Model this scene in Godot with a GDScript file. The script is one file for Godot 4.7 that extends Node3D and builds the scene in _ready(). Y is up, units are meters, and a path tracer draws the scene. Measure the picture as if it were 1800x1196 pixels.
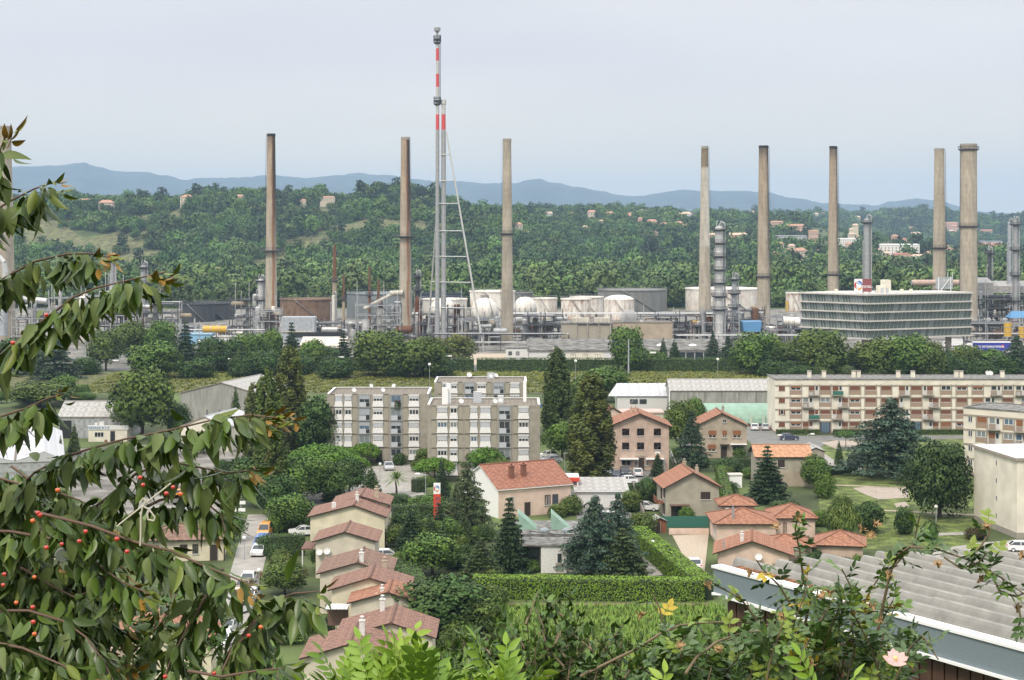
extends Node3D
# A valley seen from a hillside garden: refinery, flats, houses, far hills. 1 unit = 1 m, y up, the camera looks along -z.
const EYE := 46.0      # eye height above the valley floor
const FL := 3000.0     # focal length in pixels of the 1800 px wide photograph
const HOR := 400.0     # picture row of the horizon
var rng := RandomNumberGenerator.new()
var used := {}
var M := {}
var T := {}
var unit: ArrayMesh

# ---------- mesh builder ----------
class MB:
	var v := PackedVector3Array()
	var n := PackedVector3Array()
	var c := PackedColorArray()
	var uv := PackedVector2Array()
	var ix := PackedInt32Array()
	var col := Color(1, 1, 1)
	var colored := false
	var mapped := false
	func vert(p: Vector3, nn: Vector3, u := Vector2.ZERO) -> int:
		v.append(p)
		n.append(nn)
		c.append(col)
		uv.append(u)
		return v.size() - 1
	func face(a: int, b: int, d: int) -> void:   # counter-clockwise from outside
		ix.append(a)
		ix.append(d)
		ix.append(b)
	func tri(a: Vector3, b: Vector3, d: Vector3) -> void:
		var nn := (b - a).cross(d - a).normalized()
		var i := vert(a, nn)
		vert(b, nn)
		vert(d, nn)
		face(i, i + 1, i + 2)
	func quad(a: Vector3, b: Vector3, d: Vector3, e: Vector3, ua := Vector2.ZERO, ub := Vector2.ZERO, ud := Vector2.ZERO, ue := Vector2.ZERO) -> void:
		var nn := (b - a).cross(e - a).normalized()
		if nn == Vector3.ZERO:
			nn = (d - b).cross(e - b).normalized()
		var i := vert(a, nn, ua)
		vert(b, nn, ub)
		vert(d, nn, ud)
		vert(e, nn, ue)
		face(i, i + 1, i + 2)
		face(i, i + 2, i + 3)
	func hexa(p: Array) -> void:   # bottom 0-3, top 4-7, counter-clockwise from above
		quad(p[0], p[1], p[5], p[4])
		quad(p[1], p[2], p[6], p[5])
		quad(p[2], p[3], p[7], p[6])
		quad(p[3], p[0], p[4], p[7])
		quad(p[4], p[5], p[6], p[7])
		quad(p[3], p[2], p[1], p[0])
	func box(x0: float, x1: float, y0: float, y1: float, z0: float, z1: float) -> void:
		hexa([Vector3(x0, y0, z1), Vector3(x1, y0, z1), Vector3(x1, y0, z0), Vector3(x0, y0, z0), Vector3(x0, y1, z1), Vector3(x1, y1, z1), Vector3(x1, y1, z0), Vector3(x0, y1, z0)])
	func bar(a: Vector3, b: Vector3, w: float, h: float) -> void:   # square section beam
		var d := (b - a).normalized()
		var up := Vector3.UP if absf(d.y) < 0.95 else Vector3.RIGHT
		var s := d.cross(up).normalized() * w * 0.5
		var u := s.cross(d).normalized() * h * 0.5
		hexa([a - s - u, a + s - u, b + s - u, b - s - u, a - s + u, a + s + u, b + s + u, b - s + u])
	func cyl(a: Vector3, b: Vector3, r0: float, r1: float, k := 10, caps := true) -> void:
		var d := b - a
		var ax := d.normalized()
		var s := ax.cross(Vector3.UP if absf(ax.y) < 0.9 else Vector3.RIGHT).normalized()
		var t := s.cross(ax).normalized()
		var slope := (r0 - r1) / maxf(d.length(), 0.0001)
		var base := v.size()
		for i in k + 1:
			var an := TAU * i / k
			var o := s * cos(an) + t * sin(an)
			var nn := (o + ax * slope).normalized()
			vert(a + o * r0, nn, Vector2(float(i) / k, 0))
			vert(b + o * r1, nn, Vector2(float(i) / k, 1))
		for i in k:
			var q := base + i * 2
			face(q, q + 1, q + 3)
			face(q, q + 3, q + 2)
		if caps:
			for e in [[a, r0, -1.0], [b, r1, 1.0]]:
				if e[1] > 0.001:
					var m := vert(e[0], ax * e[2])
					for i in k + 1:
						var an := TAU * i / k
						vert(e[0] + (s * cos(an) + t * sin(an)) * e[1], ax * e[2])
					for i in k:
						if e[2] > 0:
							face(m, m + 2 + i, m + 1 + i)
						else:
							face(m, m + 1 + i, m + 2 + i)
	func tube(pts: Array, r0: float, r1: float, k := 6) -> void:
		for i in pts.size() - 1:
			var f0 := float(i) / (pts.size() - 1)
			var f1 := float(i + 1) / (pts.size() - 1)
			cyl(pts[i], pts[i + 1], lerpf(r0, r1, f0), lerpf(r0, r1, f1), k, i == 0 or i == pts.size() - 2)
	func lathe(o: Vector3, prof: Array, k := 20) -> void:   # prof: Vector2(radius, height) from the bottom up
		for i in prof.size() - 1:
			var p: Vector2 = prof[i]
			var q: Vector2 = prof[i + 1]
			var sl := Vector2(q.y - p.y, p.x - q.x).normalized()
			var base := v.size()
			for j in k + 1:
				var an := TAU * j / k
				var dr := Vector3(cos(an), 0, sin(an))
				var nn := dr * sl.x + Vector3.UP * sl.y
				vert(o + dr * p.x + Vector3.UP * p.y, nn, Vector2(float(j) / k, p.y))
				vert(o + dr * q.x + Vector3.UP * q.y, nn, Vector2(float(j) / k, q.y))
			for j in k:
				var w := base + j * 2
				face(w, w + 1, w + 3)
				face(w, w + 3, w + 2)
	func mesh() -> ArrayMesh:
		var a := []
		a.resize(Mesh.ARRAY_MAX)
		a[Mesh.ARRAY_VERTEX] = v
		a[Mesh.ARRAY_NORMAL] = n
		if colored:
			a[Mesh.ARRAY_COLOR] = c
		if mapped:
			a[Mesh.ARRAY_TEX_UV] = uv
		a[Mesh.ARRAY_INDEX] = ix
		var m := ArrayMesh.new()
		m.add_surface_from_arrays(Mesh.PRIMITIVE_TRIANGLES, a)
		return m

# ---------- places: surveyed from the photograph with the camera's own geometry ----------
func gp(px: float, py: float, h := 0.0) -> Vector3:   # point at height h seen at that place in the photograph
	var d := (EYE - h) * FL / (py - HOR)
	return Vector3((px - 900.0) * d / FL, h, -d)
func wp(px: float, py: float, d: float) -> Vector3:
	return Vector3((px - 900.0) * d / FL, EYE - (py - HOR) * d / FL, -d)
func dep(py: float, h := 0.0) -> float:
	return (EYE - h) * FL / (py - HOR)

# ---------- nodes ----------
func numbered(called: String) -> String:
	used[called] = used.get(called, -1) + 1
	return called if used[called] == 0 else "%s_%03d" % [called, used[called]]
func tag(o: Node3D, label := "", category := "", group := "", kind := "") -> void:
	for kv in [["label", label], ["category", category], ["group", group], ["kind", kind]]:
		if kv[1] != "":
			o.set_meta(kv[0], kv[1])
func thing(called: String, label: String, category: String, at := Vector3.ZERO, turn := 0.0, group := "") -> Node3D:
	var o := Node3D.new()
	o.name = numbered(called)
	add_child(o)
	o.position = at
	o.rotation.y = turn
	tag(o, label, category, group)
	return o
func put(called: String, mesh: Mesh, mat: Material, parent: Node = null) -> MeshInstance3D:
	var o := MeshInstance3D.new()
	o.mesh = mesh
	o.material_override = mat
	if parent == null:
		o.name = numbered(called)
		add_child(o)
	else:
		o.name = called
		parent.add_child(o, true)
	return o
func obj(called: String, mb: MB, mat: Material, parent: Node = null) -> MeshInstance3D:
	return put(called, mb.mesh(), mat, parent)
func struct(called: String, mb: MB, mat: Material) -> MeshInstance3D:
	var o := obj(called, mb, mat)
	o.set_meta("kind", "structure")
	return o
func pbox(called: String, parent: Node, mat: Material, x0: float, x1: float, y0: float, y1: float, z0: float, z1: float) -> MeshInstance3D:
	var o := put(called, unit, mat, parent)
	o.position = Vector3(x0 + x1, y0 + y1, z0 + z1) * 0.5
	o.scale = Vector3(x1 - x0, y1 - y0, z1 - z0)
	return o
func copy_of(src: Node3D, at: Vector3, turn: float, sc: Vector3, label: String, group := "") -> Node3D:
	var o: Node3D = src.duplicate()
	var nm: String = src.get_meta("called")
	o.name = numbered(nm)
	add_child(o)
	o.position = at
	o.rotation.y = turn
	o.scale = sc
	tag(o, label, "", group)
	return o
func nth(i: int) -> String:
	var names := ["first", "second", "third", "fourth", "fifth", "sixth", "seventh", "eighth", "ninth", "tenth", "eleventh", "twelfth", "thirteenth", "fourteenth", "fifteenth", "sixteenth", "seventeenth", "eighteenth", "nineteenth", "twentieth"]
	return names[i] if i < 20 else ("twenty-%s" % names[i - 20] if i < 29 else "%dth" % (i + 1))

# ---------- materials ----------
func noise_tex(freq: float, oct: int, lo: float, hi: float, sd: int, kind := FastNoiseLite.TYPE_SIMPLEX_SMOOTH) -> NoiseTexture2D:
	var f := FastNoiseLite.new()
	f.seed = sd
	f.frequency = freq
	f.noise_type = kind
	f.fractal_octaves = oct
	var t := NoiseTexture2D.new()
	t.width = 512
	t.height = 512
	t.seamless = true
	t.noise = f
	var g := Gradient.new()
	g.set_color(0, Color(lo, lo, lo))
	g.set_color(1, Color(hi, hi, hi))
	t.color_ramp = g
	return t
func mat(key: String, r: float, g: float, b: float, rough := 0.85, tex := "", ts := 0.2, world := true) -> StandardMaterial3D:
	var m := StandardMaterial3D.new()
	m.resource_name = key
	m.albedo_color = Color(r, g, b).linear_to_srgb()
	m.roughness = rough
	if tex != "":
		m.albedo_texture = T[tex]
		m.uv1_triplanar = true
		m.uv1_world_triplanar = world
		m.uv1_scale = Vector3(ts, ts, ts)
	M[key] = m
	return m
func metal(key: String, r: float, g: float, b: float, rough := 0.45, tex := "grime", ts := 0.15) -> StandardMaterial3D:
	var m := mat(key, r, g, b, rough, tex, ts)
	m.metallic = 0.35
	return m
func leafmat(key: String, r: float, g: float, b: float, back := 0.25, rough := 0.6) -> StandardMaterial3D:
	var m := mat(key, r, g, b, rough)
	m.vertex_color_use_as_albedo = true
	m.backlight = Color(back, back, back)
	m.metallic_specular = 0.35
	return m
func roof_image() -> void:   # pantile relief and colour, one tile of the picture = 2.4 m by 2.4 m of roof
	var s := 128
	var im := Image.create(s, s, false, Image.FORMAT_RGB8)
	var hm := Image.create(s, s, false, Image.FORMAT_RGB8)
	for y in s:
		for x in s:
			var row := y / 16
			var cx := x / 16
			var u := (x % 16) / 16.0
			var w := (y % 16) / 16.0
			var hsh := fposmod(sin(float(row * 37 + cx * 101) * 12.9898) * 43758.5, 1.0)
			var tone := 0.72 + 0.22 * hsh
			if (y % 16) > 13:
				tone *= 0.8
			im.set_pixel(x, y, Color(tone, tone * (0.97 + 0.03 * hsh), tone * 0.97))
			var hh := sin(u * PI) * 0.65 + (1.0 - w) * 0.3
			hm.set_pixel(x, y, Color(hh, hh, hh))
	T.tile = ImageTexture.create_from_image(im)
	hm.bump_map_to_normal_map(3.0)
	T.tile_n = ImageTexture.create_from_image(hm)
	im = Image.create(s, s, false, Image.FORMAT_RGB8)
	hm = Image.create(s, s, false, Image.FORMAT_RGB8)
	for y in s:
		for x in s:
			var hsh := fposmod(sin(float((x / 32) * 57 + (y / 32) * 91) * 78.233) * 43758.5, 1.0)
			var tone := 0.84 + 0.14 * hsh
			im.set_pixel(x, y, Color(tone, tone, tone))
			var hh := 0.5 + 0.5 * sin(x * TAU / 8.0)
			hm.set_pixel(x, y, Color(hh, hh, hh))
	T.rib = ImageTexture.create_from_image(im)
	hm.bump_map_to_normal_map(2.0)
	T.rib_n = ImageTexture.create_from_image(hm)
func roofmat(key: String, r: float, g: float, b: float, tx := "tile", rough := 0.85) -> StandardMaterial3D:
	var m := mat(key, r, g, b, rough)
	m.albedo_texture = T[tx]
	m.normal_enabled = true
	m.normal_texture = T[tx + "_n"]
	m.normal_scale = 0.8
	m.uv1_scale = Vector3(1, 1, 1) / 2.4
	return m
func materials() -> void:
	T.grime = noise_tex(0.008, 5, 0.84, 1.0, 3)
	T.fine = noise_tex(0.05, 4, 0.78, 1.0, 5)
	T.patch = noise_tex(0.012, 4, 0.45, 1.0, 8)
	T.rust = noise_tex(0.015, 5, 0.3, 1.0, 21)
	roof_image()
	var streak := FastNoiseLite.new()
	streak.seed = 4
	streak.frequency = 0.05
	var im := Image.create(256, 256, false, Image.FORMAT_RGB8)
	for y in 256:
		for x in 256:
			var s := 0.90 + 0.14 * streak.get_noise_2d(x, y * 0.12) + 0.08 * streak.get_noise_2d(x * 3.0, y * 0.5 + 400.0)
			s = clampf(s, 0.5, 1.0)
			im.set_pixel(x, y, Color(s, s * 0.985, s * 0.96))
	T.streak = ImageTexture.create_from_image(im)
	# ground
	mat("grass", 0.12, 0.165, 0.045, 1.0, "patch", 0.03)
	mat("lawn", 0.20, 0.26, 0.065, 1.0, "patch", 0.05)
	mat("drygrass", 0.20, 0.21, 0.075, 1.0, "patch", 0.06)
	mat("asphalt", 0.20, 0.195, 0.185, 0.95, "grime", 0.05)
	mat("pavement", 0.36, 0.34, 0.31, 0.95, "grime", 0.08)
	mat("yard", 0.34, 0.32, 0.285, 0.95, "patch", 0.02)
	mat("sand", 0.52, 0.43, 0.33, 1.0, "fine", 0.1)
	mat("soil", 0.20, 0.15, 0.09, 1.0, "fine", 0.3)
	mat("gravel", 0.45, 0.38, 0.32, 1.0, "fine", 0.2)
	mat("mountain", 0.055, 0.085, 0.06, 1.0, "patch", 0.0006)
	mat("hill", 0.125, 0.175, 0.045, 1.0, "patch", 0.006)
	mat("meadow", 0.22, 0.225, 0.085, 1.0, "patch", 0.02)
	mat("whitepaint", 0.8, 0.8, 0.78, 0.6)
	# buildings
	mat("concrete", 0.36, 0.33, 0.275, 0.9, "grime", 0.12)
	mat("concrete_panel", 0.42, 0.385, 0.31, 0.9, "fine", 0.25)
	mat("concrete_dark", 0.17, 0.15, 0.12, 0.9, "grime", 0.2)
	mat("white", 0.80, 0.79, 0.77, 0.6, "fine", 0.2)
	mat("bluewhite", 0.58, 0.61, 0.65, 0.6, "fine", 0.2)
	mat("blind", 0.43, 0.46, 0.50, 0.6, "fine", 0.3)
	mat("cream", 0.80, 0.75, 0.63, 0.85, "grime", 0.05)
	mat("taupe", 0.40, 0.29, 0.215, 0.85, "fine", 0.2)
	mat("bandgrey", 0.40, 0.35, 0.29, 0.85, "fine", 0.2)
	mat("brownshutter", 0.20, 0.075, 0.035, 0.6, "fine", 0.6)
	mat("orangeshutter", 0.30, 0.12, 0.045, 0.6, "fine", 0.6)
	mat("darkwood", 0.045, 0.028, 0.022, 0.6, "fine", 0.6)
	mat("pinkwall", 0.56, 0.42, 0.34, 0.9, "grime", 0.1)
	mat("rosewall", 0.74, 0.56, 0.46, 0.9, "grime", 0.1)
	mat("beigewall", 0.44, 0.37, 0.285, 0.9, "grime", 0.1)
	mat("greywall", 0.41, 0.38, 0.30, 0.9, "grime", 0.1)
	mat("creamwall", 0.74, 0.67, 0.50, 0.9, "grime", 0.08)
	mat("palewall", 0.66, 0.60, 0.49, 0.9, "grime", 0.08)
	mat("roofgrey", 0.33, 0.32, 0.30, 0.9, "patch", 0.12)
	mat("roofgravel", 0.36, 0.31, 0.25, 0.95, "patch", 0.25)
	mat("roofwhite", 0.66, 0.67, 0.69, 0.8, "grime", 0.08)
	mat("flashing", 0.8, 0.8, 0.8, 0.5)
	mat("cladding", 0.36, 0.37, 0.36, 0.7, "streak", 0.1)
	mat("greencloth", 0.03, 0.13, 0.095, 0.8)
	mat("tentgreen", 0.28, 0.43, 0.34, 0.7, "grime", 0.1)
	mat("black", 0.015, 0.016, 0.018, 0.6)
	mat("darkgrey", 0.06, 0.06, 0.062, 0.6)
	mat("red", 0.62, 0.05, 0.04, 0.5)
	mat("bluepaint", 0.10, 0.28, 0.52, 0.5, "fine", 0.2)
	mat("yellow", 0.66, 0.40, 0.04, 0.55, "grime", 0.2)
	mat("timber", 0.24, 0.09, 0.04, 0.8, "streak", 0.5)
	mat("aluminium", 0.55, 0.56, 0.58, 0.4)
	roofmat("tile_orange", 0.44, 0.205, 0.125)
	roofmat("tile_bright", 0.66, 0.36, 0.21)
	roofmat("tile_brown", 0.33, 0.185, 0.14)
	roofmat("tile_old", 0.29, 0.18, 0.135)
	roofmat("tile_red", 0.40, 0.175, 0.115)
	roofmat("rib_grey", 0.44, 0.43, 0.41, "rib")
	roofmat("rib_white", 0.58, 0.59, 0.61, "rib", 0.6)
	roofmat("rib_wall", 0.42, 0.43, 0.44, "rib", 0.6)
	roofmat("rib_dark", 0.15, 0.16, 0.18, "rib", 0.6)
	var gl := mat("glass", 0.035, 0.045, 0.05, 0.08)
	gl.metallic_specular = 0.6
	gl = mat("glass_pale", 0.20, 0.23, 0.24, 0.12)
	gl.metallic_specular = 0.6
	gl = mat("glass_green", 0.10, 0.14, 0.125, 0.1)
	gl.metallic_specular = 0.65
	gl = mat("glass_blue", 0.10, 0.16, 0.22, 0.1)
	gl.metallic_specular = 0.6
	# refinery
	mat("stack", 0.40, 0.345, 0.265, 0.95, "streak", 0.05)
	mat("stack_pale", 0.60, 0.58, 0.52, 0.95, "streak", 0.05)
	mat("tankwhite", 0.84, 0.83, 0.80, 0.6, "streak", 0.035)
	mat("tankgrey", 0.20, 0.21, 0.21, 0.7, "streak", 0.035)
	mat("tankdark", 0.055, 0.062, 0.075, 0.7, "streak", 0.05)
	mat("tankblue", 0.20, 0.235, 0.26, 0.7, "streak", 0.035)
	mat("tanknavy", 0.025, 0.035, 0.06, 0.7)
	mat("tankrust", 0.21, 0.14, 0.095, 0.8, "streak", 0.05)
	mat("rusty", 0.36, 0.17, 0.085, 0.9, "rust", 0.2)
	mat("soot", 0.07, 0.065, 0.06, 0.95, "rust", 0.15)
	mat("stain", 0.31, 0.165, 0.085, 0.95, "rust", 0.12)
	metal("steel", 0.42, 0.43, 0.44, 0.5)
	metal("steel_dark", 0.10, 0.105, 0.115, 0.6)
	metal("steel_pale", 0.62, 0.62, 0.61, 0.5)
	metal("galv", 0.50, 0.53, 0.57, 0.45)
	mat("bark", 0.085, 0.065, 0.05, 0.95, "fine", 2.0)
	mat("twig", 0.16, 0.10, 0.07, 0.8, "fine", 6.0)
	mat("cane", 0.20, 0.15, 0.09, 0.8, "fine", 6.0)
	# foliage tints (multiply the leaves' own colours)
	leafmat("leaf", 1.3, 1.38, 0.95)
	leafmat("leaf_olive", 1.35, 1.2, 0.85)
	leafmat("leaf_chest", 0.95, 1.05, 0.8)
	leafmat("leaf_dark", 0.74, 0.86, 0.76)
	leafmat("leaf_bright", 1.45, 1.5, 0.75)
	leafmat("leaf_blue", 0.85, 0.98, 1.1)
	unit = box_mesh()
func box_mesh() -> ArrayMesh:
	var b := MB.new()
	b.box(-0.5, 0.5, -0.5, 0.5, -0.5, 0.5)
	return b.mesh()

# ---------- plants ----------
var P := {}   # prototypes, each grown once and planted by copying
func rdir() -> Vector3:
	var y := rng.randf_range(-1, 1)
	var a := rng.randf() * TAU
	var r := sqrt(1.0 - y * y)
	return Vector3(r * cos(a), y, r * sin(a))
func leaf_quad(mb: MB, p: Vector3, nn: Vector3, tan: Vector3, sz: float, asp: float, soft: Vector3) -> void:
	var t := (tan - nn * tan.dot(nn)).normalized()
	var s := t.cross(nn) * sz * asp * 0.5
	var a := p - t * sz * 0.5
	var b := p + s - t * sz * 0.06 + nn * sz * 0.08
	var e := p + t * sz * 0.5
	var d := p - s - t * sz * 0.06 + nn * sz * 0.08
	var i := mb.vert(a, soft)
	mb.vert(b, soft)
	mb.vert(e, soft)
	mb.vert(d, soft)
	mb.face(i, i + 1, i + 2)
	mb.face(i, i + 2, i + 3)
func crown(lobes: Array, count: int, sz: float, asp: float, base: Color, spread: float, hang := 0.0, up := 0.25) -> MB:
	var mb := MB.new()
	mb.colored = true
	var tones := []
	var sum := 0.0
	var acc := []
	for l in lobes:
		var rr: Vector3 = l[1]
		sum += pow(rr.x * rr.z, 0.75) * pow(rr.y, 0.4)
		acc.append(sum)
		var k := 1.0 + rng.randf_range(-spread, spread)
		tones.append(Color(base.r * k * rng.randf_range(0.9, 1.12), base.g * k, base.b * k * rng.randf_range(0.85, 1.1)))
	for i in count:
		var q := acc.bsearch(rng.randf() * sum)
		q = mini(q, lobes.size() - 1)
		var ce: Vector3 = lobes[q][0]
		var rr: Vector3 = lobes[q][1]
		var d := rdir()
		if d.y < 0 and rng.randf() < up:
			d.y = -d.y
		var inner := i % 7 == 0
		var f := rng.randf_range(0.35, 0.75) if inner else rng.randf_range(0.8, 1.08)
		var p := ce + d * rr * f
		var g := (d / rr).normalized()
		var nn := (g + rdir() * 0.75).normalized()
		if nn.dot(g) < 0.0:
			nn = -nn
		var tn := (rdir() * (1.0 - minf(hang, 0.8)) + (Vector3(d.x, 0, d.z) * 0.8 + Vector3.DOWN) * hang)
		var k := rng.randf_range(0.72, 1.28)
		var c: Color = tones[q]
		mb.col = Color(c.r * k, c.g * k, c.b * k)
		leaf_quad(mb, p, nn, tn, sz * rng.randf_range(0.7, 1.3) * (1.7 if inner else 1.0), asp, (g * 0.6 + nn * 0.6).normalized())
	return mb
func round_lobes(h: float, w: float, y0: float, k: int, lr: float) -> Array:
	var out := []
	var ce := Vector3(0, (y0 + 1.0) * 0.5 * h, 0)
	var ra := Vector3(w * 0.5 * (1 - lr), (1.0 - y0) * 0.5 * h * (1 - lr), w * 0.5 * (1 - lr))
	for i in k:
		var y := 1.0 - 1.85 * (i + 0.5) / k
		var a := i * 2.39996 + rng.randf_range(-0.4, 0.4)
		var r := sqrt(maxf(0.05, 1.0 - y * y))
		var d := Vector3(r * cos(a), y, r * sin(a)) * rng.randf_range(0.7, 1.06)
		var s := w * 0.5 * lr * rng.randf_range(0.75, 1.4)
		out.append([ce + d * ra, Vector3(s, s * rng.randf_range(0.65, 0.95), s)])
	for i in k / 4:
		out.append([ce + rdir() * ra * 0.45, ra * 0.45])
	return out
func trunk_mesh(h: float, r: float, limbs: int, reach: float, y0: float) -> MB:
	var mb := MB.new()
	var top := Vector3(rng.randf_range(-0.2, 0.2), h, rng.randf_range(-0.2, 0.2))
	mb.tube([Vector3(0, -0.4, 0), Vector3(0.05, h * 0.4, 0.03), top], r, r * 0.35, 8)
	for i in limbs:
		var a := i * 2.39996
		var s := Vector3(0, h * lerpf(y0, 0.85, float(i) / limbs), 0)
		var e := s + Vector3(cos(a), 0.7, sin(a)) * reach * rng.randf_range(0.6, 1.0)
		mb.tube([s, s.lerp(e, 0.5) + Vector3(0, -reach * 0.06, 0), e], r * 0.4, r * 0.1, 5)
	return mb
func proto(kind: String, called: String, category: String, h: float, w: float, cr: MB, tr: MB) -> void:
	var o := Node3D.new()
	o.name = called
	o.set_meta("called", called)
	o.set_meta("category", category)
	if tr != null:
		obj("trunk", tr, M.bark, o)
	obj("crown" if category == "tree" else "foliage", cr, M.leaf, o)
	P[kind] = [o, h, w]
func grow() -> void:
	rng.seed = 77
	for v in 3:
		proto("broad%d" % v, "broadleaf_tree", "tree", 10, 9, crown(round_lobes(10, 9, 0.04, 40, 0.38), 7200, 0.52, 0.62, Color(0.058, 0.098, 0.024), 0.3), trunk_mesh(6.5, 0.28, 8, 3.0, 0.35))
	for v in 2:   # thin, see-through crown
		proto("airy%d" % v, "airy_tree", "tree", 10, 8, crown(round_lobes(10, 8, 0.12, 36, 0.26), 3400, 0.48, 0.6, Color(0.085, 0.115, 0.032), 0.3), trunk_mesh(7.5, 0.2, 12, 3.2, 0.3))
	for v in 2:
		var lb := []
		for i in 130:
			var ax := 0 if i % 4 else 1
			var t := (i + 0.5) / 130.0
			var env: float = [2.15, 1.6][ax] * minf(1.0, 0.55 + t * 2.2) * pow(1.0 - t, 0.36)
			var a := i * 2.39996 + rng.randf_range(-0.5, 0.5)
			var rr: float = env * rng.randf_range(0.26, 0.42)
			var o := Vector3(cos(v * 2.0), 0, sin(v * 2.0)) * 1.1 * ax
			lb.append([o + Vector3(cos(a) * env * 0.72, 0.8 + t * 18.7 * (1.0 - 0.17 * ax) + rng.randf_range(-0.3, 0.3), sin(a) * env * 0.72), Vector3(rr, rr * rng.randf_range(1.8, 3.0), rr)])
		proto("poplar%d" % v, "poplar_tree", "tree", 20, 5, crown(lb, 13000, 0.36, 0.6, Color(0.068, 0.094, 0.028), 0.2, 0.0, 0.1), trunk_mesh(17, 0.3, 8, 1.2, 0.1))
	for v in 2:
		var lb := []
		for ti in 11:
			var t := ti / 10.0
			var ln := 7.6 * pow(1.0 - t, 0.75) + 0.5
			var k := 8 if ti < 8 else 5
			for b in k:
				var a := b * TAU / k + ti * 0.7 + rng.randf_range(-0.25, 0.25)
				var l := ln * rng.randf_range(0.72, 1.12)
				var y := 2.6 + t * 14.6 + rng.randf_range(-0.4, 0.4)
				for f in [0.4, 0.72, 1.0]:
					var rr: float = (0.8 + 1.6 * (1.0 - t)) * (1.15 - 0.3 * f)
					lb.append([Vector3(cos(a) * l * f, y + 0.9 * f - 1.5 * f * f, sin(a) * l * f), Vector3(rr, 0.42, rr)])
		proto("cedar%d" % v, "cedar_tree", "tree", 18, 17, crown(lb, 13000, 0.62, 0.42, Color(0.058, 0.088, 0.052), 0.28, 0.1, 0.55), trunk_mesh(17, 0.5, 0, 0, 0.1))
	for v in 2:
		var lb := []
		for ti in 15:
			var t := ti / 14.0
			var ln := 2.9 * (1.0 - t) + 0.15
			var k := 9 if ti < 11 else 5
			for b in k:
				var a := b * TAU / k + ti * 0.9 + rng.randf_range(-0.2, 0.2)
				var l := ln * rng.randf_range(0.75, 1.15)
				for f in [0.45, 0.9]:
					var rr: float = (0.30 + 0.62 * (1.0 - t))
					lb.append([Vector3(cos(a) * l * f, 0.6 + t * 11.0 - 0.35 * l * f, sin(a) * l * f), Vector3(rr, rr * 0.5, rr)])
		proto("fir%d" % v, "conifer_tree", "tree", 12, 6.4, crown(lb, 8500, 0.46, 0.4, Color(0.042, 0.070, 0.030), 0.26, 0.5, 0.3), trunk_mesh(11.6, 0.2, 0, 0, 0.1))
	var cn := []
	for i in 46:   # clipped cone, cypress
		var t := (i + 0.5) / 46.0
		var env: float = 1.6 * pow(1.0 - t, 0.8) + 0.12
		var a := i * 2.39996
		cn.append([Vector3(cos(a) * env * 0.55, 0.3 + t * 7.6, sin(a) * env * 0.55), Vector3(env * 0.5, 0.6, env * 0.5)])
	proto("cone", "cone_tree", "tree", 8, 3.4, crown(cn, 3600, 0.30, 0.5, Color(0.045, 0.072, 0.026), 0.22, 0.0, 0.1), trunk_mesh(6, 0.15, 0, 0, 0.1))
	# horse chestnut: large leaves in layered sprays
	proto("chestnut", "chestnut_tree", "tree", 15, 14, crown(round_lobes(15, 14, -0.06, 74, 0.28), 12000, 0.66, 0.5, Color(0.046, 0.076, 0.024), 0.3, 0.6), trunk_mesh(9, 0.4, 8, 4.0, 0.3))
	# small tree with a flat umbrella crown
	var um := []
	for i in 20:
		var a := i * 2.39996
		var r := 3.4 * sqrt((i + 0.5) / 20.0)
		um.append([Vector3(cos(a) * r, 4.4 - 0.05 * r * r + rng.randf_range(-0.1, 0.2), sin(a) * r), Vector3(1.0, 0.75, 1.0)])
	proto("umbrella", "umbrella_tree", "tree", 5.2, 8.4, crown(um, 3600, 0.32, 0.6, Color(0.052, 0.095, 0.024), 0.22), trunk_mesh(4.2, 0.16, 7, 2.2, 0.75))
	# spreading robinia-like street tree with bright layered heads
	var sp := []
	for i in 26:
		var a := i * 2.39996
		var r := 4.4 * sqrt((i + 0.5) / 26.0)
		sp.append([Vector3(cos(a) * r, 6.2 - 0.13 * r * r + rng.randf_range(-0.5, 0.4), sin(a) * r), Vector3(1.6, 1.25, 1.6)])
	proto("spread", "spreading_tree", "tree", 7.6, 11, crown(sp, 7000, 0.46, 0.6, Color(0.068, 0.125, 0.024), 0.3), trunk_mesh(5.4, 0.22, 9, 2.8, 0.5))
	for v in 2:
		proto("bush%d" % v, "round_bush", "bush", 3, 4, crown(round_lobes(3.2, 4, -0.25, 26, 0.38), 3600, 0.27, 0.6, Color(0.062, 0.100, 0.026), 0.26), null)
	proto("willow", "weeping_tree", "tree", 6, 7, crown(round_lobes(6, 7, 0.05, 26, 0.34), 5200, 0.6, 0.2, Color(0.090, 0.120, 0.036), 0.2, 1.0, 0.5), trunk_mesh(4, 0.2, 6, 2, 0.4))
	var pm := MB.new()   # palm-like cordyline
	pm.colored = true
	for i in 46:
		var a := i * 2.39996
		var el := lerpf(1.3, -0.35, i / 46.0)
		var d := Vector3(cos(a) * cos(el), sin(el), sin(a) * cos(el))
		pm.col = Color(0.10, 0.14, 0.05) * rng.randf_range(0.7, 1.2)
		var s := d.cross(Vector3.UP).normalized() * 0.09
		var o := Vector3(0, 2.4, 0)
		var mid := o + d * 1.0
		var end := o + d * 1.9 + Vector3.DOWN * 0.5
		pm.quad(o - s * 0.5, o + s * 0.5, mid + s, mid - s)
		pm.tri(mid - s, mid + s, end)
	proto("palm", "palm_tree", "tree", 4.4, 3.6, pm, trunk_mesh(2.5, 0.16, 0, 0, 0.1))
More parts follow.
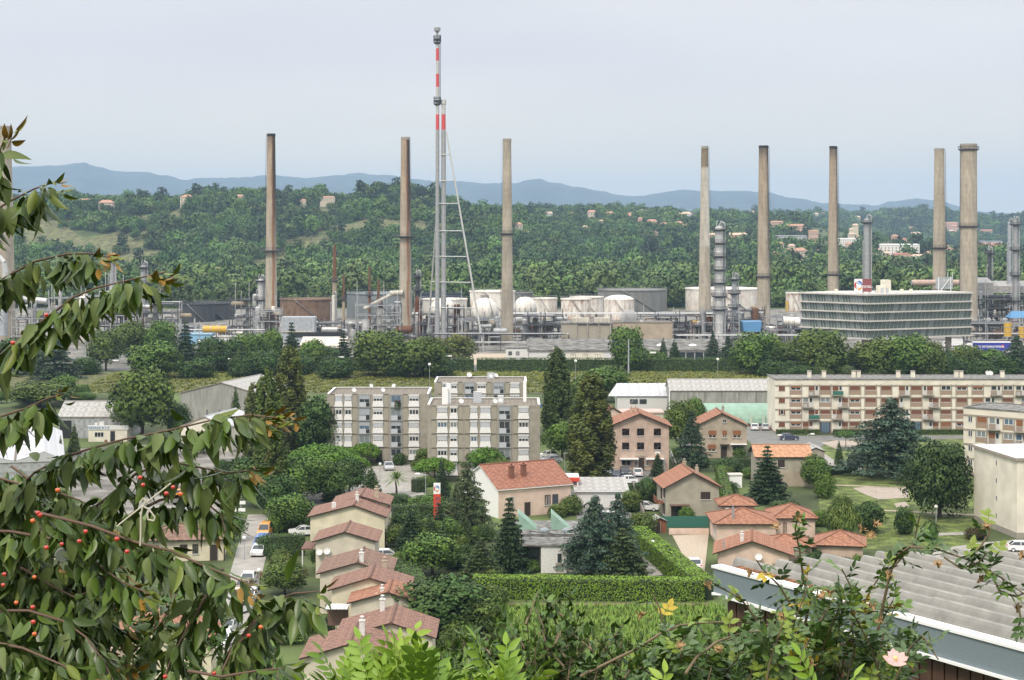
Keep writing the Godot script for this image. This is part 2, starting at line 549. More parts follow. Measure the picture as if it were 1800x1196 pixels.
func plant(kind: String, px: float, by: float, ty: float, wpx: float, label: String, tint := "leaf", group := "") -> Node3D:
	var pr: Array = P[kind]
	var d := dep(by)
	var k := d / FL
	if kind.begins_with("broad") or kind.begins_with("fir") or kind.begins_with("cedar") or kind == "spread":
		wpx *= 1.1
	var o := copy_of(pr[0], gp(px, by), rng.randf() * TAU, Vector3(wpx * k / pr[2], (by - ty) * k / pr[1], wpx * k / pr[2]), label, group)
	if tint != "leaf":
		for ch in o.get_children():
			if ch.name == "crown" or ch.name == "foliage":
				ch.material_override = M[tint]
	return o
# hedge: a clipped body of leaves along a path of ground points
func hedge(called: String, label: String, pts: Array, wid: float, hgt: float, base: Color, sz := 0.16, per := 60.0, category := "hedge") -> Node3D:
	var o := thing(called, label, category, pts[0])
	var mb := MB.new()
	mb.colored = true
	var core := MB.new()
	for i in pts.size() - 1:
		var a: Vector3 = pts[i] - pts[0]
		var b: Vector3 = pts[i + 1] - pts[0]
		var d := (b - a).normalized()
		var s := d.cross(Vector3.UP).normalized()
		var ln := (b - a).length()
		core.bar(a + Vector3.UP * hgt * 0.46, b + Vector3.UP * hgt * 0.46, wid * 0.86, hgt * 0.9)
		var girth := wid + 2.0 * hgt
		for j in int(ln * girth * per):
			var u := rng.randf() * ln
			var w := rng.randf() * girth
			var q := Vector3.ZERO
			var nn := Vector3.UP
			var bump := 0.5 + 0.5 * sin(u * 1.7 + w) * cos(u * 0.63 + 2.0)
			if w < hgt:
				q = s * wid * 0.5 + Vector3.UP * w
				nn = s
			elif w < hgt + wid:
				q = s * (wid * 0.5 - (w - hgt)) + Vector3.UP * hgt
			else:
				q = -s * wid * 0.5 + Vector3.UP * (w - hgt - wid)
				nn = -s
			var p := a + d * u + q + nn * (rng.randf_range(-0.06, 0.05) + 0.07 * bump)
			var k := rng.randf_range(0.65, 1.3) * (0.85 + 0.3 * bump)
			mb.col = Color(base.r * k, base.g * k, base.b * k)
			var n2 := (nn + rdir() * 0.7).normalized()
			leaf_quad(mb, p, n2, rdir(), sz * rng.randf_range(0.7, 1.4), 0.6, (nn * 0.5 + n2 * 0.7).normalized())
	obj("stems", core, M.darkhedge, o)
	obj("foliage", mb, M.leaf, o)
	return o

# ---------- the place ----------
func _ready() -> void:
	var cam := Camera3D.new()
	cam.name = "camera"
	cam.projection = Camera3D.PROJECTION_FRUSTUM   # a level camera whose lens is shifted down
	cam.near = 0.3
	cam.far = 20000.0
	cam.size = 1196.0 / FL * cam.near
	cam.frustum_offset = Vector2(0, -(598.0 - HOR) / FL * cam.near)
	cam.position = Vector3(0, EYE, 0)
	add_child(cam)
	var env := Environment.new()
	env.background_mode = Environment.BG_SKY
	env.sky = Sky.new()
	env.sky.sky_material = sky_air()
	env.tonemap_mode = Environment.TONE_MAPPER_LINEAR
	env.tonemap_exposure = 1.8
	env.fog_enabled = true
	env.fog_density = 0.000088
	env.volumetric_fog_enabled = true
	env.volumetric_fog_density = 0.0
	env.fog_light_color = Color(0.50, 0.72, 1.0).linear_to_srgb()
	env.sdfgi_enabled = true
	env.ssao_enabled = true
	env.ssil_enabled = true
	var we := WorldEnvironment.new()
	we.name = "environment"
	we.environment = env
	add_child(we)
	var sun := DirectionalLight3D.new()
	sun.name = "sun"
	sun.light_energy = 0.5
	sun.light_color = Color(1.0, 0.95, 0.88)
	sun.light_angular_distance = 12.0
	sun.shadow_enabled = true
	sun.rotation_degrees = Vector3(-50, -28, 0)
	add_child(sun)
	materials()
	mat("lorryblue", 0.035, 0.05, 0.32, 0.5)
	mat("signred", 0.60, 0.06, 0.03, 0.5)
	leafmat("leaf_red", 0.9, 0.45, 0.5)
	leafmat("leaf_pale", 1.35, 1.15, 1.5)
	mat("cord", 0.52, 0.48, 0.40, 0.8)
	mat("tentpale2", 0.42, 0.62, 0.78, 0.6)
	mat("roofpale", 0.66, 0.61, 0.54, 0.9, "grime", 0.05)
	mat("orangerust", 0.40, 0.14, 0.05, 0.85, "rust", 0.3)
	mat("redwhite", 0.55, 0.075, 0.08, 0.6)
	mat("bluewall", 0.22, 0.42, 0.60, 0.6)
	mat("roofpink", 0.60, 0.44, 0.38, 0.9, "grime", 0.1)
	mat("tentpale", 0.42, 0.52, 0.42, 0.7)
	land()
	grow()
	part_flats()
	part_houses()
	part_refinery()
	part_village()
	part_garden()
	forest()
func sky_air() -> PanoramaSkyMaterial:   # pale overcast air with soft cloud banks, the same all round
	var cl := FastNoiseLite.new()
	cl.seed = 12
	cl.frequency = 1.0
	cl.fractal_octaves = 4
	var w := 1024
	var h := 512
	var im := Image.create(w, h, false, Image.FORMAT_RGBF)
	for y in h:
		var el := (0.5 - (y + 0.5) / h) * PI
		var s := maxf(sin(el), 0.0)
		for x in w:
			var az := TAU * x / w
			var c := Vector3(0.57, 0.52, 0.42).lerp(Vector3(0.475, 0.470, 0.482), smoothstep(0.02, 0.11, s)).lerp(Vector3(1.06, 1.07, 1.08), smoothstep(0.12, 0.65, s))
			var k := cl.get_noise_3d(cos(az) * 2.2, s * 16.0, sin(az) * 2.2) + 0.5 * cl.get_noise_3d(cos(az) * 7.0, s * 40.0 + 50.0, sin(az) * 7.0)
			c *= 1.0 + 0.07 * k * smoothstep(-0.05, 0.08, s)
			c.z *= 1.0 - 0.03 * k
			im.set_pixel(x, y, Color(c.x, c.y, c.z))
	var m := PanoramaSkyMaterial.new()
	m.panorama = ImageTexture.create_from_image(im)
	return m

# ---------- land ----------
var bumps := FastNoiseLite.new()
func tab(a: Array, x: float) -> float:
	if x <= a[0].x:
		return a[0].y
	for i in a.size() - 1:
		if x <= a[i + 1].x:
			return lerpf(a[i].y, a[i + 1].y, smoothstep(0.0, 1.0, (x - a[i].x) / (a[i + 1].x - a[i].x)))
	return a[-1].y
var hill_a := []
var hill_b := []
var hill_c := []
func hills_setup() -> void:
	bumps.seed = 9
	bumps.frequency = 0.004
	bumps.fractal_octaves = 3
	hill_a = [Vector2(-900, 62), Vector2(-640, 68), Vector2(-533, 66), Vector2(-460, 70), Vector2(-400, 66), Vector2(-347, 77), Vector2(-280, 73), Vector2(-240, 75), Vector2(-200, 68)]
	hill_a += [Vector2(-173, 74), Vector2(-140, 80), Vector2(-113, 76), Vector2(-87, 70), Vector2(-47, 58), Vector2(0, 44), Vector2(70, 20), Vector2(160, 0)]
	hill_b = [Vector2(-600, 40), Vector2(-50, 58), Vector2(60, 65), Vector2(180, 61), Vector2(270, 56), Vector2(370, 53), Vector2(450, 48), Vector2(560, 22), Vector2(700, 0)]
	hill_c = [Vector2(0, 60), Vector2(630, 64), Vector2(850, 64), Vector2(1000, 68), Vector2(1110, 60), Vector2(1260, 50), Vector2(1600, 44)]
func height(x: float, z: float) -> float:
	var d := -z
	if d < 155.0:
		return maxf(0.0, 44.3 - 0.31 * d) if d > 0 else 44.3 - 0.2 * d
	if d < 1300.0:
		return 0.0
	var n := bumps.get_noise_2d(x, z)
	var a := tab(hill_a, x) * smoothstep(1370, 2000, d + 60 * n) * (1.0 - 0.5 * smoothstep(2050, 2700, d))
	var b := tab(hill_b, x) * smoothstep(1420, 2700, d + 80 * n) * (1.0 - 0.4 * smoothstep(2800, 3600, d))
	var c := tab(hill_c, x) * smoothstep(3150, 4200, d + 120 * n)
	return maxf(maxf(a, b), c) * (1.0 + 0.06 * n)
func hit(px: float, py: float, lift := 0.0) -> Vector3:   # where a sight line meets the far ground
	var d := 1100.0
	while d < 6000.0:
		var p := wp(px, py, d)
		if p.y <= height(p.x, p.z) + lift * smoothstep(1300.0, 1500.0, d):
			return p
		d += 6.0
	return wp(px, py, 4000.0)
func grid(xs: Array, zs: Array, mt: Material, called: String) -> void:
	var mb := MB.new()
	for z in zs:
		for x in xs:
			var h := height(x, z)
			var e := 4.0 if z > -200 else 15.0
			var nn := Vector3(height(x - e, z) - height(x + e, z), 2.0 * e, height(x, z - e) - height(x, z + e)).normalized()
			mb.vert(Vector3(x, h, z), nn)
	var w := xs.size()
	for j in zs.size() - 1:
		for i in w - 1:
			var q := j * w + i
			mb.face(q, q + 1, q + w)
			mb.face(q + 1, q + w + 1, q + w)
	struct(called, mb, mt)
func steps(a: float, b: float, s: float) -> Array:
	var out := []
	var x := a
	while x < b:
		out.append(x)
		x += s
	out.append(b)
	return out
func sheet(called: String, pts: Array, lift: float, mt: Material) -> void:   # a flat polygon on the ground
	var pv := PackedVector2Array()
	for p in pts:
		pv.append(Vector2(p.x, p.z))
	var mb := MB.new()
	for p in pv:
		mb.vert(Vector3(p.x, lift, p.y), Vector3.UP)
	var t := Geometry2D.triangulate_polygon(pv)
	for i in range(0, t.size(), 3):
		var a := pv[t[i]]
		var b := pv[t[i + 1]]
		var c := pv[t[i + 2]]
		if (b - a).cross(c - a) < 0:
			mb.face(t[i], t[i + 1], t[i + 2])
		else:
			mb.face(t[i], t[i + 2], t[i + 1])
	struct(called, mb, mt)
func land() -> void:
	hills_setup()
	mat("darkhedge", 0.022, 0.034, 0.012, 1.0)
	var zs := steps(-16000, -6000, 2000) + steps(-5500, -1300, 60) + steps(-1200, -200, 200) + steps(-160, -120, 4) + steps(-110, 60, 10)
	var rev := []
	for z in zs:
		rev.append(z)
	rev.reverse()
	var xs := steps(-6000, -1600, 800) + steps(-1400, 1400, 50) + steps(1600, 6000, 800)
	xs += []
	grid(xs, rev, M.hill, "ground")
	# refinery ground, from the motorway to the tanks
	sheet("refinery_yard", [Vector3(-420, 0, -566), Vector3(420, 0, -566), Vector3(800, 0, -960), Vector3(-800, 0, -960)], 0.03, M.yard)
	sheet("works_road", [Vector3(-420, 0, -595), Vector3(420, 0, -595), Vector3(420, 0, -603), Vector3(-420, 0, -603)], 0.05, M.asphalt)
	sheet("motorway", [Vector3(-400, 0, -548), Vector3(400, 0, -548), Vector3(400, 0, -564), Vector3(-400, 0, -564)], 0.03, M.asphalt)
	# mountains on the horizon
	var sk := [Vector2(-200, 306), Vector2(0, 300), Vector2(22, 295), Vector2(95, 292), Vector2(145, 287), Vector2(172, 294), Vector2(205, 302), Vector2(250, 304), Vector2(290, 309), Vector2(325, 318), Vector2(348, 314)]
	sk += [Vector2(420, 313), Vector2(475, 309), Vector2(540, 314), Vector2(580, 310), Vector2(625, 306), Vector2(680, 309), Vector2(735, 317), Vector2(770, 321), Vector2(805, 319), Vector2(850, 323)]
	sk += [Vector2(905, 323), Vector2(922, 318), Vector2(948, 316), Vector2(975, 322), Vector2(1010, 329), Vector2(1060, 337), Vector2(1088, 344), Vector2(1125, 346), Vector2(1160, 340), Vector2(1200, 335)]
	sk += [Vector2(1235, 336), Vector2(1300, 336), Vector2(1350, 339), Vector2(1392, 348), Vector2(1450, 357), Vector2(1500, 360), Vector2(1538, 361), Vector2(1570, 355), Vector2(1612, 350), Vector2(1650, 353), Vector2(1690, 364), Vector2(1720, 373), Vector2(1800, 377), Vector2(2000, 382)]
	var fine := FastNoiseLite.new()
	fine.seed = 5
	fine.frequency = 0.0011
	fine.fractal_octaves = 6
	var mb := MB.new()
	var k := 16
	var cols := 420
	var hh := PackedFloat32Array()
	for i in cols:
		var px := lerpf(-200, 2000, float(i) / (cols - 1))
		for j in k:
			var f := float(j) / (k - 1)
			var d := lerpf(9000, 12400, f)
			var top := EYE + (HOR - tab(sk, px)) * 12000.0 / FL
			var x := (px - 900) * d / FL
			var ridge := pow(sin(minf(f / 0.88, 1.0) * PI * 0.5), 1.3) if f < 0.88 else 1.0 - (f - 0.88) * 3.0
			var n := fine.get_noise_2d(x, d)
			hh.append(maxf(0, top * ridge * (1.0 + 0.55 * n * (1.0 - ridge)) + 10.0 * fine.get_noise_2d(x * 9.0, d * 9.0) * ridge))
	for i in cols:
		for j in k:
			var px := lerpf(-200, 2000, float(i) / (cols - 1))
			var d := lerpf(9000, 12400, float(j) / (k - 1))
			var i0 := maxi(i - 1, 0)
			var i1 := mini(i + 1, cols - 1)
			var j0 := maxi(j - 1, 0)
			var j1 := mini(j + 1, k - 1)
			var dx := 2200.0 / (cols - 1) * d / FL * (i1 - i0)
			var dz := 3400.0 / (k - 1) * (j1 - j0)
			var nn := Vector3(-(hh[i1 * k + j] - hh[i0 * k + j]) / dx, 1, (hh[i * k + j1] - hh[i * k + j0]) / dz).normalized()
			mb.vert(Vector3((px - 900) * d / FL, hh[i * k + j], -d), nn)
	for i in cols - 1:
		for j in k - 1:
			var q := i * k + j
			mb.face(q, q + k, q + 1)
			mb.face(q + k, q + k + 1, q + 1)
	struct("mountains", mb, M.mountain)
# ---------- woods on the far hills ----------
var meadows := []
var clearings := []
func blocked(x: float, z: float) -> bool:
	for m in meadows:
		var q := Vector2((x - m[0].x) / m[1], (z - m[0].z) / m[2])
		if q.length() < 1.0 + 0.25 * bumps.get_noise_2d(x * 6.0, z * 6.0):
			return true
	for c in clearings:
		if absf(x - c.x) < c.w * 0.5 and z - c.z > -6.0 and z - c.z < 60.0:
			return true
	return false
func meadow(px: float, py: float, rx: float, rz: float) -> void:
	meadows.append([hit(px, py), rx * 1.1, rz * 1.6])
func forest() -> void:
	rng.seed = 501
	for m in [[525, 387, 20, 36], [640, 400, 34, 30], [745, 399, 26, 24], [590, 372, 18, 20], [440, 371, 16, 26], [545, 440, 20, 40], [480, 470, 16, 40], [350, 418, 10, 18], [270, 386, 20, 20]]:
		meadow(m[0], m[1], m[2], m[3])
	for m in [[130, 440, 60, 45], [230, 462, 40, 36], [70, 425, 50, 22], [200, 445, 30, 14], [225, 365, 14, 20], [310, 395, 16, 16], [30, 410, 40, 30]]:
		meadow(m[0], m[1], m[2], m[3])
	var mesh := []
	var bases := [Color(0.062, 0.118, 0.030), Color(0.046, 0.092, 0.030), Color(0.085, 0.130, 0.046), Color(0.068, 0.108, 0.038), Color(0.036, 0.062, 0.034)]
	for v in 5:
		mesh.append(crown(round_lobes(11, 11, 0.02, 18, 0.44), 420, 1.15, 0.75, bases[v], 0.16, 0.0, 0.6).mesh() if v < 4 else crown(round_lobes(14, 8, 0.05, 14, 0.36), 260, 1.3, 0.6, bases[v], 0.2, 0.2, 0.6).mesh())
	var at := [[], [], [], [], []]
	# zone: nearest and farthest distance, left and right picture column, trees, size
	for zn in [[975, 1420, -60, 1860, 6200, 1.0], [1400, 2080, -60, 1420, 9500, 1.0], [2060, 2850, 640, 1420, 5200, 1.0], [1380, 1850, 1250, 1860, 3300, 1.05], [1850, 3250, 1330, 1860, 1700, 0.5], [3200, 4450, 1050, 1900, 7500, 1.35], [2050, 2300, -60, 800, 1800, 1.0]]:
		for i in zn[4]:
			var d := sqrt(lerpf(zn[0] * zn[0], zn[1] * zn[1], rng.randf()))
			var px := rng.randf_range(zn[2], zn[3])
			var x := (px - 900) * d / FL
			if blocked(x, -d) and rng.randf() > 0.05:
				continue
			var s: float = rng.randf_range(0.55, 1.1) * (1.12 + 0.8 * float(rng.randf() < 0.16)) * zn[5]
			var sort := bumps.get_noise_2d(x * 2.0 + 900, d * 2.0) + rng.randf_range(-0.25, 0.25)
			var v := 0 if sort < -0.12 else 1 if sort < 0.12 else 3 if sort < 0.3 else 4
			if d < 1420:
				v = 2 if rng.randf() < 0.6 else 3
			elif rng.randf() < 0.1:
				v = 2
			var b := Basis(Vector3.UP, rng.randf() * TAU).scaled(Vector3(s, s * rng.randf_range(0.8, 1.25), s))
			at[v].append(Transform3D(b, Vector3(x, height(x, -d) - 0.8, -d)))
	var wood := Node3D.new()
	wood.name = "far_woods"
	wood.set_meta("kind", "stuff")
	wood.set_meta("label", "dense green woods covering the far hillsides behind the refinery")
	add_child(wood)
	for v in 5:
		var mm := MultiMesh.new()
		mm.transform_format = MultiMesh.TRANSFORM_3D
		mm.use_colors = true
		mm.mesh = mesh[v]
		mm.instance_count = at[v].size()
		for i in at[v].size():
			mm.set_instance_transform(i, at[v][i])
			var k := rng.randf_range(0.64, 0.98) * (1.0 + 0.6 * bumps.get_noise_2d(at[v][i].origin.x * 3.0, at[v][i].origin.z * 2.0))
			mm.set_instance_color(i, Color(k * rng.randf_range(0.9, 1.15), k, k * rng.randf_range(0.85, 1.1)))
		var o := MultiMeshInstance3D.new()
		o.name = "canopy"
		o.multimesh = mm
		o.material_override = M.leaf
		o.set_meta("kind", "stuff")
		wood.add_child(o, true)
	# dry meadows between the woods: turf a little above the hill
	for m in meadows:
		var mb := MB.new()
		var n := 7
		for j in n:
			for i in n:
				var x: float = m[0].x + m[1] * 1.3 * (2.0 * i / (n - 1) - 1)
				var z: float = m[0].z + m[2] * 1.3 * (2.0 * j / (n - 1) - 1)
				var edge := Vector2(2.0 * i / (n - 1) - 1, 2.0 * j / (n - 1) - 1).length()
				mb.vert(Vector3(x, height(x, z) + 1.1 - 2.2 * maxf(0.0, edge - 0.75), z), Vector3(0, 1, 0.25).normalized())
		for j in n - 1:
			for i in n - 1:
				var q := j * n + i
				mb.face(q, q + n, q + 1)
				mb.face(q + 1, q + n, q + n + 1)
		struct("meadow", mb, M.meadow)

# ---------- blocks of flats ----------
func window(parent: Node3D, x0: float, x1: float, y0: float, y1: float, z: float, panes: int, frame: Material, glass: Material, fr := 0.07, called := "window") -> MeshInstance3D:
	var mb := MB.new()
	mb.box(x0, x1, y1 - fr, y1, z - 0.1, z + 0.03)
	mb.box(x0, x1, y0, y0 + fr, z - 0.1, z + 0.03)
	var w := (x1 - x0 - fr) / panes
	for i in panes + 1:
		mb.box(x0 + w * i, x0 + w * i + fr, y0 + fr, y1 - fr, z - 0.1, z + 0.03)
	var o := obj(called, mb, frame, parent)
	for i in panes:
		pbox("pane", o, glass, x0 + w * i + fr, x0 + w * (i + 1), y0 + fr, y1 - fr, z - 0.07, z - 0.03)
	return o
func pick_glass() -> Material:
	var r := rng.randf()
	return M.glass if r < 0.6 else M.glass_pale if r < 0.85 else M.glass_blue
# white bay of the concrete flats: box of the blind, blind or window, flared white breast
func white_bay(root: Node3D, x0: float, x1: float, y0: float, h: float, state: String) -> void:
	var n := 2 if x1 - x0 < 1.75 else 3
	var mb := MB.new()
	var yb := y0 + 0.18
	var ym := y0 + h * 0.46
	var yt := y0 + h * 0.97
	mb.hexa([Vector3(x0 - 0.06, yb, 0.34), Vector3(x1 + 0.06, yb, 0.34), Vector3(x1 + 0.06, yb, 0.003), Vector3(x0 - 0.06, yb, 0.003), Vector3(x0 + 0.1, ym, 0.16), Vector3(x1 - 0.1, ym, 0.16), Vector3(x1 - 0.1, ym, 0.003), Vector3(x0 + 0.1, ym, 0.003)])
	obj("window_breast", mb, M.white, root)
	pbox("blind_box", root, M.white, x0 + 0.02, x1 - 0.02, yt - 0.34, yt, 0.003, 0.17)
	var a := x0 + 0.12
	var b := x1 - 0.12
	if state == "W":
		window(root, a, b, ym, yt - 0.34, 0.1, n, M.white, pick_glass(), 0.11)
	elif state == "C":
		pbox("blind", root, M.bluewhite, a, b, ym + 0.005, yt - 0.345, 0.003, 0.12)
	else:
		var cut := ym + (0.30 if state == "h" else 0.62)
		window(root, a, b, ym, cut, 0.09, n, M.white, M.glass, 0.09)
		pbox("blind", root, M.bluewhite, a, b, cut + 0.004, yt - 0.345, 0.003, 0.13)
func loggia(root: Node3D, x0: float, x1: float, y0: float, h: float, state: String) -> void:
	var mb := MB.new()
	mb.box(x0, x1, y0 + h - 0.22, y0 + h, 0.003, 0.14)
	mb.box(x0, x0 + 0.16, y0 + 0.16, y0 + h - 0.22, 0.003, 0.14)
	mb.box(x1 - 0.16, x1, y0 + 0.16, y0 + h - 0.22, 0.003, 0.14)
	mb.box(x0, x1, y0, y0 + 0.16, 0.003, 0.3)
	var o := obj("loggia", mb, M.galvpaint, root)
	var a := x0 + 0.18
	var b := x1 - 0.18
	pbox("recess", o, M.black, a, b, y0 + 0.16, y0 + h - 0.22, 0.003, 0.02)
	var split := lerpf(a, b, 0.66)
	if state != "C":
		window(o, a, b, y0 + 0.9, y0 + h - 0.3, 0.06, 2, M.aluminium, pick_glass(), 0.05)
	pbox("balcony_panel", o, M.bluewhite, a, split, y0 + 0.17, y0 + 1.05, 0.08, 0.13)
	var rl := MB.new()
	for i in 6:
		var x := lerpf(split + 0.06, b - 0.03, i / 5.0)
		rl.box(x - 0.015, x + 0.015, y0 + 0.17, y0 + 1.05, 0.09, 0.12)
	rl.box(split, b, y0 + 1.0, y0 + 1.05, 0.085, 0.125)
	obj("railing", rl, M.steel_dark, o)
	if state == "h":
		pbox("blind", o, M.blind, a, b, y0 + h * 0.62, y0 + h - 0.23, 0.07, 0.11)
	elif state == "C":
		pbox("blind", o, M.blind, a, b, y0 + 1.15, y0 + h - 0.23, 0.07, 0.11)
	elif state == "f":
		var fl := MB.new()
		fl.colored = true
		for i in 260:
			var p := Vector3(lerpf(a, b, 0.35 + 0.6 * rng.randf()), y0 + rng.randf_range(-0.3, 1.5), 0.2 + rng.randf_range(-0.05, 0.25))
			fl.col = Color(0.5, 0.05, 0.05) if rng.randf() < 0.15 else Color(0.05, 0.10, 0.03) * rng.randf_range(0.7, 1.3)
			leaf_quad(fl, p, rdir(), rdir(), 0.22, 0.6, Vector3(0, 0.4, 0.9).normalized())
		obj("flower_box", fl, M.leaf, o)
func concrete_strip(root: Node3D, x0: float, x1: float, y0: float, h: float) -> void:
	pbox("wall_panel", root, M.concrete_panel, x0, x1, y0 + 0.1, y0 + h - 0.09, 0.003, 0.07)
	pbox("drip_ledge", root, M.concrete_dark, x0 - 0.05, x1 + 0.05, y0 + h - 0.085, y0 + h + 0.03, 0.003, 0.14)
func dish(root: Node3D, p: Vector3, r: float, yaw: float) -> void:
	var mb := MB.new()
	mb.lathe(Vector3.ZERO, [Vector2(0.01, 0.0), Vector2(r * 0.6, r * 0.08), Vector2(r, r * 0.25), Vector2(r * 0.97, r * 0.28), Vector2(r * 0.55, r * 0.12), Vector2(0.01, 0.05)], 14)
	var o := obj("satellite_dish", mb, M.white, root)
	o.position = p + Vector3(0, 0.9, 0)
	o.rotation = Vector3(PI * 0.5 - 0.5, yaw, 0)
	var s := MB.new()
	s.cyl(p, p + Vector3(0, 0.9, -0.05), 0.04, 0.04, 6)
	obj("dish_mast", s, M.steel, root)
func flats(label: String, at: Vector3, w: float, h: float, deep: float, pitch: float, cols: Array, floors: Array, base_y: float) -> Node3D:
	var t := thing("concrete_apartment_block", label, "apartment block", at, 0.0, "grey concrete flats with white window bays")
	var mb := MB.new()
	mb.box(0, w, -0.5, h - 0.5, -deep, 0)
	obj("wall", mb, M.concrete, t)
	pbox("plinth", t, M.concrete_dark, 0.02, w - 0.02, -0.5, 0.5, 0.0, 0.03)
	mb = MB.new()   # parapet
	mb.box(0, w, h - 0.5, h, -0.3, 0.02)
	mb.box(0, w, h - 0.5, h, -deep, -deep + 0.3)
	mb.box(0, 0.3, h - 0.5, h, -deep + 0.3, -0.3)
	mb.box(w - 0.3, w, h - 0.5, h, -deep + 0.3, -0.3)
	obj("parapet", mb, M.concrete, t)
	mb = MB.new()   # metal flashing on back and sides
	mb.box(-0.04, w + 0.04, h + 0.003, h + 0.07, -deep - 0.04, -deep + 0.4)
	mb.box(-0.04, 0.4, h + 0.003, h + 0.07, -deep * 0.97 + 0.4, -0.9)
	mb.box(w - 0.4, w + 0.04, h + 0.003, h + 0.07, -deep * 0.97 + 0.4, -0.9)
	obj("flashing", mb, M.flashing, t)
	pbox("roof", t, M.roofgravel, 0.3, w - 0.3, h - 0.5, h - 0.3, -deep + 0.3, -0.3)
	for f in floors.size():
		var y := base_y + pitch * (floors.size() - 1 - f)
		var row: String = floors[f]
		for i in cols.size():
			var c: Array = cols[i]
			var st := row.substr(i, 1)
			if c[0] == "c":
				concrete_strip(t, c[1], c[2], y, pitch)
			elif st == "-":
				continue
			elif st == "D":
				pbox("entrance_door", t, M.black, c[1] + 0.6, c[2] - 0.2, 0.05, 2.4, 0.003, 0.05)
			elif c[0] == "w":
				white_bay(t, c[1], c[2], y, pitch, st)
			else:
				loggia(t, c[1], c[2], y, pitch, st)
	return t
func px_cols(a: Array, x0: float, k: float) -> Array:
	var out := []
	for c in a:
		out.append([c[0], (c[1] - x0) * k, (c[2] - x0) * k])
	return out
func part_flats() -> void:
	rng.seed = 31
	mat("galvpaint", 0.36, 0.37, 0.36, 0.7, "fine", 0.2)
	var k := 333.7 / FL
	var z := 1.0 / 7.036
	var cols := px_cols([["c", 140 * z, 195 * z], ["w", 200 * z, 297 * z], ["w", 317 * z, 412 * z], ["c", 422 * z, 475 * z], ["l", 492 * z, 640 * z], ["w", 668 * z, 800 * z], ["c", 805 * z, 862 * z], ["l", 885 * z, 1030 * z], ["c", 1052 * z, 1106 * z], ["w", 1112 * z, 1245 * z]], 103 * z, k)
	var t := flats("grey concrete block of flats left of the taller pair, with flowers on its top balcony", Vector3((574.6 - 900) * k, 0, -333.7), 178.7 * k, 13.4, 14.0, 2.61, cols, [".Ch.hn.f.n", ".WW.CH.w.W", ".hh.hh.h.h", ".CC.wh.w.W", ".--.-D.w.W"], 0.35)
	for p in [[5.0, -3.0, 0.45, 0.4], [7.6, -12.4, 0.4, 0.5], [10.7, -3.0, 0.45, 0.5], [12.2, -12.5, 0.4, -0.2]]:
		dish(t, Vector3(p[0], 13.0, p[1]), p[2], p[3])
	var k2 := 314.6 / FL
	cols = px_cols([["c", 132 * z, 186 * z], ["w", 195 * z, 330 * z], ["w", 352 * z, 455 * z], ["c", 468 * z, 518 * z], ["c", 544 * z, 594 * z], ["w", 605 * z, 702 * z], ["w", 728 * z, 862 * z], ["c", 878 * z, 930 * z], ["l", 955 * z, 1112 * z], ["c", 1142 * z, 1195 * z], ["w", 1200 * z, 1336 * z]], 80 * z, k2)
	t = flats("nearest grey concrete block of flats with white plant boxes on its roof", Vector3((751.4 - 900) * k2, 0, -314.6), 198 * k2, 13.25, 13.0, 2.61, cols, [".hW..hC.h.h", ".WW..CC.w.W", ".hn..WC.w.n", ".Wn..hC.w.h", ".WC..WC.C.C"], 0.1)
	var mb := MB.new()
	mb.box(2.5, 3.6, 12.9, 16.0, -5.2, -4.2)
	mb.box(3.3, 4.1, 12.9, 16.7, -5.8, -5.0)
	obj("white_vent_shaft", mb, M.flashing, t)
	pbox("white_vent_shaft", t, M.flashing, 17.7, 18.3, 12.9, 16.9, -9.2, -8.6)
	pbox("plant_box", t, M.bluewhite, 8.3, 9.8, 12.9, 15.0, -8.0, -6.8)
	pbox("air_conditioner", t, M.aluminium, 12.9, 14.0, 12.9, 14.5, -6.0, -5.0)
	for p in [[6.1, -2.5, 0.5, 0.4], [12.4, -2.6, 0.5, 0.5], [13.4, -4.0, 0.4, 0.2]]:
		dish(t, Vector3(p[0], 12.8, p[1]), p[2], p[3])
	var k3 := 364.0 / FL
	cols = px_cols([["c", 205 * z, 250 * z], ["w", 262 * z, 345 * z], ["w", 370 * z, 452 * z], ["c", 465 * z, 512 * z], ["l", 535 * z, 668 * z], ["w", 690 * z, 808 * z], ["c", 820 * z, 870 * z], ["l", 890 * z, 1030 * z], ["c", 1045 * z, 1095 * z], ["w", 1100 * z, 1220 * z]], 160 * z, k3)
	t = flats("grey concrete block of flats rising behind the nearest block", Vector3((762.7 - 900) * k3, 0, -364.0), 163 * k3, 12.9, 14.0, 2.61, cols, [".Wn.hn.h.h", ".WW.wC.w.W", ".Ch.ww.w.W", ".WW.hw.w.W", ".WW.ww.w.W"], 0.0)
	for p in [[7.2, -13.2, 0.6, 0.3], [12.0, -10.5, 0.45, 0.3], [13.1, -12.0, 0.5, 0.6]]:
		dish(t, Vector3(p[0], 12.5, p[1]), p[2], p[3])
	pbox("air_conditioner", t, M.bluewhite, 11.2, 12.8, 12.6, 13.9, -13.2, -12.2)
	cream_flats()
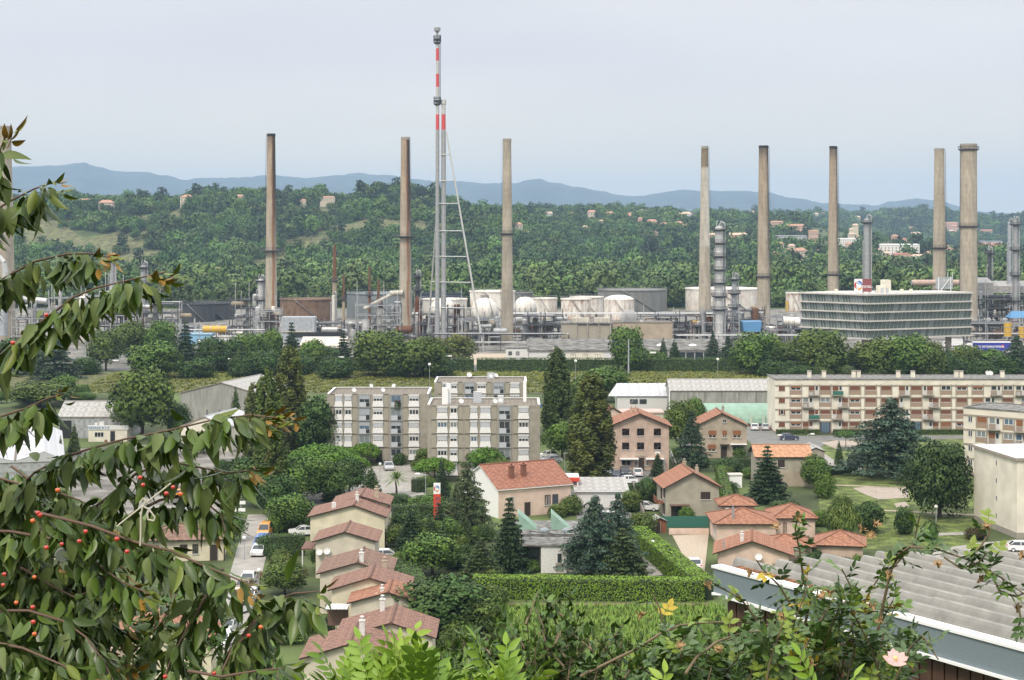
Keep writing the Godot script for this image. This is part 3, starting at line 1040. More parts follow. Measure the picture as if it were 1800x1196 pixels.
# ---------- cream flats with brown roller shutters ----------
func cream_bay(t: Node3D, x0: float, x1: float, y: float, st: String, sh: Material, breast := true) -> void:
	var y0 := y + 1.08
	var y1 := y + 2.25
	if breast:
		pbox("spandrel", t, M.taupe, x0, x1, y + 0.12, y0 - 0.02, 0.003, 0.05)
	if st == "C":
		pbox("shutter", t, sh, x0 + 0.03, x1 - 0.03, y0 + 0.08, y1, 0.003, 0.07)
		pbox("sill", t, M.white if rng.randf() < 0.5 else M.bandgrey, x0, x1, y0 - 0.015, y0 + 0.075, 0.003, 0.09)
	elif st == "h":
		window(t, x0 + 0.03, x1 - 0.03, y0, y0 + 0.7, 0.05, 2, M.white, M.glass, 0.12)
		pbox("shutter", t, sh, x0 + 0.03, x1 - 0.03, y0 + rng.randf_range(0.45, 0.68), y1, 0.085, 0.11)
	else:
		window(t, x0 + 0.03, x1 - 0.03, y0, y1, 0.05, 2, M.white, pick_glass(), 0.12)
func cream_balcony(t: Node3D, x0: float, x1: float, y: float, st: String, sh: Material, slab := true) -> void:
	var left := st == "l" or st == "L"
	var door0 := x0 + 0.1 if left else x1 - 0.85
	var w0 := x0 + 0.95 if left else x0 + 0.1
	var w1 := x1 - 0.1 if left else x1 - 0.95
	pbox("spandrel", t, M.taupe, w0, w1, y + 0.12, y + 1.06, 0.003, 0.05)
	var open := st == "W"
	if open:
		window(t, w0, w1, y + 1.08, y + 2.25, 0.05, 1, M.white, pick_glass(), 0.1)
	else:
		pbox("shutter", t, sh, w0, w1, y + 1.1, y + 2.25, 0.003, 0.07)
	var d := pbox("balcony_door", t, M.white, door0, door0 + 0.75, y + 0.1, y + 2.25, 0.003, 0.06)
	pbox("door_pane", t, M.glass, door0 + 0.12, door0 + 0.63, y + 1.1, y + 2.1, 0.055, 0.075)
	if rng.randf() < 0.35 and not open:
		pbox("shutter", t, sh, door0 + 0.02, door0 + 0.73, y + 1.2, y + 2.24, 0.08, 0.1)
	if not slab:
		return
	var mb := MB.new()
	mb.box(x0 - 0.05, x1 + 0.05, y - 0.06, y + 0.08, 0.0, 0.95)
	var o := obj("balcony", mb, M.bandgrey, t)
	if st == "G":
		pbox("green_screen", o, M.greencloth, x0, x1, y + 0.1, y + 1.0, 0.9, 0.93)
	else:
		var rl := MB.new()
		var n := int((x1 - x0) / 0.13)
		for i in n + 1:
			var x := lerpf(x0, x1 - 0.03, float(i) / n)
			rl.box(x, x + 0.025, y + 0.08, y + 0.98, 0.89, 0.915)
		rl.box(x0, x1, y + 0.98, y + 1.03, 0.88, 0.93)
		obj("railing", rl, M.steel, o)
		if rng.randf() < 0.5:
			pbox("air_conditioner", o, M.white, x0 + 0.2, x0 + 0.95, y + 0.1, y + 0.7, 0.3, 0.6)
func cream_flats() -> void:
	var k := 381.5 / FL
	var pitch := 2.68
	var ht := 12.15
	var x0 := 1362.7
	var w := (1880 - x0) * k
	var t := thing("cream_apartment_block", "long cream block of flats with brown shutters and chimneys along its flat roof", "apartment block", Vector3((x0 - 900) * k, 0, -381.5), 0.0)
	cream_shell(t, w, ht, 11.5, pitch, 4)
	var bays := [[1390.0, 1408.3], [1442.0, 1460.0], [1494.0, 1512.0], [1521.6, 1540.0], [1549.4, 1567.0], [1602.0, 1620.0], [1654.5, 1672.0], [1682.0, 1700.0], [1710.0, 1728.0], [1763.5, 1781.0], [1816.0, 1834.0]]
	var rows := ["hCCCCCWhhWh", "hWhCCCCCCCC", "hChCCCCCWCW", "hDCCCDChCCC"]
	var bal := [[[1421.0, "r"], [1463.0, "G"], [1580.0, "r"], [1622.5, "l"], [1741.5, "W"], [1785.0, "W"]], [[1410.8, "W"], [1473.0, "l"], [1570.0, "r"], [1632.5, "l"], [1731.0, "W"], [1795.0, "W"]]]
	bal.append([[1421.0, "G"], [1463.0, "l"], [1580.0, "r"], [1622.5, "L"], [1741.5, "r"]])
	bal.append([[1410.8, "r"], [1473.0, "l"], [1632.5, "L"], [1731.0, "W"]])
	for f in 4:
		var y := 0.45 + pitch * (3 - f)
		for i in bays.size():
			var a: float = (bays[i][0] - x0) * k
			var b: float = (bays[i][1] - x0) * k
			var st: String = rows[f].substr(i, 1)
			if st == "D":
				pbox("entrance", t, M.black, a, b, 0.05, 2.75, 0.003, 0.04)
				window(t, a + 0.2, b - 0.2, 0.1, 2.6, 0.08, 3, M.darkgrey, M.glass_blue, 0.06, "entrance_door")
			else:
				cream_bay(t, a, b, y, st, M.orangeshutter if rng.randf() < 0.15 else M.brownshutter)
			for e in [a - 0.24, b + 0.02]:   # raised frame strips each side of the bay
				pbox("frame_strip", t, M.bandgrey, e, e + 0.22, y + 0.06, y + pitch - 0.2, 0.003, 0.1)
		for q in bal[f]:
			cream_balcony(t, (q[0] - x0) * k, (q[0] + 18.5 - x0) * k, y, q[1], M.brownshutter, f < 3)
		var a0 := (1369.3 - x0) * k
		var b0 := (1380.2 - x0) * k
		if f == 2:
			window(t, a0 + 0.35, b0 - 0.35, y + 1.0, y + 2.25, 0.03, 1, M.white, M.glass, 0.09)
			pbox("shutter", t, M.brownshutter, a0, a0 + 0.34, y + 1.0, y + 2.25, 0.003, 0.06)
			pbox("shutter", t, M.brownshutter, b0 - 0.34, b0, y + 1.0, y + 2.25, 0.003, 0.06)
		else:
			for s in 2:
				pbox("shutter", t, M.brownshutter, a0 + 0.68 * s + 0.01, a0 + 0.68 * (s + 1), y + 1.0, y + 2.25, 0.003, 0.06)
		pbox("sill", t, M.bandgrey, a0 - 0.1, b0 + 0.1, y + 0.9, y + 0.99, 0.003, 0.1)
	for c in [1430.0, 1456.0, 1509.0, 1518.0, 1588.5, 1614.5, 1692.0, 1700.5, 1774.0]:
		var x: float = (c - x0) * k
		var ch := pbox("chimney", t, M.cream, x - 0.42, x + 0.42, ht - 0.2, ht + 1.25, -5.6, -4.8)
		pbox("chimney_cap", t, M.bandgrey, x - 0.5, x + 0.5, ht + 1.253, ht + 1.4, -5.7, -4.7)
	for q in [1745.0, 1750.5]:
		dish(t, Vector3((q - x0) * k, ht, -4.0), 0.55, 0.2)
	# hedge and steps along its foot
	hedge("clipped_hedge", "low clipped hedge along the left foot of the long cream block", [Vector3((1362 - 900) * k, 0, -379.5), Vector3((1438 - 900) * k, 0, -379.5)], 0.9, 1.1, Color(0.075, 0.11, 0.025), 0.2, 26.0)
	hedge("clipped_hedge", "low clipped hedge under the long cream block behind the big cedar", [Vector3((1462 - 900) * k, 0, -379.5), Vector3((1690 - 900) * k, 0, -379.5)], 0.9, 1.1, Color(0.075, 0.11, 0.025), 0.2, 22.0)
	# second cream block, turned, at the right edge
	rng.seed = 5
	var q := thing("cream_apartment_block", "cream block of flats cut by the right edge, turned towards the chestnut tree", "apartment block", Vector3(83.9, 0, -317.0), deg_to_rad(-42.0))
	var wd := 30.0
	var h2 := 46.0 - 314.9 * 317.0 / FL
	cream_shell(q, wd, h2, 11.0, 2.68, 5)
	for f in 4:
		var y := h2 - 1.35 - 2.68 * (f + 1) + 0.2
		window(q, 0.95, 1.85, y + 1.0, y + 2.2, 0.04, 2, M.white, M.glass, 0.1)
		for b in 5:
			var bx := 2.75 + b * 5.3
			if f == 1:
				bx -= 0.1
			cream_bay(q, bx, bx + 1.9, y, "W" if (b + f) % 3 else "C", M.orangeshutter)
			cream_balcony(q, bx + 2.3, bx + 4.6, y, "r" if (b + f) % 2 else "W", M.orangeshutter, f < 3)
			for e in [bx - 0.24, bx + 1.92]:
				pbox("frame_strip", q, M.bandgrey, e, e + 0.2, y + 0.06, y + 2.46, 0.003, 0.1)
	dish(q, Vector3(11.5, h2 - 0.2, -3.0), 0.5, 0.6)
	# third cream block: its blind side wall with four slit windows faces us
	var d := thing("cream_apartment_block", "cream block at the right edge with a blank side wall and four slit windows", "apartment block", Vector3(74.6, 0, -252.0), 0.0)
	var ang := atan2(72.5 - 74.6, 267.7 - 252.0)
	d.rotation.y = -ang
	var h3 := 46.0 - 409.0 * 252.0 / FL
	var mb := MB.new()
	mb.box(0, 20, -0.5, h3, -15.8, 0)
	obj("wall", mb, M.cream, d)
	pbox("plinth", d, M.concrete, -0.06, 20, -0.5, 0.9, -15.7, 0.06)
	mb = MB.new()
	mb.box(-0.25, 20.2, h3 + 0.003, h3 + 0.28, -16.05, 0.25)
	obj("roof", mb, M.roofwhite, d)
	mb = MB.new()
	mb.box(-0.32, -0.255, h3 - 0.1, h3 + 0.31, -16.1, 0.3)
	mb.box(-0.32, 20.2, h3 - 0.1, h3 + 0.31, 0.255, 0.32)
	obj("roof_edge", mb, M.bandgrey, d)
	for f in 4:
		var y := 1.1 + 2.68 * f
		
		pbox("slit_window", d, M.bluewhite, -0.05, 0.05, y + 0.7, y + 1.5, -7.4, -7.05)
		pbox("slit_pane", d, M.glass, -0.07, 0.0, y + 0.78, y + 1.42, -7.33, -7.12)
		window(d, 1.4, 2.9, y + 0.5, y + 1.8, 0.03, 2, M.white, M.glass, 0.1)
		window(d, 5.0, 6.5, y + 0.5, y + 1.8, 0.03, 2, M.white, M.glass, 0.1)
	pbox("roof_vent", d, M.steel, 6.0, 6.25, h3 + 0.28, h3 + 1.2, -9.0, -8.75)
func cream_shell(t: Node3D, w: float, ht: float, deep: float, pitch: float, floors: int) -> void:
	var mb := MB.new()
	mb.box(0, w, -0.5, ht - 0.25, -deep, 0)
	obj("wall", mb, M.cream, t)
	pbox("plinth", t, M.taupe, -0.04, w, -0.5, 0.42, -deep, 0.04)
	pbox("roof", t, M.roofgrey, 0.3, w - 0.3, ht - 0.25, ht - 0.15, -deep + 0.3, -0.3)
	mb = MB.new()
	mb.box(-0.1, w, ht - 0.25, ht, -0.3, 0.12)
	mb.box(-0.1, w, ht - 0.25, ht, -deep - 0.1, -deep + 0.3)
	mb.box(-0.1, 0.3, ht - 0.25, ht, -deep + 0.3, -0.3)
	obj("cornice", mb, M.roofgrey, t)
	for f in floors:
		var y := ht - 1.45 - pitch * f
		if y > 0.6:
			pbox("floor_band", t, M.bandgrey, 0.0, w, y - 0.18, y + 0.1, 0.003, 0.13)

# ---------- houses ----------
# gable house: front wall at z = 0 facing +z, ridge along z (or along x when turned by the caller), walls 0..w, depth dp
func gable_house(called: String, label: String, at: Vector3, turn: float, w: float, dp: float, wall: float, rise: float, wm: Material, rm: Material, over := 0.5, skew := 0.5, group := "", category := "house") -> Node3D:
	var t := thing(called, label, category, at, turn, group)
	var mb := MB.new()
	var xr := w * skew
	mb.box(0, w, -0.4, wall, -dp, 0)
	mb.tri(Vector3(0, wall, 0), Vector3(w, wall, 0), Vector3(xr, wall + rise, 0))
	mb.tri(Vector3(w, wall, -dp), Vector3(0, wall, -dp), Vector3(xr, wall + rise, -dp))
	obj("wall", mb, wm, t)
	gable_roof(t, 0, w, wall, rise, xr, -dp, 0, over, rm)
	return t
func gable_roof(t: Node3D, x0: float, x1: float, wall: float, rise: float, xr: float, z0: float, z1: float, over: float, rm: Material, edge := "darkwood") -> void:
	var mb := MB.new()
	mb.mapped = true
	var th := 0.16
	for s in [-1.0, 1.0]:
		var xe: float = x0 if s < 0 else x1
		var run := absf(xe - xr)
		var sl: float = rise / run
		var e := Vector3(xe + s * over, wall - sl * over, 0)
		var ln: float = sqrt(pow(run + over, 2) + pow(rise + sl * over, 2))
		var a := Vector3(e.x, e.y + th, z1 + over)
		var b := Vector3(xr, wall + rise + th, z1 + over)
		var c := Vector3(xr, wall + rise + th, z0 - over)
		var d := Vector3(e.x, e.y + th, z0 - over)
		var L := z1 - z0 + 2 * over
		if s < 0:
			mb.quad(d, a, b, c, Vector2(0, ln), Vector2(L, ln), Vector2(L, 0), Vector2(0, 0))
		else:
			mb.quad(a, d, c, b, Vector2(0, ln), Vector2(L, ln), Vector2(L, 0), Vector2(0, 0))
	obj("roof", mb, rm, t)
	mb = MB.new()   # boarding under the tiles and the ridge line
	for s in [-1.0, 1.0]:
		var xe: float = x0 if s < 0 else x1
		var sl: float = rise / absf(xe - xr)
		var ex: float = xe + s * (over - 0.02)
		var ey: float = wall - sl * over
		var p := [Vector3(ex, ey, z1 + over - 0.03), Vector3(xr - s * 0.002, wall + rise, z1 + over - 0.03), Vector3(xr - s * 0.002, wall + rise, z0 - over + 0.03), Vector3(ex, ey, z0 - over + 0.03)]
		var up := Vector3(0, th - 0.012, 0)
		var q := [p[0], p[1], p[2], p[3], p[0] + up, p[1] + up, p[2] + up, p[3] + up]
		if s > 0:
			q = [p[3], p[2], p[1], p[0], p[3] + up, p[2] + up, p[1] + up, p[0] + up]
		mb.hexa(q)
	obj("eaves_boards", mb, M[edge], t)
	mb = MB.new()
	mb.cyl(Vector3(xr, wall + rise + th + 0.02, z1 + over), Vector3(xr, wall + rise + th + 0.02, z0 - over), 0.13, 0.13, 8)
	obj("ridge_tiles", mb, rm, t)
func hip_roof(t: Node3D, x0: float, x1: float, z0: float, z1: float, wall: float, rise: float, over: float, rm: Material, ridge := 0.5) -> void:
	var a0 := x0 - over
	var a1 := x1 + over
	var b0 := z0 - over
	var b1 := z1 + over
	var half := minf(a1 - a0, b1 - b0) * 0.5
	var y := wall + 0.02
	var r0 := Vector3(a0 + half, wall + rise, (b0 + b1) * 0.5)
	var r1 := Vector3(a1 - half, wall + rise, (b0 + b1) * 0.5)
	if a1 - a0 < b1 - b0:
		r0 = Vector3((a0 + a1) * 0.5, wall + rise, b1 - half)
		r1 = Vector3((a0 + a1) * 0.5, wall + rise, b0 + half)
	var mb := MB.new()
	mb.mapped = true
	var p := [Vector3(a0, y, b1), Vector3(a1, y, b1), Vector3(a1, y, b0), Vector3(a0, y, b0)]
	var sl := sqrt(half * half + rise * rise)
	if a1 - a0 >= b1 - b0:
		var L := a1 - a0
		mb.quad(p[0], p[1], r1, r0, Vector2(0, sl), Vector2(L, sl), Vector2(L - half, 0), Vector2(half, 0))
		mb.quad(p[2], p[3], r0, r1, Vector2(0, sl), Vector2(L, sl), Vector2(L - half, 0), Vector2(half, 0))
		mb.quad(p[1], p[2], r1, r1 + Vector3(0, 0.001, 0), Vector2(0, sl), Vector2(2 * half, sl), Vector2(half, 0), Vector2(half, 0))
		mb.quad(p[3], p[0], r0, r0 + Vector3(0, 0.001, 0), Vector2(0, sl), Vector2(2 * half, sl), Vector2(half, 0), Vector2(half, 0))
	else:
		var L := b1 - b0
		mb.quad(p[1], p[2], r1, r0, Vector2(0, sl), Vector2(L, sl), Vector2(L - half, 0), Vector2(half, 0))
		mb.quad(p[3], p[0], r0, r1, Vector2(0, sl), Vector2(L, sl), Vector2(L - half, 0), Vector2(half, 0))
		mb.quad(p[0], p[1], r0, r0 + Vector3(0, 0.001, 0), Vector2(0, sl), Vector2(2 * half, sl), Vector2(half, 0), Vector2(half, 0))
		mb.quad(p[2], p[3], r1, r1 + Vector3(0, 0.001, 0), Vector2(0, sl), Vector2(2 * half, sl), Vector2(half, 0), Vector2(half, 0))
	obj("roof", mb, rm, t)
	pbox("eaves_boards", t, M.darkwood, a0 + 0.03, a1 - 0.03, wall - 0.14, wall + 0.015, b0 + 0.03, b1 - 0.03)
	mb = MB.new()
	for q in [[p[0], r0], [p[1], r1 if a1 - a0 >= b1 - b0 else r0], [p[2], r1], [p[3], r0 if a1 - a0 >= b1 - b0 else r1], [r0, r1]]:
		mb.cyl(q[0] + Vector3(0, 0.03, 0), q[1] + Vector3(0, 0.03, 0), 0.1, 0.1, 6)
	obj("ridge_tiles", mb, rm, t)
# openings on a face: 0 front (+z), 1 left (-x), 2 right (+x)
func openings(t: Node3D, face: int, w: float, dp: float, list: Array) -> void:
	var h := Node3D.new()
	h.name = "window"
	for o in list:
		var g := Node3D.new()
		g.name = "door" if o[4] == "door" else "window"
		t.add_child(g, true)
		if face == 1:
			g.position = Vector3(0, 0, -dp)
			g.rotation.y = -PI / 2
		elif face == 2:
			g.position = Vector3(w, 0, 0)
			g.rotation.y = PI / 2
		var x0: float = o[0] - o[2] * 0.5
		var x1: float = o[0] + o[2] * 0.5
		var y0: float = o[1]
		var y1: float = o[1] + o[3]
		match o[4]:
			"win":
				window(g, x0, x1, y0, y1, 0.03, 2, M.white, M.glass_pale, 0.07, "frame")
				pbox("sill", g, M.bandgrey, x0 - 0.1, x1 + 0.1, y0 - 0.1, y0 - 0.003, 0.003, 0.14)
			"dark":
				window(g, x0, x1, y0, y1, 0.03, 2, M.darkwood, M.glass, 0.08, "frame")
				pbox("sill", g, M.white, x0 - 0.1, x1 + 0.1, y0 - 0.1, y0 - 0.003, 0.003, 0.14)
			"blue":
				window(g, x0, x1, y0, y1, 0.03, 2, M.darkgrey, M.glass_blue, 0.08, "frame")
				pbox("sill", g, M.white, x0 - 0.1, x1 + 0.1, y0 - 0.1, y0 - 0.003, 0.003, 0.14)
			"half":
				window(g, x0, x1, y0, y0 + (y1 - y0) * 0.4, 0.03, 2, M.white, M.glass_pale, 0.09, "frame")
				pbox("shutter", g, M.orangeshutter, x0, x1, y0 + (y1 - y0) * 0.38, y1, 0.07, 0.11)
				pbox("sill", g, M.bandgrey, x0 - 0.1, x1 + 0.1, y0 - 0.1, y0 - 0.003, 0.003, 0.14)
			"shut":
				pbox("shutter", g, M.darkwood, x0, (x0 + x1) * 0.5 - 0.015, y0, y1, 0.003, 0.07)
				pbox("shutter", g, M.darkwood, (x0 + x1) * 0.5 + 0.015, x1, y0, y1, 0.003, 0.07)
				pbox("sill", g, M.white, x0 - 0.1, x1 + 0.1, y0 - 0.1, y0 - 0.003, 0.003, 0.14)
			"door":
				pbox("door_leaf", g, M.darkwood, x0, x1, 0.03, y1, 0.003, 0.05)
				pbox("door_frame", g, M.bandgrey, x0 - 0.08, x0 - 0.003, 0.03, y1 + 0.08, 0.003, 0.08)
				pbox("door_frame", g, M.bandgrey, x1 + 0.003, x1 + 0.08, 0.03, y1 + 0.08, 0.003, 0.08)
	h.free()
func chimney(t: Node3D, p: Vector3, h: float, mt: Material, s := 0.5) -> void:
	var o := MB.new()
	o.box(p.x - s * 0.5, p.x + s * 0.5, p.y - 1.2, p.y + h, p.z - s * 0.5, p.z + s * 0.5)
	o.box(p.x - s * 0.62, p.x + s * 0.62, p.y + h + 0.003, p.y + h + 0.1, p.z - s * 0.62, p.z + s * 0.62)
	o.cyl(Vector3(p.x, p.y + h + 0.1, p.z), Vector3(p.x, p.y + h + 0.35, p.z), s * 0.24, s * 0.2, 8)
	o.cyl(Vector3(p.x, p.y + h + 0.4, p.z), Vector3(p.x, p.y + h + 0.48, p.z), s * 0.45, s * 0.4, 8)
	obj("chimney", o, mt, t)
# a row house placed by its front roof apex in the photograph
func row_house(label: String, apex: Vector2, left: float, right: float, back: float, peak: float, wm: Material, rm: Material, skew := 0.5) -> Node3D:
	var d := dep(apex.y, peak)
	var k := d / FL
	var db := dep(back, peak)
	var x0 := (left - 900) * k
	var x1 := (right - 900) * k
	var ov := 0.45
	var w := x1 - x0 - 2 * ov
	var xa := (apex.x - 900) * k
	skew = (xa - x0 - ov) / w
	var rise := 0.30 * w * 0.5
	return gable_house("row_house", label, Vector3(x0 + ov, 0, -d - ov), 0, w, maxf(6.0, db - d - 2 * ov), peak - rise - 0.16, rise, wm, rm, ov, clampf(skew, 0.3, 0.7), "row of low houses with brown tiled roofs")
func part_houses() -> void:
	rng.seed = 91
	# tall rose house
	var k := 323.0 / FL
	var t := gable_house("tall_house", "three-storey rose house with an orange gable roof behind the big poplar", gp(1073, 827), 0, 11.1, 10.0, 8.4, 2.3, M.pinkwall, M.tile_orange, 0.75)
	openings(t, 0, 11, 10, [[2.9, 6.55, 1.35, 1.35, "dark"], [5.72, 6.55, 1.35, 1.35, "dark"], [8.9, 6.55, 1.35, 1.35, "dark"], [2.9, 3.9, 1.35, 1.35, "blue"], [5.72, 3.9, 1.35, 1.35, "blue"], [8.9, 3.9, 1.35, 1.35, "blue"], [5.9, 0.1, 1.0, 2.3, "door"], [3.0, 0.9, 1.8, 1.0, "win"], [4.9, 0.8, 0.6, 1.0, "win"], [6.9, 0.8, 0.6, 1.0, "win"], [9.2, 0.9, 1.6, 1.0, "win"]])
	pbox("awning", t, M.flashing, 1.8, 5.3, 2.15, 2.3, 0.003, 1.2)
	pbox("awning", t, M.flashing, 6.7, 10.2, 2.15, 2.3, 0.003, 1.2)
	pbox("sign_board", t, M.sand, 4.8, 7.0, 2.65, 3.05, 0.003, 0.1)
	for x in [4.3, 5.1]:
		chimney(t, Vector3(x, 10.4, -5.0), 0.9, M.pinkwall, 0.45)
	# beige house with brown shutters
	t = gable_house("beige_house", "beige house with brown roller shutters and a small attic window under its gable", gp(1225, 805.5), 0, 10.0, 9.0, 6.5, 2.4, M.beigewall, M.tile_orange, 0.55)
	openings(t, 0, 10, 9, [[3.1, 4.0, 1.6, 1.5, "half"], [5.55, 4.0, 0.85, 1.5, "half"], [8.0, 4.0, 1.6, 1.5, "half"], [3.0, 1.3, 1.6, 1.4, "half"], [5.4, 0.1, 1.2, 2.2, "door"], [7.9, 1.2, 1.6, 1.4, "win"], [5.55, 7.0, 0.8, 0.8, "win"]])
	pbox("awning", t, M.flashing, 6.6, 9.9, 2.75, 2.85, 0.003, 1.0)
	pbox("porch_roof", t, M.darkwood, 4.6, 6.4, 2.6, 2.75, 0.003, 0.9)
	chimney(t, Vector3(5.9, 8.7, -5.5), 0.9, M.concrete, 0.5)
	# house with a bright roof whose eaves face us
	k = 303.0 / FL
	t = gable_house("hillside_house", "grey house with a bright orange roof between two conifers", Vector3((1330 - 900) * k + 9.6, 0, -303.0), PI / 2, 7.0, 9.6, 5.3, 1.5, M.greywall, M.tile_bright, 0.45)
	openings(t, 1, 7, 9.6, [[4.4, 3.4, 1.2, 1.3, "shut"], [3.6, 0.7, 1.1, 1.4, "shut"]])
	pbox("lower_wall", t, M.beigewall, -0.04, -0.003, -0.4, 2.7, -9.6, 0)
	t = gable_house("grey_annex", "small grey annex with a low roof right of the bright orange roof", Vector3((1424 - 900) * 0.103, 0, -312.0), 0, 3.2, 7.0, 5.0, 0.6, M.concrete, M.rib_grey, 0.2)
	# grey-beige gable house
	k = 269.5 / FL
	t = gable_house("grey_house", "grey-beige gable house with one dark shuttered window and an orange roof", Vector3((1171 - 900) * k, 0, -269.5), deg_to_rad(4.5), 8.45, 9.2, 5.0, 2.2, M.greywall, M.tile_orange, 0.6)
	openings(t, 0, 8.45, 9.2, [[6.3, 2.95, 1.5, 1.2, "shut"], [1.6, 0.1, 1.6, 2.0, "dark"]])
	openings(t, 1, 8.45, 9.2, [[7.6, 3.0, 1.0, 1.4, "shut"], [4.8, 2.4, 0.9, 2.1, "dark"], [7.6, 0.4, 1.0, 1.8, "dark"]])
	pbox("porch_roof", t, M.tile_old, 0.6, 3.6, 2.15, 2.27, 0.003, 1.3)
	pbox("side_balcony", t, M.timber, -1.3, -0.003, 2.1, 2.25, -4.6, -1.6)
	pbox("balcony_front", t, M.timber, -1.3, -1.2, 2.25, 3.1, -4.6, -1.6)
	chimney(t, Vector3(4.3, 6.9, -7.6), 1.0, M.beigewall, 0.5)
	chimney(t, Vector3(5.4, 6.6, -2.6), 1.0, M.beigewall, 0.5)
	# large pink house with a white gable and a broad red-brown roof
	k = 269.5 / FL
	t = thing("pink_house", "large pale pink house with a white gable and a broad red-brown roof", "house", Vector3((876 - 900) * k, 0, -269.5), deg_to_rad(28.0))
	var mb := MB.new()
	mb.box(0, 13.2, -0.5, 4.6, -12, 0)
	obj("wall", mb, M.rosewall, t)
	mb = MB.new()
	mb.quad(Vector3(-0.004, -0.5, -12), Vector3(-0.004, -0.5, 0), Vector3(-0.004, 4.6, 0), Vector3(-0.004, 4.6, -12))
	mb.tri(Vector3(-0.004, 4.6, -12), Vector3(-0.004, 4.6, 0), Vector3(-0.004, 7.7, -6))
	obj("gable_wall", mb, M.whitepaint, t)
	var rf := Node3D.new()
	rf.name = "roof"
	t.add_child(rf)
	rf.rotation.y = PI / 2
	rf.position = Vector3(0, 0, 0)
	gable_roof(rf, 0, 12, 4.6, 3.0, 6.0, 0, 13.2, 0.35, M.tile_red, "flashing")
	openings(t, 0, 13.2, 12, [[2.3, 1.7, 1.1, 1.6, "win"], [8.9, 1.5, 1.05, 1.6, "blue"], [10.3, 1.5, 1.05, 1.6, "blue"], [5.2, 0.1, 1.0, 2.1, "door"]])
	chimney(t, Vector3(3.6, 6.3, -2.4), 1.4, M.tile_red, 0.7)
	chimney(t, Vector3(5.9, 6.4, -2.6), 1.4, M.tile_red, 0.7)
	mb = MB.new()
	mb.box(-0.06, -0.01, 3.2, 3.9, -9.0, -7.6)
	obj("blue_sign", mb, M.bluepaint, t)
	# white garage
	t = thing("white_garage", "low white garage with a weathered grey lean-to roof beside the poplar", "garage", gp(1012, 893), 0)
	mb = MB.new()
	mb.box(0, 8.4, -0.3, 2.8, -9, 0)
	obj("wall", mb, M.white, t)
	mb = MB.new()
	mb.mapped = true
	mb.quad(Vector3(-0.3, 2.85, 0.4), Vector3(8.8, 2.85, 0.4), Vector3(8.8, 3.7, -9.3), Vector3(-0.3, 3.7, -9.3), Vector2(0, 0), Vector2(9, 0), Vector2(9, 9), Vector2(0, 9))
	obj("roof", mb, M.rib_grey, t)
	pbox("eaves_edge", t, M.flashing, -0.3, 8.8, 2.65, 2.82, 0.35, 0.42)
	for i in 12:
		pbox("shed_door_slat", t, M.bluewhite, -3.4, -0.4, 0.1 + i * 0.24, 0.31 + i * 0.24, -0.35, -0.3)
	# terracotta complex
	t = thing("terracotta_house", "small upper house of the terracotta group with a hipped roof and a dish", "house", gp(1269, 925), 0)
	pbox("wall", t, M.rosewall, 0, 5.0, -0.3, 3.2, -5, 0)
	hip_roof(t, 0, 5.0, -5, 0, 3.2, 1.3, 0.6, M.tile_orange)
	dish(t, Vector3(0.9, 1.6, 0.4), 0.45, 0.2)
	t = thing("terracotta_house", "middle house of the terracotta group with white shutters on its left wall", "house", gp(1260, 957), 0)
	pbox("wall", t, M.rosewall, 0, 8.6, -0.3, 3.0, -8.5, 0)
	hip_roof(t, 0, 8.6, -8.5, 0, 3.0, 1.6, 0.6, M.tile_orange)
	openings(t, 1, 8.6, 8.5, [[5.0, 0.5, 0.8, 1.9, "win"], [7.0, 0.5, 0.8, 1.9, "win"]])
	chimney(t, Vector3(2.5, 4.0, -1.0), 1.0, M.steel, 0.3)
	t = thing("terracotta_house", "right wing of the terracotta group with a plain gable towards the park", "house", gp(1362, 945), 0)
	pbox("wall", t, M.rosewall, 0, 6.0, -0.3, 2.9, -7, 0)
	hip_roof(t, 0, 6.0, -7, 0, 2.9, 1.5, 0.5, M.tile_orange)
	openings(t, 0, 6, 7, [[1.5, 0.4, 0.5, 1.8, "dark"], [4.4, 0.3, 1.2, 1.9, "win"]])
	t = gable_house("terracotta_house", "nearest house of the terracotta group with a white chimney on its left roof slope", gp(1262, 1004), deg_to_rad(-8), 9.4, 7.5, 2.5, 1.6, M.rosewall, M.tile_orange, 0.7, 0.48)
	chimney(t, Vector3(3.2, 3.4, -1.4), 1.3, M.white, 0.45)
	chimney(t, Vector3(0.8, 2.9, -0.5), 0.8, M.steel, 0.25)
	dish(t, Vector3(5.4, 1.2, 0.6), 0.5, 0.0)
	openings(t, 1, 9.4, 7.5, [[5.5, 0.3, 1.0, 1.9, "dark"]])
	t = thing("terracotta_house", "long low wing of the terracotta group behind the rose canes", "house", gp(1345, 993), 0)
	pbox("wall", t, M.pinkwall, 0, 6.4, -0.3, 2.5, -6, 0)
	hip_roof(t, 0, 6.4, -6, 0, 2.5, 1.1, 0.5, M.tile_orange)
	t = thing("terracotta_house", "rightmost low house of the terracotta group with a hipped roof near the swing frame", "house", gp(1436, 988), deg_to_rad(-12))
	pbox("wall", t, M.pinkwall, 0, 6.2, -0.3, 2.4, -6.5, 0)
	hip_roof(t, 0, 6.2, -6.5, 0, 2.4, 1.5, 0.5, M.tile_orange)
	# stepped row of houses at lower left
	t = row_house("farthest row house, with a small white roof vent and a cream gable", Vector2(621.8, 888), 539, 681, 870, 6.4, M.creamwall, M.tile_brown)
	pbox("roof_vent", t, M.white, 2.9, 3.5, 5.4, 6.4, -2.0, -1.6)
	chimney(t, Vector3(6.4, 6.0, -3.4), 1.2, M.white, 0.45)
	t = row_house("row house set behind the farthest one, seen as a strip of brown roof", Vector2(634, 872), 580, 686, 857, 6.6, M.creamwall, M.tile_brown)
	chimney(t, Vector3(6.2, 6.2, -2.0), 1.0, M.sand, 0.6)
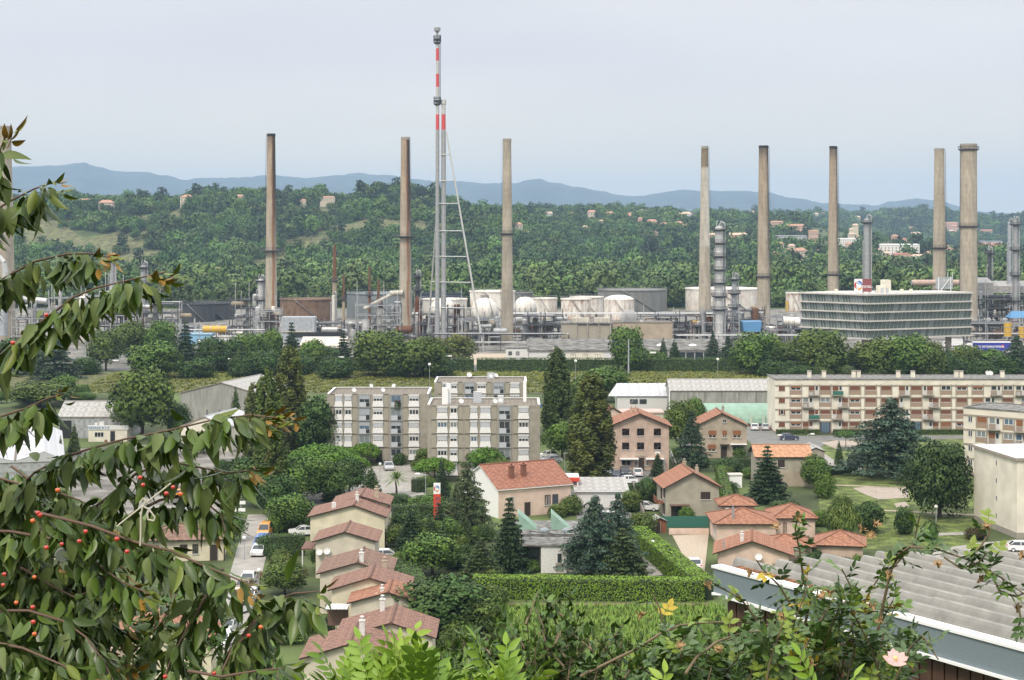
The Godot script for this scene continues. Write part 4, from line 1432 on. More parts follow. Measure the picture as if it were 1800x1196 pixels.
	t = row_house("second row house from the far end, with a carport roof and two dishes", Vector2(605.5, 935), 548, 664.5, 916, 6.2, M.palewall, M.tile_brown)
	dish(t, Vector3(0.5, 2.6, 0.4), 0.45, 0.2)
	dish(t, Vector3(1.5, 2.7, 0.4), 0.45, 0.2)
	pbox("carport_roof", t, M.tile_brown, -2.0, -0.46, 3.6, 3.8, -6.0, -0.6)
	pbox("carport_post", t, M.white, -1.9, -1.75, -0.2, 3.6, -0.8, -0.65)
	t = row_house("third row house from the far end, with a weathered roof and two chimneys", Vector2(628, 989), 555, 689.5, 962, 6.2, M.palewall, M.tile_old)
	chimney(t, Vector3(4.9, 6.1, -0.6), 1.0, M.white, 0.5)
	chimney(t, Vector3(7.6, 4.9, -1.4), 1.1, M.sand, 0.5)
	t = row_house("row house with a long roof whose right slope is newer orange tiles", Vector2(649.4, 1016), 575, 722, 993, 6.2, M.creamwall, M.tile_brown)
	t = row_house("row house with a bright orange roof and a dish on its left slope", Vector2(682, 1041), 609, 741, 1019, 5.7, M.palewall, M.tile_orange)
	dish(t, Vector3(2.9, 4.0, -0.5), 0.5, 0.1)
	chimney(t, Vector3(3.4, 5.0, -0.8), 0.8, M.white, 0.4)
	t = row_house("row house behind the nearest one, with a double white chimney at its ridge", Vector2(687, 1095), 587, 767, 1063, 6.2, M.palewall, M.tile_brown)
	chimney(t, Vector3(3.9, 5.7, -6.5), 1.3, M.white, 0.5)
	t = row_house("nearest row house, its brown roof half hidden by bright green leaves", Vector2(614, 1132), 525, 703, 1095, 6.2, M.palewall, M.tile_brown)
	chimney(t, Vector3(5.2, 5.8, -4.2), 1.5, M.white, 0.5)
	# striped awning terrace between the row houses
	t = thing("garden_awning", "white striped awning over a brick terrace beside the orange-roofed row house", "awning", wp(573, 1068, 190))
	for i in 6:
		pbox("awning_slat", t, M.flashing, i * 0.42, i * 0.42 + 0.36, -0.05, 0.03, -1.6, 0.9)
	pbox("terrace_wall", t, M.tile_old, 0.1, 2.4, -2.2, -0.12, -1.0, -0.7)
	# house under the cherry tree
	t = thing("brown_roof_house", "low cream house with a long brown roof under the cherry branches", "house", gp(268, 988), deg_to_rad(6))
	pbox("wall", t, M.creamwall, 0, 9.6, -0.3, 3.0, -6.5, 0)
	hip_roof(t, -0.5, 9.6, -6.5, 0, 3.0, 1.6, 0.6, M.tile_old)
	openings(t, 0, 9.6, 6.5, [[4.2, 1.0, 1.0, 1.3, "shut"], [5.8, 1.0, 0.8, 1.3, "dark"], [8.3, 0.1, 1.0, 2.1, "door"]])
	pbox("porch_post", t, M.darkwood, 9.7, 9.85, -0.2, 3.0, 0.3, 0.45)
	t = gable_house("orange_roof_house", "house with orange tiles glimpsed between cherry leaves at left", gp(60, 985), 0.2, 9, 7, 2.8, 1.6, M.creamwall, M.tile_orange, 0.5)
	t = gable_house("orange_roof_house", "house glimpsed low behind the cherry leaves with a pale yellow wall", wp(190, 1120, 168) * Vector3(1, 0, 1), 0.1, 10, 7, 5.2, 1.6, M.creamwall, M.tile_orange, 0.5)
	# flat-roofed community hall with green skylights
	t = thing("community_hall", "flat-roofed pale concrete hall with green skylights behind the big hedge", "hall", gp(951, 1008), 0)
	pbox("wall", t, M.white, 0, 3.4, -0.3, 3.6, -3.0, 0)
	pbox("wall", t, M.palewall, 3.4, 8.5, -0.3, 3.45, -6.0, -0.4)
	pbox("wall", t, M.palewall, -2.4, 0.0, -0.3, 3.2, -6.0, -2.2)
	pbox("back_wing", t, M.palewall, -3.4, 6.5, -0.3, 3.9, -16.0, -6.003)
	pbox("roof", t, M.roofgrey, -3.7, 6.8, 3.903, 4.2, -16.3, -5.7)
	pbox("roof", t, M.roofgrey, -2.6, 8.7, 3.62, 3.86, -5.65, 0.25)
	pbox("narrow_window", t, M.glass, 2.2, 2.75, 1.4, 2.6, 0.003, 0.03)
	pbox("window_recess", t, M.concrete, 1.95, 3.0, 0.2, 1.35, 0.003, 0.05)
	window(t, -2.2, -0.2, 0.2, 3.0, -2.15, 3, M.darkgrey, M.glass, 0.08)
	window(t, 3.6, 5.2, 0.4, 3.0, -0.36, 2, M.bluewhite, M.glass, 0.08)
	for q in [[-3.0, -11.0], [1.6, -11.0]]:
		mb = MB.new()
		mb.hexa([Vector3(q[0], 4.2, q[1] + 2), Vector3(q[0] + 2.6, 4.2, q[1] + 2), Vector3(q[0] + 2.6, 4.2, q[1] - 2), Vector3(q[0], 4.2, q[1] - 2), Vector3(q[0], 6.4, q[1] + 2), Vector3(q[0] + 0.1, 6.4, q[1] + 2), Vector3(q[0] + 0.1, 6.4, q[1] - 2), Vector3(q[0], 6.4, q[1] - 2)])
		obj("skylight", mb, M.tentgreen, t)
	for q in [[0.6, -7.2], [3.6, -7.2], [5.4, -9.0]]:
		mb = MB.new()
		mb.lathe(Vector3(q[0], 4.2, q[1]), [Vector2(0.75, 0), Vector2(0.7, 0.3), Vector2(0.4, 0.55), Vector2(0.01, 0.62)], 12)
		obj("dome_light", mb, M.glass_pale, t)
	mb = MB.new()
	for q in [[-1.4, -3.0], [3.2, -3.4]]:
		mb.bar(Vector3(q[0], 3.9, q[1]), Vector3(q[0], 5.1, q[1]), 0.07, 0.07)
	mb.bar(Vector3(-1.6, 5.1, -3.0), Vector3(4.6, 4.6, -1.4), 0.1, 0.1)
	mb.bar(Vector3(-1.6, 5.0, -3.6), Vector3(4.6, 4.5, -2.0), 0.1, 0.1)
	obj("roof_rail", mb, M.steel_dark, t)
	# garden shed, green windbreak, terracotta fence
	t = gable_house("garden_shed", "small reddish timber shed with a grey roof beside the green windbreak", gp(1147, 938), 0.2, 2.2, 2.0, 1.7, 0.5, M.timber, M.rib_grey, 0.25, 0.5, "", "shed")
	openings(t, 0, 2.2, 2, [[0.8, 0.1, 0.8, 1.5, "door"]])
	mb = MB.new()
	mb.bar(gp(1150, 928) + Vector3(0, 0.85, 0), gp(1245, 927) + Vector3(0, 0.85, 0), 0.06, 1.7)
	tag(obj("windbreak_fence", mb, M.greencloth), "dark green cloth windbreak in front of the grey-beige gable house", "fence")
	mb = MB.new()
	mb.bar(gp(1176, 940) + Vector3(0, 0.45, 0), gp(1246, 940) + Vector3(0, 0.45, 0), 0.2, 0.9)
	tag(obj("terracotta_wall", mb, M.rosewall), "low terracotta garden wall beside the timber shed", "garden wall")
	sheds()

# ---------- industrial sheds of the village ----------
func lettering(parent: Node3D, s: String, at: Vector3, height: float, mt: Material, turn := 0.0, called := "lettering") -> void:
	var tm := TextMesh.new()
	tm.text = s
	var f := SystemFont.new()
	f.font_names = PackedStringArray(["Droid Sans"])
	f.font_weight = 700
	tm.font = f
	tm.font_size = 32
	tm.pixel_size = height / 23.0
	tm.depth = 0.03
	var o := put(called, tm, mt, parent)
	o.position = at
	o.rotation.y = turn
func ribbed_shed(called: String, label: String, at: Vector3, turn: float, w: float, dp: float, wall: float, rise: float, rm: String, wm: String, over := 0.25) -> Node3D:
	var t := thing(called, label, "warehouse", at, turn)
	var mb := MB.new()
	mb.mapped = true
	for q in [[Vector3(0, 0, 0), Vector3(w, 0, 0)], [Vector3(0, 0, -dp), Vector3(0, 0, 0)], [Vector3(w, 0, 0), Vector3(w, 0, -dp)], [Vector3(w, 0, -dp), Vector3(0, 0, -dp)]]:
		var L: float = (q[1] - q[0]).length()
		mb.quad(q[0], q[1], q[1] + Vector3(0, wall, 0), q[0] + Vector3(0, wall, 0), Vector2(0, wall), Vector2(L, wall), Vector2(L, 0), Vector2(0, 0))
	mb.tri(Vector3(0, wall, 0), Vector3(w, wall, 0), Vector3(w * 0.5, wall + rise, 0))
	mb.tri(Vector3(w, wall, -dp), Vector3(0, wall, -dp), Vector3(w * 0.5, wall + rise, -dp))
	obj("wall", mb, M[wm], t)
	gable_roof(t, 0, w, wall, rise, w * 0.5, -dp, 0, over, M[rm], "bandgrey")
	return t
func sheds() -> void:
	# grey hangar right of the poplars
	var k := 420.0 / FL
	var t := ribbed_shed("grey_hangar", "long grey hangar with a pale sheet roof behind the green tent", Vector3((1178 - 900) * k + 25.5, 0, -420.0), PI / 2, 11.0, 25.5, 5.8, 2.2, "rib_grey", "cladding")
	for i in 7:
		pbox("wall_post", t, M.concrete_dark, -0.08, -0.003, 0, 5.6, -25.4 + i * 4.2, -25.25 + i * 4.2)
	pbox("gable_trim", t, M.flashing, -0.3, 0.2, 0.2, 6.0, -25.75, -25.52)
	# hangar at left
	t = ribbed_shed("grey_hangar", "tall grey hangar with its gable towards us behind the left poplars", Vector3((317 - 900) * 400.0 / FL, 0, -400.0), deg_to_rad(-16), 21.0, 22.0, 7.2, 2.6, "rib_grey", "cladding")
	t = ribbed_shed("pale_shed", "low shed with a pale sheet roof in front of the left hangar", Vector3((318 - 900) * 352.0 / FL, 0, -352.0), deg_to_rad(-14), 10.5, 16.0, 5.0, 2.0, "rib_white", "cream")
	pbox("vent_pipe", t, M.steel_dark, 3.4, 3.6, 6.2, 8.0, -5.2, -5.0)
	pbox("vent_pipe", t, M.steel_dark, 4.4, 4.6, 6.2, 7.6, -9.2, -9.0)
	# workshop with an office
	k = 372.0 / FL
	t = ribbed_shed("workshop", "grey-blue workshop with a long pale roof behind the white office", Vector3((102 - 900) * k + 15.5, 0, -372.0), PI / 2, 12.0, 15.5, 4.7, 2.6, "rib_grey", "rib_wall")
	pbox("gate", t, M.black, -0.05, -0.003, 0.0, 3.9, -15.2, -12.6)
	t = thing("site_office", "low white site office with blue lettering in front of the grey-blue workshop", "office", gp(155, 777), 0)
	pbox("wall", t, M.cream, 0, 8.3, -0.3, 2.6, -4, 0)
	pbox("fascia", t, M.white, -0.2, 8.6, 2.6, 3.5, -0.4, 0.14)
	lettering(t, "TRAVAUX B.T.P", Vector3(2.1, 3.02, 0.16), 0.5, M.bluepaint)
	window(t, 1.3, 3.3, 1.0, 2.1, 0.03, 3, M.white, M.glass, 0.08)
	pbox("door", t, M.black, 4.7, 5.7, 0.02, 2.3, 0.003, 0.05)
	for x in [3.9, 6.4]:
		pbox("potted_cypress_pot", t, M.tile_red, x - 0.25, x + 0.25, 0.0, 0.5, 0.4, 0.9)
	pbox("air_conditioner", t, M.white, 2.2, 3.2, 3.503, 4.2, -1.0, -0.5)
	pbox("air_conditioner", t, M.white, 1.2, 1.8, 3.503, 4.0, -1.0, -0.5)
	# factory with white zig-zag roofs at the left edge
	t = thing("white_roof_factory", "grey ribbed factory with shallow white ridged roofs at the left edge", "factory", gp(-70, 861), 0.27)
	var mb := MB.new()
	mb.mapped = true
	mb.quad(Vector3(0, 1.7, 0), Vector3(17.5, 1.7, 0), Vector3(17.5, 4.5, 0), Vector3(0, 4.5, 0), Vector2(0, 0), Vector2(0, 17), Vector2(3, 17), Vector2(3, 0))
	mb.quad(Vector3(17.5, 0, 0), Vector3(17.5, 0, -46), Vector3(17.5, 4.5, -46), Vector3(17.5, 4.5, 0))
	obj("wall", mb, M.rib_wall, t)
	pbox("blue_band", t, M.bluewall, 0, 17.5, 1.1, 1.697, -0.3, 0.0)
	pbox("base_wall", t, M.cream, 0, 17.5, -0.3, 1.1, -0.4, -0.02)
	pbox("gate", t, M.bluewhite, 6.0, 13.0, 0.0, 1.0, -0.02, 0.02)
	var xs := [-3.0, 3.0, 9.2, 14.2, 17.8]
	var hs := [4.6, 6.2, 4.7, 6.2, 4.5]
	mb = MB.new()
	mb.mapped = true
	for b in 4:
		var a := Vector3(xs[b], hs[b], 0.2)
		var p := Vector3(xs[b + 1], hs[b + 1], 0.2)
		var bk := Vector3(0, 0, -46)
		mb.quad(a, p, p + bk, a + bk, Vector2(0, 5), Vector2(0, 0), Vector2(46, 0), Vector2(46, 5))
		mb.quad(Vector3(a.x, 4.4, 0.15), Vector3(p.x, 4.4, 0.15), p - Vector3(0, 0.01, 0.05), a - Vector3(0, 0.01, 0.05))
	obj("roof", mb, M.rib_white, t)
	pbox("valley_gutter", t, M.concrete_dark, 9.0, 9.4, 4.72, 4.8, -45.8, 0.2)
	for i in 6:
		pbox("skylight", t, M.flashing, 10.6, 12.2, 5.35, 5.65, -4.0 - i * 7, -3.4 - i * 7)
		pbox("skylight", t, M.flashing, 5.2, 6.8, 5.35, 5.65, -6.0 - i * 7, -5.4 - i * 7)
	# white low building and its neighbours, right of the poplars
	k = 428.0 / FL
	t = thing("white_workshop", "low white workshop with a pale ribbed roof left of the long grey hangar", "workshop", Vector3((1085 - 900) * k, 0, -428.0), 0)
	pbox("wall", t, M.white, 0, 14.0, -0.3, 3.6, -8, 0)
	mb = MB.new()
	mb.mapped = true
	mb.quad(Vector3(-2.4, 3.7, 0.4), Vector3(14.0, 3.7, 0.4), Vector3(14.0, 6.2, -8), Vector3(0.4, 6.2, -8), Vector2(0, 0), Vector2(16, 0), Vector2(16, 9), Vector2(3, 9))
	obj("roof", mb, M.rib_white, t)
	window(t, 3.2, 5.2, 1.7, 2.9, 0.03, 2, M.darkgrey, M.glass, 0.08)
	window(t, 5.6, 7.4, 1.7, 2.9, 0.03, 2, M.darkgrey, M.glass, 0.08)
	t = thing("pale_annex", "pale annex with a pinkish flat roof in front of the white workshop", "shed", gp(1092, 748), 0)
	pbox("wall", t, M.palewall, 0, 9.8, -0.3, 2.8, -7, 0)
	pbox("roof", t, M.roofpink, -0.2, 10.0, 2.803, 3.1, -7.2, 0.3)
	t = gable_house("pink_cottage", "small pink cottage with an orange roof peeping out beside the poplar", gp(1057, 765), 0.12, 5.0, 6.0, 4.6, 1.4, M.rosewall, M.tile_orange, 0.4)
	# arched green tent
	k = 395.0 / FL
	t = thing("green_tent_hall", "long arched pale green tent hall in front of the grey hangar", "tent hall", Vector3((1216 - 900) * k, 0, -395.0), 0)
	mb = MB.new()
	var n := 12
	for i in n:
		var a0 := PI * 0.94 * (i - n * 0.5) / n
		var a1 := PI * 0.94 * (i + 1 - n * 0.5) / n
		var p0 := Vector3(0, 0.2 + 4.6 * cos(a0), -5.0 + 5.2 * sin(a0))
		var p1 := Vector3(0, 0.2 + 4.6 * cos(a1), -5.0 + 5.2 * sin(a1))
		mb.quad(p1, p0, p0 + Vector3(18.5, 0, 0), p1 + Vector3(18.5, 0, 0))
	obj("canopy_sheet", mb, M.tentgreen, t)
	for i in 4:
		pbox("light_panel", t, M.tentpale, 7.6 + i * 2.9, 8.3 + i * 2.9, 0.4, 2.6, 0.05, 0.22)
	# electrical kiosk beyond the car park and small walls
	t = thing("white_kiosk", "small white gateway kiosk beside the hedge of the grey-beige house", "kiosk", gp(1283, 858), 0.1)
	pbox("wall", t, M.flashing, 0, 2.2, -0.2, 2.2, -1.6, 0)
	pbox("roof", t, M.cream, -0.15, 2.35, 2.203, 2.4, -1.75, 0.15)

# ---------- refinery ----------
func stack(label: String, px: float, top: float, wt: float, wb: float, d: float, kind: String, plats: Array, sd: int, called := "concrete_chimney") -> Node3D:
	var k := d / FL
	var h := EYE - (top - HOR) * k
	var h59 := EYE - 190.0 * k
	var rt := wt * k * 0.5
	var rb := rt + (wb * k * 0.5 - rt) * (h) / (h - h59)
	var t := thing(called, label, "chimney", Vector3((px - 900) * k, 0, -d), 0.0, "tall concrete refinery chimneys")
	var mb := MB.new()
	mb.colored = true
	var n := FastNoiseLite.new()
	n.seed = sd
	n.frequency = 0.35
	var rows := 64
	var seg := 32
	for j in rows + 1:
		var f := float(j) / rows
		var r := lerpf(rb, rt, f)
		for i in seg + 1:
			var a := TAU * i / seg
			var c := Color(0.47, 0.43, 0.365)
			var side := cos(a)   # +1 right
			var face := sin(a)   # +1 towards us
			var wob := n.get_noise_2d(i * 3.0, j * 1.2) * 0.5
			var ring := 0.94 + 0.06 * (j % 2)
			if kind == "rust" or kind == "soot":
				c = c.lerp(Color(0.40, 0.30, 0.22), clampf((f - 0.35) * 1.3 + wob * 0.5, 0, 0.7))
				var st := smoothstep(0.25, 0.0, absf(side - 0.5 - 0.08 * sin(j * 0.35)) - 0.03 - 0.12 * f + wob * 0.18)
				c = c.lerp(Color(0.36, 0.165, 0.075), st * (0.9 if f > 0.1 else 0.6))
				var so := smoothstep(0.9, 1.0, f) * 0.55 * float(kind == "soot")
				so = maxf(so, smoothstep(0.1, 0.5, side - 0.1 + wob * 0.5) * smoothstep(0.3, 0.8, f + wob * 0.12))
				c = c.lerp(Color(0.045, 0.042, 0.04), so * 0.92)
			elif kind == "dark":
				c = c.lerp(Color(0.38, 0.30, 0.22), clampf(f * 0.8 + wob * 0.4, 0, 0.8))
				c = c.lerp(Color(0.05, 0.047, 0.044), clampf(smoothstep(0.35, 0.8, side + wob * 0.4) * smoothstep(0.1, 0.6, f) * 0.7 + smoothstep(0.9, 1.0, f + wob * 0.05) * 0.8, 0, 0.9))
			elif kind == "white":
				if f > 0.88:
					c = Color(0.27, 0.215, 0.15).lerp(Color(0.06, 0.05, 0.04), clampf(wob + smoothstep(0.96, 1.0, f) * 0.8, 0, 0.8))
				elif f > 0.45:
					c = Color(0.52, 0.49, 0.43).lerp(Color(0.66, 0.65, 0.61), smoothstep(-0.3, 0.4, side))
			else:
				c = c.lerp(Color(0.42, 0.35, 0.25), clampf(wob * 0.9 + 0.2 * f, 0, 0.6))
			mb.col = Color(c.r * ring, c.g * ring, c.b * ring)
			mb.vert(Vector3(cos(a) * r, h * f, sin(a) * r), Vector3(cos(a), 0.03, sin(a)).normalized())
	for j in rows:
		for i in seg:
			var q := j * (seg + 1) + i
			mb.face(q, q + seg + 1, q + 1)
			mb.face(q + 1, q + seg + 1, q + seg + 2)
	obj("shaft", mb, M.stackpaint, t)
	mb = MB.new()
	mb.lathe(Vector3.ZERO, [Vector2(rt + 0.02, h - 1.2), Vector2(rt + 0.12, h - 1.1), Vector2(rt + 0.12, h), Vector2(rt * 0.75, h), Vector2(rt * 0.7, h - 3.0)], 28)
	obj("rim", mb, M.soot if kind in ["soot", "dark"] else M.concrete, t)
	for p in plats:
		var y: float = EYE - (p[0] - HOR) * k
		var r: float = lerpf(rb, rt, y / h)
		walkway(t, Vector3(0, y, 0), r, p[1] * k * 0.5)
	# ladder with hoops up one side
	mb = MB.new()
	var s := -1.0 if sd % 2 else 1.0
	for e in [-0.25, 0.25]:
		mb.bar(Vector3(s * (rb + 0.25), 10, e + 0.8), Vector3(s * (rt + 0.25), h - 0.5, e + 0.8), 0.08, 0.08)
	for i in int(h / 1.5):
		var y := 10.0 + i * 1.5
		if y < h - 1:
			var r := lerpf(rb, rt, y / h)
			mb.bar(Vector3(s * (r + 0.25), y, 0.55), Vector3(s * (r + 0.7), y, 0.8), 0.06, 0.06)
			mb.bar(Vector3(s * (r + 0.7), y, 0.8), Vector3(s * (r + 0.25), y, 1.05), 0.06, 0.06)
	obj("ladder", mb, M.steel_dark, t)
	return t
func walkway(t: Node3D, o: Vector3, r: float, ro: float) -> void:
	var mb := MB.new()
	mb.lathe(o, [Vector2(r * 0.95, -0.9), Vector2(ro, -0.35), Vector2(ro, 0.0), Vector2(r * 0.95, 0.0)], 20)
	for i in 14:
		var a := TAU * i / 14
		mb.bar(o + Vector3(cos(a) * ro, 0, sin(a) * ro), o + Vector3(cos(a) * ro, 1.1, sin(a) * ro), 0.1, 0.1)
		var b := TAU * (i + 1) / 14
		for y in [0.55, 1.1]:
			mb.bar(o + Vector3(cos(a) * ro, y, sin(a) * ro), o + Vector3(cos(b) * ro, y, sin(b) * ro), 0.12, 0.12)
	obj("platform", mb, M.steel_dark, t)
func tank(label: String, px0: float, px1: float, top: float, base: float, mt: String, roof := "flat", rustc := 0.0, legs := false) -> Node3D:
	var d := dep(base)
	var k := d / FL
	var r := (px1 - px0) * 0.5 * k
	var h := (base - top) * k
	var t := thing("storage_tank", label, "storage tank", Vector3(((px0 + px1) * 0.5 - 900) * k, 0, -d - r), 0.0, "refinery storage tanks")
	var mb := MB.new()
	mb.colored = true
	var n := FastNoiseLite.new()
	n.seed = int(px0)
	n.frequency = 0.4
	var seg := 56
	var rows := 12
	for j in rows + 1:
		for i in seg + 1:
			var a := TAU * i / seg
			var g := n.get_noise_2d(i * 2.3, j * 0.5)
			var e := maxf(smoothstep(0.7, 1.0, float(j) / rows), smoothstep(0.2, 0.0, float(j) / rows))
			var kk := clampf((g + 0.12 + 0.35 * e) * rustc * 1.6, 0, 0.85)
			mb.col = Color(1, 1, 1).lerp(Color(0.42, 0.21, 0.11), kk)
			mb.vert(Vector3(cos(a) * r, h * j / rows, sin(a) * r), Vector3(cos(a), 0, sin(a)))
	for j in rows:
		for i in seg:
			var q := j * (seg + 1) + i
			mb.face(q, q + seg + 1, q + 1)
			mb.face(q + 1, q + seg + 1, q + seg + 2)
	obj("shell", mb, M[mt], t)
	mb = MB.new()
	if roof == "dome":
		mb.lathe(Vector3(0, h, 0), [Vector2(r, 0), Vector2(r * 0.75, r * 0.16), Vector2(r * 0.4, r * 0.25), Vector2(0.01, r * 0.28)], 40)
	else:
		mb.lathe(Vector3(0, h, 0), [Vector2(r + 0.02, -0.5), Vector2(r + 0.35, -0.45), Vector2(r + 0.35, 0.1), Vector2(r, 0.12), Vector2(r * 0.98, -0.6), Vector2(0.01, -0.4)], 48)
	obj("roof", mb, M.tankwhite if roof == "dome" else M[mt], t)
	mb = MB.new()
	var m := 26
	for i in m:
		var a := TAU * i / m
		mb.bar(Vector3(cos(a) * r, h, sin(a) * r), Vector3(cos(a) * r, h + 1.1, sin(a) * r), 0.06, 0.06)
	for i in m:
		mb.bar(Vector3(cos(TAU * i / m) * r, h + 1.1, sin(TAU * i / m) * r), Vector3(cos(TAU * (i + 1) / m) * r, h + 1.1, sin(TAU * (i + 1) / m) * r), 0.06, 0.06)
	obj("guard_rail", mb, M.steel, t)
	mb = MB.new()
	for i in 16:   # spiral stair
		var a := PI * 0.3 + i * 0.06
		var b := a + 0.06
		mb.bar(Vector3(cos(a) * (r + 0.5), h * i / 16, sin(a) * (r + 0.5)), Vector3(cos(b) * (r + 0.5), h * (i + 1) / 16, sin(b) * (r + 0.5)), 0.8, 0.12)
	obj("stair", mb, M.steel, t)
	return t
func sphere_tank(label: String, px0: float, px1: float, top: float, base: float) -> void:
	var d := dep(base)
	var k := d / FL
	var r := (px1 - px0) * 0.5 * k
	var cy := EYE - (top - HOR) * k - r
	var t := thing("gas_sphere", label, "gas sphere", Vector3(((px0 + px1) * 0.5 - 900) * k, 0, -d), 0.0, "white spherical gas tanks")
	var mb := MB.new()
	var pf := []
	for i in 17:
		var a := -PI / 2 + PI * i / 16
		pf.append(Vector2(maxf(0.01, cos(a) * r), sin(a) * r))
	for i in 16:
		var seg := 32
		var base_i := mb.v.size()
		for j in seg + 1:
			for q in 2:
				var a := -PI / 2 + PI * (i + q) / 16
				var dr := Vector3(cos(a) * cos(TAU * j / seg), sin(a), cos(a) * sin(TAU * j / seg))
				mb.vert(Vector3(0, cy, 0) + dr * r, dr)
		for j in seg:
			var w := base_i + j * 2
			mb.face(w, w + 1, w + 3)
			mb.face(w, w + 3, w + 2)
	obj("shell", mb, M.tankwhite, t)
	mb = MB.new()
	for i in 12:
		var a := TAU * i / 12
		mb.cyl(Vector3(cos(a) * r * 0.97, 0, sin(a) * r * 0.97), Vector3(cos(a) * r * 0.97, cy, sin(a) * r * 0.97), 0.35, 0.35, 6)
	obj("legs", mb, M.steel, t)
	walkway(t, Vector3(0, cy + r * 0.98, 0), 0.8, 1.8)
	mb = MB.new()
	for i in 14:
		var a := PI * 0.2 + i * 0.05
		mb.bar(Vector3(cos(a) * (r + 0.6), (cy + r) * i / 14, sin(a) * (r + 0.6)), Vector3(cos(a + 0.05) * (r + 0.6), (cy + r) * (i + 1) / 14, sin(a + 0.05) * (r + 0.6)), 0.8, 0.12)
	obj("stair", mb, M.steel, t)
# distillation column with rings of walkways and a riser
func column(label: String, px: float, top: float, w: float, base: float, plats: int, mt: String, called := "distillation_column") -> Node3D:
	var d := dep(base)
	var k := d / FL
	var r := w * k * 0.5
	var h := EYE - (top - HOR) * k
	var t := thing(called, label, "column", Vector3((px - 900) * k, 0, -d), 0.0, "steel refinery columns")
	var mb := MB.new()
	var pf := [Vector2(r * 1.15, 0), Vector2(r * 1.15, h * 0.04), Vector2(r, h * 0.06)]
	for i in 10:
		pf.append(Vector2(r, h * (0.1 + 0.085 * i)))
		pf.append(Vector2(r * 1.05, h * (0.1 + 0.085 * i) + 0.05))
		pf.append(Vector2(r, h * (0.1 + 0.085 * i) + 0.3))
	pf += [Vector2(r, h - r * 0.5), Vector2(r * 0.7, h - r * 0.12), Vector2(0.01, h)]
	mb.lathe(Vector3.ZERO, pf, 22)
	obj("shell", mb, M[mt], t)
	for i in plats:
		walkway(t, Vector3(0, h * lerpf(0.3, 0.97, float(i) / maxf(1, plats - 1)), 0), r, r + 1.5)
	mb = MB.new()
	mb.tube([Vector3(r + 0.5, 2, 0.4), Vector3(r + 0.5, h + 0.8, 0.4), Vector3(r * 0.5, h + 1.6, 0.2), Vector3(0, h - 0.1, 0)], 0.35, 0.35, 8)
	mb.tube([Vector3(-r - 0.4, 4, 0.6), Vector3(-r - 0.4, h * 0.8, 0.6), Vector3(-r * 0.5, h * 0.82, 0.3)], 0.2, 0.2, 6)
	obj("riser_pipe", mb, M.steel, t)
	if plats > 2:
		mb = MB.new()
		for s in [-1, 1]:
			mb.tube([Vector3(s * r * 0.6, h, 0), Vector3(s * r * 0.6, h + 1.5, 0), Vector3(s * r * 0.3, h + 2.0, 0)], 0.16, 0.16, 6)
		obj("vent_pipe", mb, M.steel_pale, t)
	return t
